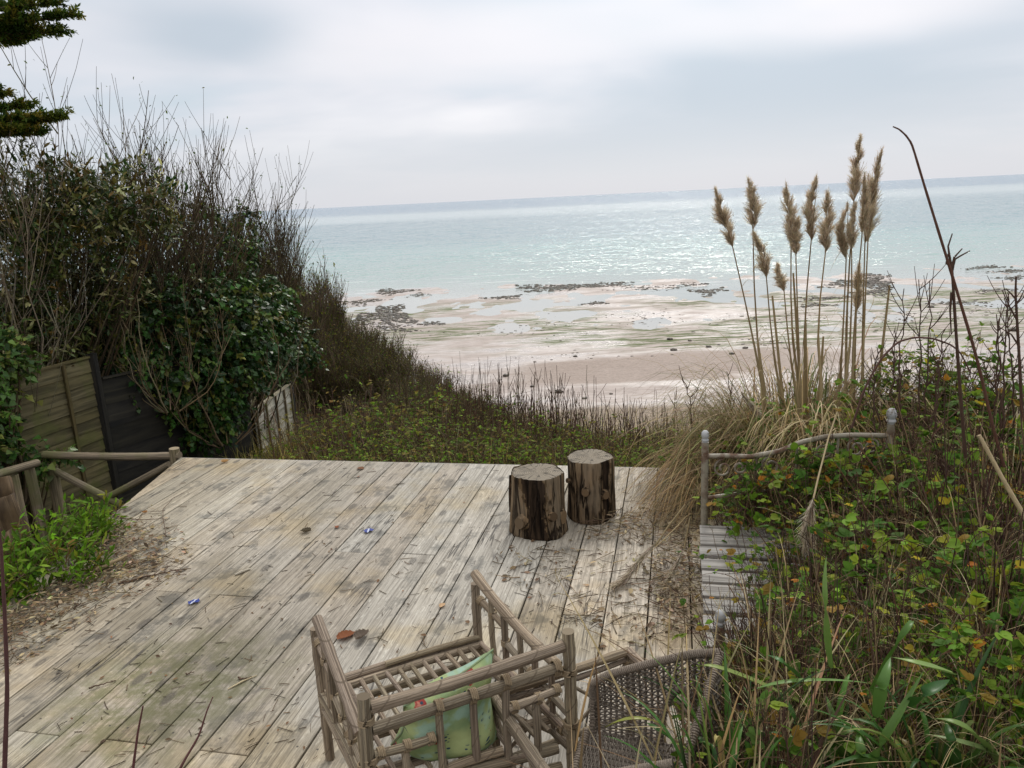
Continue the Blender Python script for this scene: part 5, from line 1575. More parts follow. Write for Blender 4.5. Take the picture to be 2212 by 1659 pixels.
def pampas():
    rng = np.random.default_rng(41)
    Y0 = 5.7
    b0 = on_z(1725, 985, -.08); 
    base = arr((on_y(1735, 900, Y0)[0], Y0, -.10))
    t = thing('pampas_grass', 'clump of dead pampas grass with tall straw stalks and feathery plumes', 'pampas grass', tuple(base))
    heads = [  # plume top, plume foot, stalk low point (pampas close-up), half width
        ((432, 315), (532, 650), (700, 1450), .062), ((612, 255), (642, 560), (705, 1440), .062), ((640, 550), (716, 822), (800, 1500), .055),
        ((820, 293), (850, 655), (890, 1400), .066), ((888, 480), (876, 695), (905, 1500), .045), ((775, 732), (812, 895), (888, 1500), .050),
        ((998, 240), (960, 618), (927, 1400), .060), ((1048, 322), (1036, 692), (1015, 1400), .066), ((1162, 402), (1150, 722), (1105, 1500), .040),
        ((1230, 30), (1192, 402), (1148, 1400), .056), ((1205, 390), (1180, 672), (1140, 1450), .040), ((1246, 238), (1236, 592), (1182, 1500), .040), ((1272, 235), (1252, 640), (1240, 1400), .046),
        ((1352, 98), (1268, 632), (1237, 1400), .060), ((1214, 708), (1206, 1012), (1192, 1480), .044)]
    for i, (tp, ft, lo, hw) in enumerate(heads):
        Y = Y0 + rng.uniform(-.16, .16)
        a, b, c = on_y(*c5(*tp), Y) - base, on_y(*c5(*ft), Y) - base, on_y(*c5(*lo), Y) - base
        d = unit(c - b); root = c + d * (c[2] / max(-d[2], .2)) * 0.9
        bw = arr([rng.normal(0, .028), rng.normal(0, .03), 0])
        P = np.stack([root, c, c + (b - c) * .33 + bw, c + (b - c) * .66 + bw * .8, b, b + (a - b) * .5, a - (a - b) * .1])
        mb = MB(); k = random.uniform(.85, 1.15)
        tubes(mb, P[None], [[.011, .0105, .0075, .0055, .0042, .003, .0012]], 8, (.27 * k, .20 * k, .115 * k))
        # papery sheath wrapped round the lower half
        f0 = rng.uniform(.32, .5)
        S = np.stack([root * .3 + c * .7, c, c + (b - c) * f0 * .5 + bw * f0 * 1.4, c + (b - c) * f0 + bw * min(1, f0 * 3)])
        tubes(mb, S[None], [[.0115, .0125, .0095, .0065]], 8, (.37 * k, .295 * k, .18 * k))
        q0 = S[-1]; sd_ = rng.choice([-1, 1])
        blades(mb, q0[None], (q0 + arr([.02 * sd_, 0, .08]))[None], (q0 + arr([.08 * sd_, rng.normal(0, .03), rng.uniform(-.12, .12)]))[None], .010, (.34, .27, .16), 5, .2)
        for _ in range(3):
            fq = rng.uniform(.1, .75); qs = c + (b - c) * fq + bw * min(1, fq * 3) * .9; sg = rng.choice([-1, 1]); l_ = rng.uniform(.12, .4)
            blades(mb, qs[None], (qs + arr([.05 * sg, rng.normal(0, .04), l_ * .5]))[None], (qs + arr([l_ * .55 * sg, rng.normal(0, .08), rng.uniform(-.25, .15)]))[None], rng.uniform(.005, .009), (.36 * k, .29 * k, .17 * k), 8, .2)
        st = obj('stalk', mb, M_STRAW, t)
        obj('plume', plume_strands(a, b, hw, 300 + i, 1500 if i not in (5,) else 800), M_PLUME, st)
    for tp, lo in (((1387, 860), (1312, 1500)), ((748, 918), (810, 1520)), ((930, 1050), (932, 1500)), ((1026, 1140), (1008, 1400)), ((668, 1175), (705, 1500)), ((862, 795), (905, 1480))):
        Y = Y0 + rng.uniform(-.15, .15)
        a, c = on_y(*c5(*tp), Y) - base, on_y(*c5(*lo), Y) - base
        d = unit(c - a); root = c + d * (c[2] / max(-d[2], .2)) * .9
        mb = MB(); tubes(mb, arr([[root, c, (a + c) / 2, a]]), [[.0125, .0125, .010, .007]], 8, (.30, .235, .14), cap=True)
        obj('broken_stalk', mb, M_STRAW, t)
    # arching leaf tussock
    n = 2100
    a = rng.uniform(0, 2 * pi, n); r0 = .42 * np.sqrt(rng.uniform(0, 1, n))
    P0 = np.stack([r0 * np.cos(a) * 1.25, r0 * np.sin(a), np.zeros(n)], -1)
    aa = a + rng.normal(0, .5, n)
    ln = rng.uniform(.5, 1.5, n)
    hgt = rng.uniform(.45, 1.1, n) * ln
    O = np.stack([np.cos(aa), np.sin(aa), np.zeros(n)], -1)
    P1 = P0 + O * (ln * .30)[:, None] + UP * (hgt * 1.15)[:, None]
    P2 = P0 + O * (ln * rng.uniform(.5, 1.0, n))[:, None] + UP * (hgt * rng.uniform(-.25, .75, n))[:, None]
    mb = MB(); blades(mb, P0, P1, P2, rng.uniform(.004, .010, n), palette(n, STRAW + [(.10, .12, .035), (.12, .085, .045)], [2, 3, 1, 3, 2, 2, 2.5], .2, rng), 8, .2)
    n = 60
    tu, tv_ = rng.uniform(1590, 1860, n), rng.uniform(960, 1090, n)
    E = arr([on_y(a_, b_, y_) for a_, b_, y_ in zip(tu, tv_, rng.uniform(3.95, 4.5, n))]) - base
    S0 = rng.normal(0, .22, (n, 3)) * arr([1.2, .6, .3]) + arr((0, -.3, .35))
    A = S0 * .35 + E * .65; A[:, 2] = np.maximum(S0[:, 2], E[:, 2]) + rng.uniform(.18, .55, n)
    blades(mb, S0, A, E, rng.uniform(.004, .009, n), palette(n, [(.40, .32, .19), (.34, .26, .145), (.26, .20, .11), (.46, .39, .26)], None, .16, rng), 14, .2)
    obj('tussock', mb, M_STRAW, t)
    return base
PBASE = pampas()

# a mop of dry grass that has collapsed to the left, over the deck edge, towards the logs
def fallen_grass():
    rng = np.random.default_rng(43)
    n = 500
    s0 = on_z(1520, 1030, .10); 
    base = arr((s0[0] + .12, s0[1] + .15, 0.0))
    P0 = base + rng.normal(0, 1, (n, 3)) * arr([.10, .28, .10]) + arr((0, 0, .12))
    tu = rng.uniform(1335, 1490, n); tv_ = rng.uniform(1030, 1165, n)
    E = arr([on_z(a, b, rng.uniform(.0, .10)) for a, b in zip(tu, tv_)])
    E = E + rng.normal(0, .05, (n, 3)) * arr([1, 1, .2]); E[:, 2] = np.maximum(E[:, 2], .008)
    M_ = (P0 + E) / 2 + UP * rng.uniform(.12, .38, (n, 1)) + rng.normal(0, .05, (n, 3)) * arr([1, 1, .4])
    mb = MB(); blades(mb, P0 - base, M_ - base, E - base, rng.uniform(.003, .0065, n), palette(n, [(.25, .18, .09), (.19, .135, .066), (.32, .24, .135), (.12, .085, .045)], None, .2, rng), 9, .2)
    # long loose ends arching up against the beach
    k = 150
    Q0 = base + rng.normal(0, 1, (k, 3)) * arr([.15, .3, .1]) + arr((.25, .25, .1))
    tu = rng.uniform(1400, 1640, k); tv_ = rng.uniform(840, 1000, k)
    Ey = rng.uniform(5.0, 5.9, k)
    E2 = arr([on_y(a, b, y) for a, b, y in zip(tu, tv_, Ey)])
    M2 = (Q0 + E2) / 2 + UP * rng.uniform(.1, .4, (k, 1)) + arr([.05, 0, 0])
    blades(mb, Q0 - base, M2 - base, E2 - base, rng.uniform(.003, .006, k), palette(k, STRAW, None, .2, rng), 9, .2)
    o = obj('dry_grass_clump', mb, M_STRAW); o.location = tuple(base)
    tag(o, 'collapsed tuft of dry brown grass combed over the deck beside the log stools', 'grass tuft')
fallen_grass()

# broken plumes
def dead_plume(label, pts, r, seed, stalk=None):
    rng = np.random.default_rng(seed)
    pts = arr(pts); base = pts[-1].copy()
    t = thing('broken_plume', label, 'plume', tuple(base))
    P = pts - base
    mb = MB()
    k = len(P)
    if stalk is not None:
        S = arr(stalk) - base
        tubes(mb, S[None], np.full((1, len(S)), .0048), 7, (.31, .25, .155), cap=True)
        obj('stalk', mb, M_STRAW, t); mb = MB()
    n = 750
    f = rng.uniform(0, 1, n); x = np.linspace(0, 1, k)
    C = np.stack([np.interp(f, x, P[:, i]) for i in range(3)], -1)
    dn = np.stack([np.interp(np.minimum(f + .28, 1.0), x, P[:, i]) for i in range(3)], -1) - C
    w_ = r * (np.sin(np.clip(f * 2.6, 0, 2.9)) * .7 + .35)
    E = C + dn * rng.uniform(.6, 1.1, (n, 1)) + rng.normal(0, 1, (n, 3)) * (w_ * .6)[:, None]
    E[:, 2] = np.maximum(E[:, 2] + base[2], .006) - base[2]
    C[:, 2] = np.maximum(C[:, 2] + base[2], .006) - base[2]
    strips(mb, C, (C + E) / 2 + rng.normal(0, .006, (n, 3)), E, .0042, palette(n, [(.36, .31, .255), (.27, .225, .175), (.44, .39, .33), (.18, .145, .105)], None, .15, rng), 3)
    obj('feathers', mb, M_PLUME, t)
Yd = 3.35
dead_plume('limp grey pampas plume hanging from a snapped stalk above the slatted bed base', [on_y(1757, 1075, Yd), on_y(1750, 1110, Yd - .02), on_y(1738, 1160, Yd - .03), on_y(1752, 1192, Yd - .03)], .045, 51,
           [on_y(1812, 880, 4.3), on_y(1790, 945, 4.0), on_y(1768, 1030, 3.5), on_y(1757, 1078, Yd)])
dead_plume('withered plume lying on the deck at the end of a bent straw', [on_z(1425, 1165, .16), on_z(1385, 1205, .09), on_z(1360, 1245, .04), on_z(1322, 1272, .02)], .03, 52,
           [on_z(1480, 1090, .35), on_z(1445, 1135, .24), on_z(1415, 1180, .13)])
dead_plume('second withered plume lying near the bed slats, stiff and brown', [on_z(1475, 1190, .14), on_z(1458, 1225, .09), on_z(1437, 1265, .03), on_z(1428, 1285, .02)], .026, 53,
           [on_z(1490, 1120, .33), on_z(1478, 1185, .16)])
dead_plume('small pale tuft of plume caught at the foot of the pampas stalks', [on_y(1600, 845, 5.4), on_y(1618, 870, 5.4), on_y(1640, 895, 5.4)], .03, 54)

# ------------------------------------------------------------------ brambles
GREENS = [(.055, .105, .020), (.085, .135, .026), (.035, .070, .018), (.12, .155, .030), (.17, .17, .035), (.24, .10, .025), (.14, .085, .03), (.23, .185, .03)]
GW = [4, 3.4, 3.8, 2.0, 1.0, .45, 1.0, .35]
def bramble(seed, canes, height, reach, leaves_n, lsize, dead=60, shape=LEAF_SERR, cols=GREENS, wts=GW, upright=.5, canecols=REDDISH, cr=.0042, dead_h=1.0):
    """arching thorny canes with leaves in threes, and a share of dead upright stems"""
    rng = np.random.default_rng(seed)
    n = canes
    a = rng.uniform(0, 2 * pi, n)
    O = np.stack([np.cos(a), np.sin(a), np.zeros(n)], -1)
    P0 = O * (rng.uniform(0, .45, n) * reach)[:, None] + UP * -.15
    h = height * rng.uniform(.5, 1.15, n); l = reach * rng.uniform(.35, 1.1, n)
    P1 = P0 + O * (l * .35)[:, None] + UP * (h * (1.25 + upright * .3))[:, None] + rng.normal(0, .08, (n, 3))
    P2 = P0 + O * l[:, None] + UP * (h * rng.uniform(.15, 1.1, n))[:, None] + rng.normal(0, .12, (n, 3))
    k = 10
    C = bez(P0, P1, P2, k)
    sb = MB(); tubes(sb, C, np.linspace(1, .35, k)[None] * rng.uniform(.6, 1.2, n)[:, None] * cr, 5, palette(n, canecols, rng=rng))
    m_ = dead
    if m_:
        a = rng.uniform(0, 2 * pi, m_); r_ = reach * np.sqrt(rng.uniform(0, 1, m_))
        D0 = np.stack([np.cos(a) * r_, np.sin(a) * r_, np.full(m_, -.15)], -1)
        D2 = D0 + rng.normal(0, .22, (m_, 3)) * arr([1, 1, 0]) * height + UP * (height * dead_h * rng.uniform(.35, 1.25, m_))[:, None]
        D1 = (D0 + D2) / 2 + rng.normal(0, .06, (m_, 3))
        tubes(sb, bez(D0, D1, D2, 5), np.linspace(1, .4, 5)[None] * rng.uniform(.4, 1.0, m_)[:, None] * cr * .8, 4, palette(m_, BROWN + REDDISH + [(.20, .155, .10), (.27, .22, .15)], rng=rng))
    # leaf stalks
    q = leaves_n
    i = rng.integers(0, n, q); t = rng.uniform(.18, 1.0, q)
    x = t * (k - 1); i0 = np.clip(x.astype(int), 0, k - 2); f = (x - i0)[:, None]
    S = C[i, i0] * (1 - f) + C[i, i0 + 1] * f
    par = unit(C[i, i0 + 1] - C[i, i0])
    D = unit(rand_unit(q, rng, -.3) + par * .5 + UP * .25)
    pl = rng.uniform(.03, .09, q)[:, None]
    E = S + D * pl
    tubes(sb, bez(S, (S + E) / 2 + UP * .004, E, 3), np.full((q, 3), .0011), 3, palette(q, [(.09, .10, .03), (.12, .06, .03)], rng=rng))
    Nn = unit(UP * 1.0 + rng.normal(0, .38, (q, 3)))
    size = lsize * rng.uniform(.55, 1.25, q)
    tri_col = palette(q, cols, wts, .2, rng)
    Dh = unit(D * arr([1, 1, .35]) + rng.normal(0, .1, (q, 3)))
    side = unit(np.cross(Dh, Nn))
    lm = MB()
    for w_, sc_ in ((0, 1.0), (1, .82), (-1, .82)):
        dd = unit(Dh + side * (1.25 * w_) if w_ else Dh)
        leaves(lm, E, unit(dd - UP * .12), Nn, size * sc_, size * sc_ * .78, np.clip(tri_col * (1 + rng.normal(0, .08, (q, 1))), 0, 1), shape)
    return sb, lm

def put_bush(name, label, cat, pos, sb, lm, group=None, rz=0, lmat=None, part='canes', sc=None):
    t = thing(name, label, cat, tuple(pos), rz, group)
    obj(part, sb, M_STEM, t); obj('leaves', lm, lmat or M_LEAF, t)
    if sc: t.scale = (sc,) * 3
    return t

# mossy green bank of low brambles just past the deck
BANKG = [(.068, .112, .018), (.098, .140, .024), (.046, .080, .014), (.125, .135, .03), (.13, .10, .045), (.095, .060, .028)]
bank = []
for s_ in range(4):
    sb, lm = bramble(400 + s_, 70, .62, .62, [620, 480, 300, 560][s_], .034, [170, 200, 300, 190][s_], LEAF_OVAL, BANKG, [[4, 3, 3, 2, 1.1, 1], [2, 3, 2, 3, 2, 2], [2, 1, 3, 1, 3, 4], [4, 4, 4, 1, .5, .5]][s_], canecols=BROWN + REDDISH, cr=.0038)
    bank.append(put_bush('bramble_bush', 'low green bramble bush on the bank beyond the far edge of the deck', 'bramble', (0, 0, -50), sb, lm, 'low brambles on the bank beyond the deck', lmat=M_LEAF))
rb = random.Random(9); nb_ = 0
def put_bank(x, y, sc, dz=0):
    global nb_
    z = float(ground_z(x, y)) + dz
    if nb_ < 4: bank[nb_].location = (x, y, z); bank[nb_].scale = (sc,) * 3
    else: copy_tree(bank[nb_ % 4], (x, y, z), rb.uniform(0, 6.3), (sc * rb.uniform(.9, 1.15), sc * rb.uniform(.9, 1.15), sc * rb.uniform(.8, 1.15)))
    nb_ += 1
for row, (yo, sc) in enumerate(((.42, .78), (1.05, .95), (1.8, 1.1), (2.7, 1.25), (3.7, 1.35))):
    for i in range(11 if row < 3 else 8):
        f = (i + rb.uniform(-.25, .25) + .5) / (11 if row < 3 else 8)
        xm = (-.285 if yo < 1 else -.235) * (7.0 + yo); x = xm + f * (2.3 - .45 * row - xm) + rb.uniform(-.1, .1)
        y = 6.857 - (x + 3.125) * .2087 + yo + rb.uniform(-.15, .15)
        if y > float(brink(x)) + 1.2: continue
        if x > -.6 and row >= 2: sc_r = .72
        else: sc_r = 1.0
        put_bank(x, y, sc * sc_r * rb.uniform(.85, 1.12), -.10 if row == 0 else 0)
for x, y, sc in ((2.3, 6.4, .8), (2.9, 6.9, .9), (1.7, 6.5, .75), (2.3, 7.4, .9), (3.4, 7.6, 1.0), (2.0, 8.4, 1.0)):
    put_bank(x, y, sc)

# thin dry stems standing up in front of the beach
def dry_stems(seed, n, h, spread):
    rng = np.random.default_rng(seed); mb = MB()
    P0 = rng.normal(0, 1, (n, 3)) * arr([spread, spread * .6, 0]) + UP * -.1
    hh_ = h * rng.uniform(.45, 1.1, n)
    P2 = P0 + rng.normal(0, .07, (n, 3)) * arr([1, 1, 0]) * h + UP * hh_[:, None]
    P1 = (P0 + P2) / 2 + rng.normal(0, .02, (n, 3))
    C = bez(P0, P1, P2, 6)
    tubes(mb, C, np.linspace(1, .45, 6)[None] * np.full((n, 1), .0050), 4, palette(n, REDDISH + BROWN, rng=rng))
    m_ = n * 4; i = rng.integers(0, n, m_); j = rng.integers(1, 5, m_)
    S = C[i, j]; D = unit(rand_unit(m_, rng, .0) + UP * .9); L = rng.uniform(.05, .2, m_)[:, None]
    tubes(mb, bez(S, S + D * L * .5, S + D * L + UP * L * .2, 3), np.full((m_, 3), .0026), 3, palette(m_, REDDISH + BROWN, rng=rng))
    return mb
ds = [dry_stems(500 + i, 22, 1.0, .26) for i in range(3)]
dm = [d.mesh('dry_weed') for d in ds]
for i, (u_, v_, Y) in enumerate(((905, 770, 11), (950, 780, 11), (985, 765, 10), (1040, 790, 10), (1085, 800, 9.5), (1110, 815, 9.2), (1150, 805, 9.5), (1190, 830, 9.0), (1225, 840, 9.0), (1270, 855, 8.8), (1320, 845, 8.6), (1365, 870, 8.4), (1410, 850, 8.2), (1450, 830, 8.0), (1490, 850, 7.6), (1030, 760, 9.8), (1120, 850, 8.4), (1240, 880, 8.2), (1350, 890, 8), (1000, 840, 8.6), (1060, 860, 8.4), (1090, 780, 9.4), (1170, 780, 9.2), (1210, 790, 9.0), (1300, 820, 8.6), (1385, 900, 7.8), (1430, 890, 7.6), (960, 810, 9.6), (1330, 910, 7.6), (1270, 900, 7.8), (1465, 905, 7.4))):
    tp = on_y(u_, v_, Y); gz = float(ground_z(tp[0], tp[1]))
    o = obj('dry_weed', dm[i % 3], M_STEM)
    s_ = max(.9, min(2.6, (tp[2] - gz) / 1.0))
    o.location = (tp[0], tp[1], tp[2] - s_ * 1.0); o.scale = (1.05, 1.05, s_); o.rotation_euler = (0, 0, random.uniform(0, 6))
    tag(o, 'sparse tuft of thin dry reddish stems on the bank, standing up against the beach', 'dry weed', 'tufts of dry stems along the brink')

# leaf litter and creeping growth that nobody could count
rng = np.random.default_rng(61)
n = 22000
X = rng.uniform(-4.2, 4.5, n); Yy = rng.uniform(5.7, 13.5, n)
far = 6.857 - (X + 3.125) * .2087
ok = (Yy > far + .05) | (X > 2.75)
X, Yy = X[ok], Yy[ok]; n = len(X)
P = np.stack([X, Yy, ground_z(X, Yy) + rng.uniform(0, .10, n)], -1)
mb = MB(); s_ = rng.uniform(.025, .06, n)
leaves(mb, P, unit(rand_unit(n, rng) * arr([1, 1, .4])), unit(UP + rng.normal(0, .5, (n, 3))), s_, s_ * .6, palette(n, BANKG + [(.12, .08, .045), (.16, .12, .07), (.08, .055, .035)], None, .25, rng))
k = 11000
X = rng.uniform(-4, 4, k); Yy = rng.uniform(5.7, 13, k); far = 6.857 - (X + 3.125) * .2087; ok = Yy > far + .08; X, Yy = X[ok], Yy[ok]; k = len(X)
P0 = np.stack([X, Yy, ground_z(X, Yy)], -1); P2 = P0 + rng.normal(0, .15, (k, 3)) * arr([1, 1, 0]) + UP * rng.uniform(.10, .55, (k, 1))
strips(mb, P0, (P0 + P2) / 2 + rng.normal(0, .03, (k, 3)), P2, .006, palette(k, STRAW + BROWN + BROWN, None, .2, rng), 4)
n = 9000
X = rng.uniform(-13, -3.3, n); Yy = rng.uniform(2.0, 13, n); P = np.stack([X, Yy, ground_z(X, Yy) + rng.uniform(0, .12, n)], -1)
s_ = rng.uniform(.03, .08, n)
leaves(mb, P, unit(rand_unit(n, rng) * arr([1, 1, .5])), unit(UP + rng.normal(0, .5, (n, 3))), s_, s_ * .6, palette(n, BANKG + [(.12, .08, .045), (.08, .055, .035)], None, .25, rng))
tag(obj('undergrowth', mb, M_LEAF), 'creeping weeds and dead leaves covering the bank behind the deck', 'undergrowth', kind='stuff')

# bramble jungle to the right: bigger leaves near by
jung = []
for s_ in range(3):
    sb, lm = bramble(430 + s_, 46, .62, .50, 380, .052, 230, LEAF_SERR, GREENS, GW, cr=.0045)
    jung.append((sb.mesh('canes'), lm.mesh('leaves')))
smallb = []
for s_ in range(2):
    sb, lm = bramble(440 + s_, 16, .30, .24, 70, .050, 60, LEAF_SERR, GREENS, GW, cr=.0036)
    smallb.append((sb.mesh('canes'), lm.mesh('leaves')))
JL = 'tangled bramble bush with serrated green and rusty leaves, in the thicket right of the bed'
jn = 0
for (u_, v_, Y, sc, lab) in ((1560, 1010, 5.3, .55, None), (1640, 1040, 5.1, .7, None), (1720, 1030, 4.9, .8, None), (1800, 1010, 5.0, .9, None), (1890, 990, 5.0, 1.0, None), (1980, 960, 5.0, 1.1, None), (2080, 930, 4.8, 1.1, None), (2190, 940, 4.5, 1.1, None), (2260, 1010, 4.2, 1.0, None),
                             (1990, 830, 5.3, .8, None), (2070, 800, 5.2, .75, None), (2180, 860, 5.0, .9, None), (1700, 960, 5.5, .8, None), (1820, 930, 5.6, .8, None),
                             (1690, 1105, 4.5, .6, None), (1850, 1120, 4.0, .9, None), (1960, 1110, 3.9, 1.0, None), (2080, 1080, 3.8, 1.0, None), (2200, 1080, 3.5, 1.0, None),
                             (1760, 1215, 3.5, .75, None), (1850, 1250, 3.2, .85, None), (1950, 1240, 3.1, .95, None), (2070, 1220, 3.0, 1.0, None), (2190, 1220, 2.8, 1.0, None),
                             (1790, 1370, 2.75, .75, None), (1900, 1370, 2.6, .8, None), (2010, 1350, 2.5, .85, None), (2130, 1350, 2.35, .85, None), (2230, 1380, 2.2, .8, None),
                             (1720, 1400, 2.75, .6, None), (2180, 1500, 1.95, .6, None), (1990, 1500, 2.1, .55, None), (1850, 1480, 2.2, .5, None), (1620, 1470, 2.45, .42, None), (1640, 1075, 4.12, .42, None), (1740, 1060, 4.05, .5, None), (1840, 1050, 3.95, .55, None), (1590, 1120, 4.16, .3, None), (1930, 1000, 4.0, .7, None), (1500, 1640, 1.9, .25, None), (1650, 1010, 4.1, .34, None), (1730, 1000, 4.05, .40, None), (1810, 1000, 4.0, .42, None), (1590, 1030, 4.3, .3, None), (1575, 1410, 2.55, .3, None), (1680, 1570, 1.8, .36, None), (1650, 1440, 2.2, .34, None), (1640, 985, 4.08, .3, None), (1590, 1440, 2.35, .24, None), (1620, 1385, 2.62, .22, None), (1690, 1240, 3.4, .5, None)):
    c_ = on_y(u_, v_, Y)
    z0 = c_[2] - .40 * sc
    me = jung[jn % 3]
    if sc < .47: me = smallb[jn % 2]; sc *= 2.3; z0 = c_[2] - .18
    t = thing('bramble_bush', JL, 'bramble', (c_[0], c_[1], z0), random.uniform(0, 6.3), 'bramble bushes of the thicket at the right')
    obj('canes', me[0], M_STEM, t); obj('leaves', me[1], M_LEAF, t)
    s2 = sc * random.uniform(.92, 1.08); t.scale = (s2, s2, s2 * random.uniform(.9, 1.15)); t.rotation_euler = (random.uniform(-.12, .12), random.uniform(-.12, .12), t.rotation_euler[2])
    jn += 1

tang = []
for s_ in range(2):
    rng = np.random.default_rng(480 + s_); n = 64; mb = MB()
    P0 = rng.normal(0, 1, (n, 3)) * arr([.11, .10, 0]); P2 = P0 + rng.normal(0, 1, (n, 3)) * arr([.13, .12, 0]) + arr([-.06, 0, 0]) + UP * rng.uniform(.3, .95, (n, 1))
    P1 = (P0 + P2) / 2 + rng.normal(0, .04, (n, 3))
    C = bez(P0, P1, P2, 7); tubes(mb, C, np.linspace(1, .4, 7)[None] * rng.uniform(.0018, .0048, (n, 1)), 5, palette(n, REDDISH + [(.12, .07, .055), (.22, .17, .11), (.30, .24, .16), (.06, .035, .035)], None, .2, rng))
    m_ = 100; i = rng.integers(0, n, m_); j = rng.integers(2, 6, m_); S = C[i, j]; D = unit(rand_unit(m_, rng, -.2) + UP * .4); L = rng.uniform(.04, .2, (m_, 1))
    tubes(mb, bez(S, S + D * L * .5, S + D * L + UP * L * .15, 4), np.full((m_, 4), .0014), 4, palette(m_, REDDISH + BROWN, None, .2, rng))
    tang.append(mb.mesh('stem_tangle'))
for i, (u_, v_, Y, sc) in enumerate(((1605, 1350, 2.75, .5), (1660, 1430, 2.4, .6), (1600, 1560, 2.0, .42),  (1730, 1430, 2.3, .8), (1900, 1450, 2.2, .8), (1770, 1260, 3.2, .7), (1850, 1200, 3.4, .9), (1980, 1150, 3.5, 1.0), (2100, 1130, 3.3, 1.0), (2180, 1300, 2.5, .9), (1900, 1080, 4.2, .9), (1700, 1600, 1.75, .5), (2080, 1040, 4.0, 1.0), (1960, 1020, 4.6, 1.0), (2190, 1100, 3.2, 1.1), (1800, 1330, 2.8, .8))):
    c_ = on_y(u_, v_, Y); o = obj('stem_tangle', tang[i % 2], M_STEM)
    o.location = (c_[0], c_[1], c_[2] - .42 * sc); o.scale = (sc * 1.1, sc * 1.1, sc); o.rotation_euler = (0, 0, random.uniform(-.7, .7))
    tag(o, 'tangle of slanting purplish dead bramble stems in the right hand thicket', 'dead stems', 'tangles of dead stems in the right hand thicket')
tuft = []
for s_ in range(2):
    rng = np.random.default_rng(470 + s_); n = 90
    a = rng.uniform(0, 2 * pi, n); O = np.stack([np.cos(a), np.sin(a), 0 * a], -1); l = rng.uniform(.35, .95, n)
    P0 = O * rng.uniform(0, .12, (n, 1)); P1 = P0 + O * (l * .22)[:, None] + UP * (l * .85)[:, None]; P2 = P0 + O * (l * rng.uniform(.3, .95, n))[:, None] + UP * (l * rng.uniform(-.1, .95, n))[:, None]
    mb = MB(); blades(mb, P0, P1, P2, rng.uniform(.003, .008, n), palette(n, STRAW + [(.12, .085, .05), (.07, .05, .035)], None, .22, rng), 8, .2); tuft.append(mb.mesh('dry_grass'))
for i, (u_, v_, Y, sc) in enumerate(((1640, 1000, 5.0, .8), (1760, 980, 5.0, .9), (1850, 960, 4.9, .9), (1950, 1000, 4.6, .9), (2100, 960, 4.4, .9), (2190, 1010, 3.9, .9), (1700, 1150, 4.0, .6), (1820, 1180, 3.5, .7), (1960, 1190, 3.3, .7), (2100, 1190, 3.0, .7), (1720, 1330, 2.8, .55), (1860, 1330, 2.6, .55), (2000, 1400, 2.3, .55), (2150, 1400, 2.2, .55), (1640, 1440, 2.3, .5), (1760, 1500, 2.1, .5), (1930, 1550, 1.9, .45), (2100, 1560, 1.8, .42), (1680, 1600, 1.85, .4), (1540, 1060, 4.9, .6))):
    c_ = on_y(u_, v_, Y); o = obj('dry_grass_tuft', tuft[i % 2], M_STRAW)
    o.location = (c_[0], c_[1], c_[2] - .35 * sc); o.scale = (sc,) * 3; o.rotation_euler = (0, 0, random.uniform(0, 6))
    tag(o, 'loose tuft of straw coloured dead grass poking through the right hand brambles', 'grass tuft', 'dead grass tufts among the right hand brambles')

# the tall leaning dead canes and bare saplings at the right
def cane_thing(name, label, cat, pts, r0, r1, col, side=None, group=None):
    pts = arr(pts); base = pts[0].copy(); P = pts - base
    k = 4 * (len(P) - 1) + 1
    x = np.linspace(0, len(P) - 1, k)
    C = np.stack([np.interp(x, np.arange(len(P)), P[:, i]) for i in range(3)], -1)
    C[1:-1] = (C[:-2] + C[1:-1] * 2 + C[2:]) / 4
    t = thing(name, label, cat, tuple(base), 0, group)
    mb = MB(); rr_ = np.linspace(r0, r1, k) * (1 + .06 * np.sin(np.arange(k) * 2.1)); tubes(mb, C[None], rr_[None], 8, col, cap=True)
    obj('stem', mb, M_STEM, t)
    for s in side or []:
        S = arr(s) - base
        mb = MB(); tubes(mb, S[None], np.linspace(r1 * 1.2, r1 * .5, len(S))[None], 6, col); obj('side_shoot', mb, M_STEM, t)
    return t
DK = (.075, .045, .036)
Y1 = 3.3
yy = lambda a, b, Y=Y1: on_y(*c5(a, b), Y)
cane_thing('dead_cane', 'very tall dead reddish cane leaning left across the sky, broken at its drooping tip', 'dead cane',
           [yy(2010, 1850), yy(1955, 1659), yy(1860, 1250), yy(1740, 850), yy(1650, 560), yy(1570, 300), yy(1508, 92), yy(1475, 45), yy(1438, 12), yy(1405, -2)], .0078, .0026, (.11, .055, .042))
cane_thing('dead_cane', 'dark upright dead cane forking into three curved twigs, crossing the leaning cane', 'dead cane',
           [yy(1800, 1800, 3.4), yy(1775, 1500, 3.4), yy(1750, 1150, 3.4), yy(1728, 800, 3.4), yy(1722, 740, 3.4)], .0085, .005, DK,
           side=[[yy(1724, 770, 3.4), yy(1712, 700, 3.4), yy(1705, 650, 3.4), yy(1728, 580, 3.4)], [yy(1728, 780, 3.4), yy(1742, 720, 3.4), yy(1775, 700, 3.4), yy(1824, 674, 3.4)], [yy(1728, 760, 3.4), yy(1738, 710, 3.4), yy(1782, 662, 3.4)], [yy(1724, 900, 3.4), yy(1716, 1000, 3.4), yy(1722, 1130, 3.4)], [yy(1720, 760, 3.4), yy(1695, 742, 3.4), yy(1705, 690, 3.4)]])
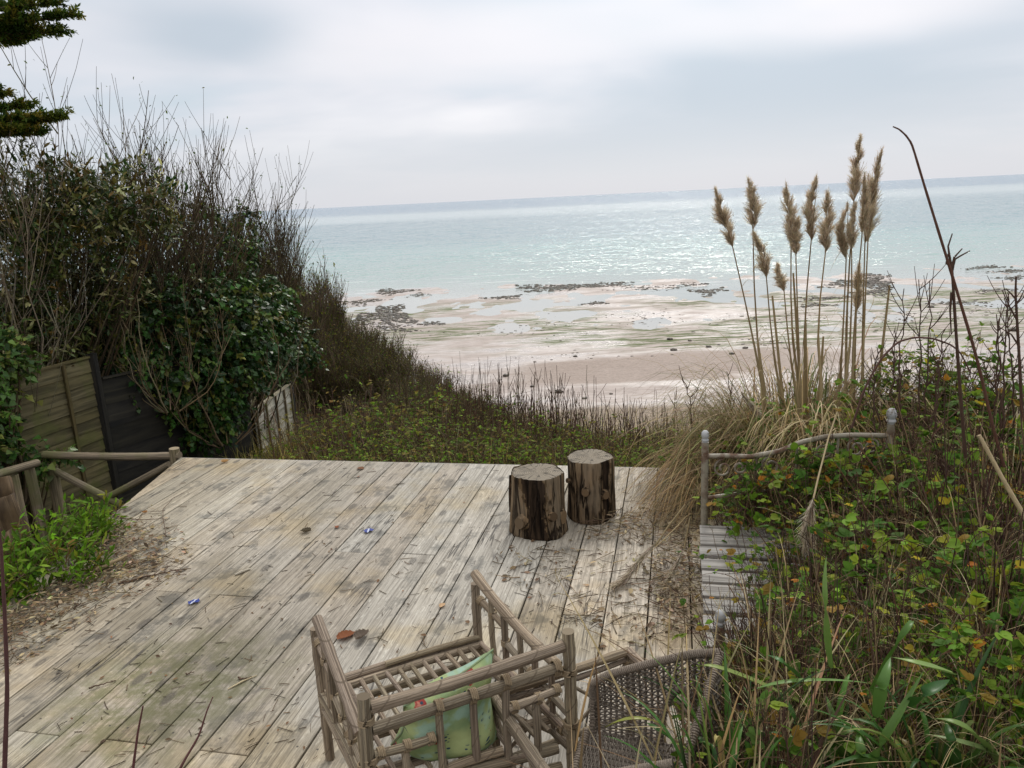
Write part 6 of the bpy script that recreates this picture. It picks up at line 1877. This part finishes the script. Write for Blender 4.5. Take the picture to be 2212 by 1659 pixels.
cane_thing('dead_cane', 'tall dark bare cane with short twigs, at the right edge of the view', 'dead cane',
           [yy(2110, 1600, 3.6), yy(2095, 1300, 3.6), yy(2080, 1050, 3.6), yy(2072, 900, 3.6), yy(2075, 815, 3.6)], .008, .004, DK,
           side=[[yy(2080, 1050, 3.6), yy(2040, 980, 3.6), yy(2000, 890, 3.6)], [yy(2076, 940, 3.6), yy(2050, 910, 3.6), yy(2020, 880, 3.6)], [yy(2080, 960, 3.6), yy(2100, 930, 3.6), yy(2118, 890, 3.6)], [yy(2095, 1200, 3.6), yy(2050, 1130, 3.6), yy(1985, 1090, 3.6)]])
cane_thing('dead_cane', 'thick pale broken straw stalk slanting across the brambles at the right edge', 'dead cane', [on_y(2240, 1160, 2.7), on_y(2180, 1060, 2.75), on_y(2115, 940, 2.8)], .010, .007, (.42, .35, .24))
cane_thing('dead_cane', 'arching thorny bramble cane with a few fresh leaves, rising left of the forked cane', 'dead cane',
           [yy(1180, 1640, 4.3), yy(1250, 1420, 4.3), yy(1340, 1260, 4.3), yy(1430, 1170, 4.3), yy(1520, 1145, 4.3), yy(1620, 1150, 4.3), yy(1720, 1185, 4.3), yy(1770, 1225, 4.3), yy(1830, 1340, 4.3)], .007, .004, (.10, .055, .05))
sapl = [(1440, 1640, 1465, 880, 4.6), (1540, 1640, 1545, 830, 4.7), (1570, 1640, 1605, 835, 4.5), (1640, 1640, 1690, 1100, 4.2), (1330, 1640, 1318, 1200, 4.5), (1930, 1640, 1968, 1020, 4.0), (2010, 1640, 2030, 900, 3.9), (1990, 1640, 1975, 1060, 4.1), (1410, 1640, 1412, 1110, 4.4), (1310, 1800, 1262, 1350, 4.2), (310, 1640, 248, 1340, 5.6), (520, 1640, 500, 1330, 6.2), (2060, 1640, 2010, 930, 4.2), (1600, 1640, 1660, 1280, 4.1), (1480, 1700, 1440, 1280, 4.0)]
for i, (u0, v0, u1, v1, Y) in enumerate(sapl):
    rng = np.random.default_rng(600 + i)
    b_, a_ = yy(u0, v0, Y), yy(u1, v1, Y)
    L = np.linalg.norm(a_ - b_)
    k = 14
    C = bez(b_[None], ((a_ + b_) / 2 + rng.normal(0, .03, 3))[None], a_[None], k)[0]
    C[1:-1] += rng.normal(0, .006, (k - 2, 3))
    mb = MB(); tubes(mb, (C - b_)[None], np.linspace(.0058, .0024, k)[None], 6, DK)
    m_ = rng.integers(7, 13)
    for q in range(m_):
        j = rng.integers(4, k - 1); d = unit(rand_unit(1, rng)[0] * arr([1, .6, .3]) + UP * .9); l_ = rng.uniform(.06, .26) * min(1, L)
        s_ = C[j] - b_; e = s_ + d * l_
        tubes(mb, bez(s_[None], ((s_ + e) / 2 - UP * .01)[None], (e + UP * l_ * .2)[None], 5), np.linspace(.0032, .0015, 5)[None], 5, DK)
        if rng.random() < .5:
            e2 = s_ + d * l_ * .5; d2 = unit(d + rand_unit(1, rng)[0] * .8)
            tubes(mb, bez(e2[None], (e2 + d2 * l_ * .2)[None], (e2 + d2 * l_ * .45)[None], 4), np.linspace(.0022, .0012, 4)[None], 4, DK)
    o = obj('bare_sapling', mb, M_STEM); o.location = tuple(b_)
    tag(o, 'thin leafless dark twig standing up among the brambles at the right, against the beach', 'bare twig', 'bare twigs above the right hand brambles')

# strap leaves in the near right corner
def c7(a, b): return (1426.4 + a * .35517, 1152 + b * .35517)
def strap_plant(label, u_, v_, Y, n, seed, ln, longs=()):
    rng = np.random.default_rng(seed)
    b_ = on_y(u_, v_, Y); b_[2] -= .25
    a = rng.uniform(0, 2 * pi, n)
    O = np.stack([np.cos(a), np.sin(a) * .7, np.zeros(n)], -1)
    l = ln * rng.uniform(.5, 1.15, n)
    P0 = O * rng.uniform(0, .07, (n, 1))
    P1 = P0 + O * (l * .16)[:, None] + UP * (l * .85)[:, None]
    P2 = P0 + O * (l * rng.uniform(.2, .8, n))[:, None] + UP * (l * rng.uniform(.15, 1.15, n))[:, None]
    mb = MB(); blades(mb, P0, P1, P2, rng.uniform(.012, .026, n), palette(n, [(.030, .072, .016), (.050, .105, .022), (.018, .046, .012), (.12, .14, .045), (.24, .19, .10)], [4, 4, 3, 1.2, .9], .18, rng), 11, .28)
    t = thing('strap_leaf_plant', label, 'plant', tuple(b_))
    obj('leaves', mb, M_GLOSSY, t)
    m_ = 60
    d0 = rng.normal(0, .16, (m_, 3)) * arr([1, 1, 0]); d2 = d0 + rng.normal(0, .25, (m_, 3)) * arr([1, 1, .2]) + UP * rng.uniform(.1, .5, (m_, 1))
    mb = MB(); blades(mb, d0, (d0 + d2) / 2 + UP * .06, d2, rng.uniform(.004, .010, m_), palette(m_, [(.30, .22, .12), (.20, .14, .08), (.40, .32, .20), (.12, .08, .05)], None, .2, rng), 7, .25)
    obj('dead_leaves', mb, M_STRAW, t)
    for (a_, b2, c_, w_, cl_) in longs:
        q = [on_y(*c7(*k_), Y + dy) - b_ for k_, dy in ((a_, 0.0), (b2, -.04), (c_, .03))]
        ctrl = q[1] * 2 - (q[0] + q[2]) / 2
        mb = MB(); blades(mb, q[0][None], ctrl[None], q[2][None], w_, cl_, 18, .28); obj('long_leaf', mb, M_GLOSSY, t)
strap_plant('dark green strap leaf clump in front of the wicker chair, lower right', 1600, 1640, 2.1, 46, 71, .52, [((1000, 1110), (430, 850), (228, 828), .030, (.14, .17, .06)), ((760, 1460), (620, 1150), (505, 930), .034, (.04, .09, .02)), ((400, 1330), (310, 1060), (250, 960), .024, (.06, .10, .02)), ((240, 1160), (235, 1000), (215, 860), .022, (.045, .09, .025)), ((-330, 1180), (-120, 1130), (70, 1200), .018, (.17, .17, .05)), ((110, 1290), (0, 1210), (-90, 1150), .034, (.03, .075, .02))])
strap_plant('broad strap leaf clump in the bottom right corner of the view', 2020, 1640, 1.75, 54, 72, .46, [((2060, 1440), (1880, 1210), (1640, 1130), .040, (.10, .14, .05)), ((1310, 1120), (1355, 920), (1400, 755), .034, (.055, .105, .03)), ((1270, 1450), (1380, 1240), (1600, 840), .034, (.06, .105, .03)), ((1790, 860), (1590, 805), (1400, 752), .030, (.13, .18, .07)), ((1520, 1060), (1640, 970), (1760, 890), .046, (.02, .06, .014)), ((2200, 1420), (1900, 1300), (1600, 1220), .030, (.15, .19, .10)), ((1800, 1440), (1765, 1280), (1740, 1150), .036, (.025, .06, .018)), ((1220, 1440), (1215, 1330), (1200, 1200), .034, (.05, .09, .025))])
strap_plant('strap leaf clump between the brambles and the wicker chair, with straw coloured tips', 1790, 1620, 1.95, 52, 73, .48, [((1035, 820), (998, 480), (1010, 135), .024, (.09, .14, .045)), ((1000, 1305), (1150, 1205), (1300, 1178), .032, (.07, .11, .03)), ((1120, 1440), (1065, 1200), (1010, 990), .036, (.055, .10, .025)), ((560, 960), (880, 900), (1300, 915), .020, (.10, .16, .06)), ((1000, 1335), (880, 1280), (778, 1228), .028, (.26, .32, .2)), ((900, 1440), (830, 1180), (720, 960), .034, (.03, .075, .02)), ((840, 880), (740, 790), (640, 740), .030, (.03, .08, .02)), ((1110, 1440), (1050, 1380), (980, 1320), .030, (.09, .13, .05)), ((1290, 950), (1480, 620), (1530, 540), .026, (.045, .09, .02))])
strap_plant('strap leaf clump at the lower right edge, half under bramble leaves', 2170, 1560, 1.9, 38, 74, .42)
strap_plant('strap leaf clump behind the wicker chair back, beside the bed slats', 1660, 1500, 2.45, 22, 75, .46)
strap_plant('dark strap leaf clump arching over the right end of the wicker chair', 1575, 1570, 1.85, 26, 76, .40)
strap_plant('strap leaf clump low at the bottom edge, right of the wicker seat', 1560, 1690, 1.65, 30, 77, .42)
def blade_thing(name, label, cat, pts, w_, col, mat):
    pts = arr(pts); b_ = pts[0].copy(); mb = MB()
    blades(mb, (pts[0] - b_)[None], (pts[1] - b_)[None], (pts[2] - b_)[None], w_, col, 14, .3)
    o = obj(name, mb, mat); o.location = tuple(b_); return tag(o, label, cat)

# ------------------------------------------------------------------ litter on the deck
rng = np.random.default_rng(81)
def inpoly_pts(poly, n):
    poly = arr(poly); lo, hi = poly.min(0), poly.max(0); out = []
    while len(out) < n:
        p = rng.uniform(lo, hi); c = False; j = len(poly) - 1
        for i in range(len(poly)):
            if (poly[i][1] > p[1]) != (poly[j][1] > p[1]) and p[0] < (poly[j][0] - poly[i][0]) * (p[1] - poly[i][1]) / (poly[j][1] - poly[i][1]) + poly[i][0]: c = not c
            j = i
        if c: out.append(p)
    return arr(out)
def litter(name, label, poly, ntw, nlf, thick_, cat='leaf litter'):
    mb = MB()
    uv = inpoly_pts(poly, ntw)
    P = arr([on_z(a, b, 0.006) for a, b in uv]); P[:, 2] += rng.uniform(0, 1, ntw) ** 2 * thick_
    d = unit(rng.normal(0, 1, (ntw, 3)) * arr([1, 1, .12])); L = rng.uniform(.03, .16, ntw)[:, None]
    q = P + d * L / 2; r = P - d * L / 2; q[:, 2] = np.maximum(q[:, 2], .005); r[:, 2] = np.maximum(r[:, 2], .005)
    tubes(mb, bez(r, P + rng.normal(0, .012, (ntw, 3)) * arr([1, 1, .4]), q, 4), np.linspace(1, .5, 4)[None] * rng.uniform(.0012, .0034, ntw)[:, None], 4, palette(ntw, [(.13, .095, .06), (.24, .185, .12), (.08, .055, .04), (.34, .28, .19)], None, .2, rng))
    uv = inpoly_pts(poly, nlf)
    P = arr([on_z(a, b, .006) for a, b in uv]); P[:, 2] += rng.uniform(0, 1, nlf) ** 2 * thick_
    s_ = rng.uniform(.015, .05, nlf)
    leaves(mb, P, unit(rand_unit(nlf, rng) * arr([1, 1, .25])), unit(UP + rng.normal(0, .35, (nlf, 3))), s_, s_ * rng.uniform(.35, .8, nlf), palette(nlf, [(.27, .20, .125), (.18, .125, .075), (.37, .30, .20), (.10, .07, .045), (.22, .17, .12)], None, .2, rng))
    return tag(obj(name, mb, M_STRAW), label, cat, kind='stuff')
litter('leaf_litter', 'drift of dead leaves and broken twigs along the left edge of the deck', [(205, 1130), (300, 1130), (370, 1180), (350, 1230), (260, 1270), (150, 1320), (60, 1370), (0, 1400), (0, 1330), (110, 1270), (180, 1180)], 520, 900, .06)
litter('leaf_litter', 'thin scatter of twigs and dry leaves fanning out onto the left deck boards', [(215, 1110), (330, 1085), (420, 1180), (400, 1250), (250, 1300), (40, 1440), (0, 1460), (0, 1400), (200, 1280)], 220, 330, .01)
litter('leaf_litter', 'brown heap of dead grass and twigs between the log stools and the bed', [(1330, 1120), (1500, 1060), (1515, 1130), (1512, 1370), (1440, 1380), (1400, 1260), (1420, 1180), (1240, 1165)], 620, 520, .09)
litter('leaf_litter', 'sparse bits of dry twig strewn over the boards right of the bamboo chair', [(1060, 1180), (1420, 1180), (1500, 1400), (1300, 1390), (1180, 1330), (1080, 1240)], 230, 110, .004)
def crumbs():
    mb = MB()
    n = 520
    uv = np.stack([rng.uniform(120, 1420, n), rng.uniform(1010, 1655, n)], -1)
    P = arr([on_z(a, b, .004) for a, b in uv]); ok = (P[:, 0] > -2.95) & (P[:, 1] < 6.8 - (P[:, 0] + 3.1) * .21); P = P[ok]; n = len(P)
    d = unit(rng.normal(0, 1, (n, 3)) * arr([1, 1, .02])); L = (rng.uniform(.006, .045, n))[:, None]
    tubes(mb, bez(P - d * L, P + rng.normal(0, .004, (n, 3)) * arr([1, 1, .3]), P + d * L, 3), rng.uniform(.001, .0022, n)[:, None] * np.ones((1, 3)), 3, palette(n, [(.10, .07, .045), (.16, .11, .07), (.06, .045, .035)], None, .2, rng))
    n = 150; uv = np.stack([rng.uniform(150, 1420, n), rng.uniform(1010, 1640, n)], -1)
    P = arr([on_z(a, b, .006) for a, b in uv]); ok = (P[:, 0] > -2.95) & (P[:, 1] < 6.8 - (P[:, 0] + 3.1) * .21); P = P[ok]; n = len(P)
    s_ = rng.uniform(.012, .032, n)
    leaves(mb, P, unit(rand_unit(n, rng) * arr([1, 1, .08])), unit(UP + rng.normal(0, .25, (n, 3))), s_, s_ * .6, palette(n, [(.14, .085, .05), (.09, .06, .04), (.22, .13, .07)], None, .2, rng))
    tag(obj('deck_crumbs', mb, M_STRAW), 'crumbs of leaf and twig scattered thinly over all the deck boards', 'crumbs', kind='stuff')
crumbs()

def dead_leaf(label, u_, v_, size, col, ang, curl=.35, group=None, shape=LEAF_SERR):
    p = on_z(u_, v_, .012); mb = MB()
    V, F = shape
    v = V * arr([size * .75, size, size * .9]); v[:, 2] = v[:, 2] * (1 + curl) + curl * (v[:, 1] - size * .5) ** 2 / size + curl * .5 * np.abs(v[:, 0])
    v[:, 2] -= v[:, 2].min() - .001
    c_, s_ = cos(ang), sin(ang)
    v = np.stack([v[:, 0] * c_ - v[:, 1] * s_, v[:, 0] * s_ + v[:, 1] * c_, v[:, 2]], -1)
    mb.add(v, t=F, col=col)
    o = obj('dead_leaf', mb, M_STRAW); o.location = (p[0], p[1], .002)
    return tag(o, label, 'dead leaf', group)
dead_leaf('large rust brown dead leaf lying left of the bamboo chair seat', 728, 1380, .105, (.20, .075, .035), -.9)
dead_leaf('curled grey brown dead leaf lying beside the rust brown leaf', 768, 1384, .10, (.12, .095, .08), -.55, .9)
dead_leaf('small tan dead leaf lying on a board gap above the chair arm', 951, 1310, .05, (.48, .33, .21), -.4)
dead_leaf('reddish brown scrap of bark at the far edge of the deck near its middle', 785, 1012, .075, (.20, .10, .06), 1.0, .3)
dead_leaf('tan curled leaf at the far edge of the deck near the handrail', 478, 998, .07, (.40, .25, .12), -.9, .9)
dead_leaf('dark curled leaf with a stalk lying in the middle of the deck', 672, 1147, .08, (.075, .06, .04), 1.4, .8)
dead_leaf('small orange brown leaf lying near the left litter', 318, 1106, .05, (.26, .13, .05), 1.3, .8)
dead_leaf('tiny red brown leaf crumb on the middle deck boards, right of the dark curled leaf', 728, 1139, .045, (.24, .09, .05), .3, .4)
for u_, v_, a_ in ((1012, 1345, .4), (920, 1372, 1.1), (1095, 1250, 2.0), (1300, 1352, .2), (1310, 1395, 1.6), (1155, 1165, 2.4)):
    dead_leaf('small dry curled leaf on the boards around the bamboo chair', u_, v_, .035, (.17, .11, .07), a_, .6, 'small dry leaves around the bamboo chair')

m, nt = newmat('blue wrapper foil')
g = attr(nt, 'gc').outputs['Vector']; gx, gy, gz = nt.sep(g)
stripe = nt.math('LESS_THAN', nt.math('ABSOLUTE', nt.math('SUBTRACT', gx, nt.math('MULTIPLY', gy, .6))), .12)
M_WRAP = finish(m, nt, nt.mix(stripe, (.02, .035, .20), (.45, .47, .58)), .35)
def wrapper(label, u_, v_, w_, h_, ang):
    p = on_z(u_, v_, .004); mb = MB(); n = 7
    V, G = [], []
    for j in range(n):
        for i in range(n):
            x, y = i / (n - 1) - .5, j / (n - 1) - .5
            X_, Y_ = x * w_, y * h_ * (1 - .12 * (i % 3 == 0))
            V.append((X_ * cos(ang) - Y_ * sin(ang), X_ * sin(ang) + Y_ * cos(ang), .004 + .006 * sin(5 * x + 3 * y) ** 2)); G.append((x, y, 0))
    q = [[j * n + i, j * n + i + 1, (j + 1) * n + i + 1, (j + 1) * n + i] for j in range(n - 1) for i in range(n - 1)]
    mb.add(V, q=q, g=G)
    o = obj('wrapper_scrap', mb, M_WRAP); o.location = tuple(p); tag(o, label, 'wrapper')
wrapper('scrap of blue wrapper with a pale mark, on the left deck boards', 419, 1301, .062, .040, .5)
wrapper('scrap of blue and violet wrapper lying in the middle of the deck', 796, 1147, .062, .05, .7)
mb = MB(); tubes(mb, arr([[(-.035, -.03, .006), (0, 0, .010), (.04, .035, .008)]]), [[.007, .009, .006]], 7, (.42, .40, .38), cap=True)
o = obj('bark_chip', mb, M_STEM); o.location = tuple(on_z(523, 1238, 0)); tag(o, 'pale grey chip of bark lying across a board gap left of centre', 'bark chip')
mb = MB(); tubes(mb, arr([[(-.05, -.05, .006), (0, .003, .008), (.055, .05, .006)]]), [[.003, .0045, .002]], 6, (.50, .44, .33), cap=True)
o = obj('bark_chip', mb, M_STEM); o.location = tuple(on_z(523, 1648 - 172 + 0, 0)); tag(o, 'pale sliver of wood lying on the greenish boards at the left', 'bark chip')

def twig(label, pts, r, col=(.10, .065, .05), side=(), lift=.006):
    P = arr([on_z(a, b, lift) for a, b in pts]); b_ = P[0].copy()
    k = len(P) * 4; x = np.linspace(0, len(P) - 1, k)
    C = np.stack([np.interp(x, np.arange(len(P)), (P - b_)[:, i]) for i in range(3)], -1)
    C[:, 2] += rng.uniform(0, .006, k); C[:, :2] += rng.normal(0, .003, (k, 2))
    mb = MB(); tubes(mb, C[None], np.linspace(r, r * .4, k)[None], 6, col)
    for s in side:
        S = arr([on_z(a, b, lift + .01) for a, b in s]) - b_
        tubes(mb, S[None], np.linspace(r * .6, r * .3, len(S))[None], 5, col)
    o = obj('fallen_twig', mb, M_STEM); o.location = tuple(b_)
    return tag(o, label, 'twig')
twig('long forked dead twig lying out from the left litter onto the boards', [(255, 1262), (320, 1245), (370, 1234), (415, 1229)], .006, side=[[(350, 1240), (362, 1226), (360, 1218)], [(330, 1243), (345, 1230)]])
twig('curved dead twig at the left edge of the deck above the litter', [(230, 1105), (265, 1120), (310, 1124), (352, 1120)], .005, side=[[(352, 1120), (352, 1100), (375, 1075), (395, 1065)], [(352, 1120), (358, 1150), (355, 1180)]])
twig('thick pale broken branch lying in the left litter', [(205, 1235), (260, 1208), (300, 1190)], .016, (.30, .24, .16), lift=.03)
twig('short dark jointed twig on the boards at the lower left', [(195, 1488), (215, 1480), (252, 1470)], .0045)
twig('short dark twig on the boards left of the bamboo chair', [(515, 1465), (530, 1467), (545, 1463)], .005)
twig('tiny dark twig on the greenish boards, centre left', [(400, 1517 - 60), (418, 1452)], .004)
twig('bent straw lying on the boards right of the log stools', [(1490, 1110), (1440, 1160), (1400, 1200)], .004, (.42, .34, .22), lift=.10)

# stems standing right in front of the viewer at the bottom left
cane_thing('dead_cane', 'dark reddish bare stem rising at the bottom left corner of the view', 'dead cane', [on_y(8, 1720, 1.9), on_y(12, 1600, 1.9), on_y(16, 1480, 1.9), on_y(10, 1320, 1.9), on_y(2, 1180, 1.9), on_y(-2, 1140, 1.9)], .0075, .0035, (.10, .05, .055))
cane_thing('dead_cane', 'short dark stem poking up at the bottom left, with one bud', 'dead cane', [on_y(280, 1720, 1.75), on_y(290, 1640, 1.75), on_y(298, 1580, 1.75), on_y(309, 1525, 1.75)], .0042, .002, (.12, .05, .055))
cane_thing('dead_cane', 'short curved stem poking up at the bottom, left of the bamboo chair', 'dead cane', [on_y(360, 1720, 1.75), on_y(395, 1648, 1.75), on_y(430, 1590, 1.75), on_y(447, 1535, 1.75), on_y(460, 1505, 1.75)], .0042, .0012, (.14, .065, .07))
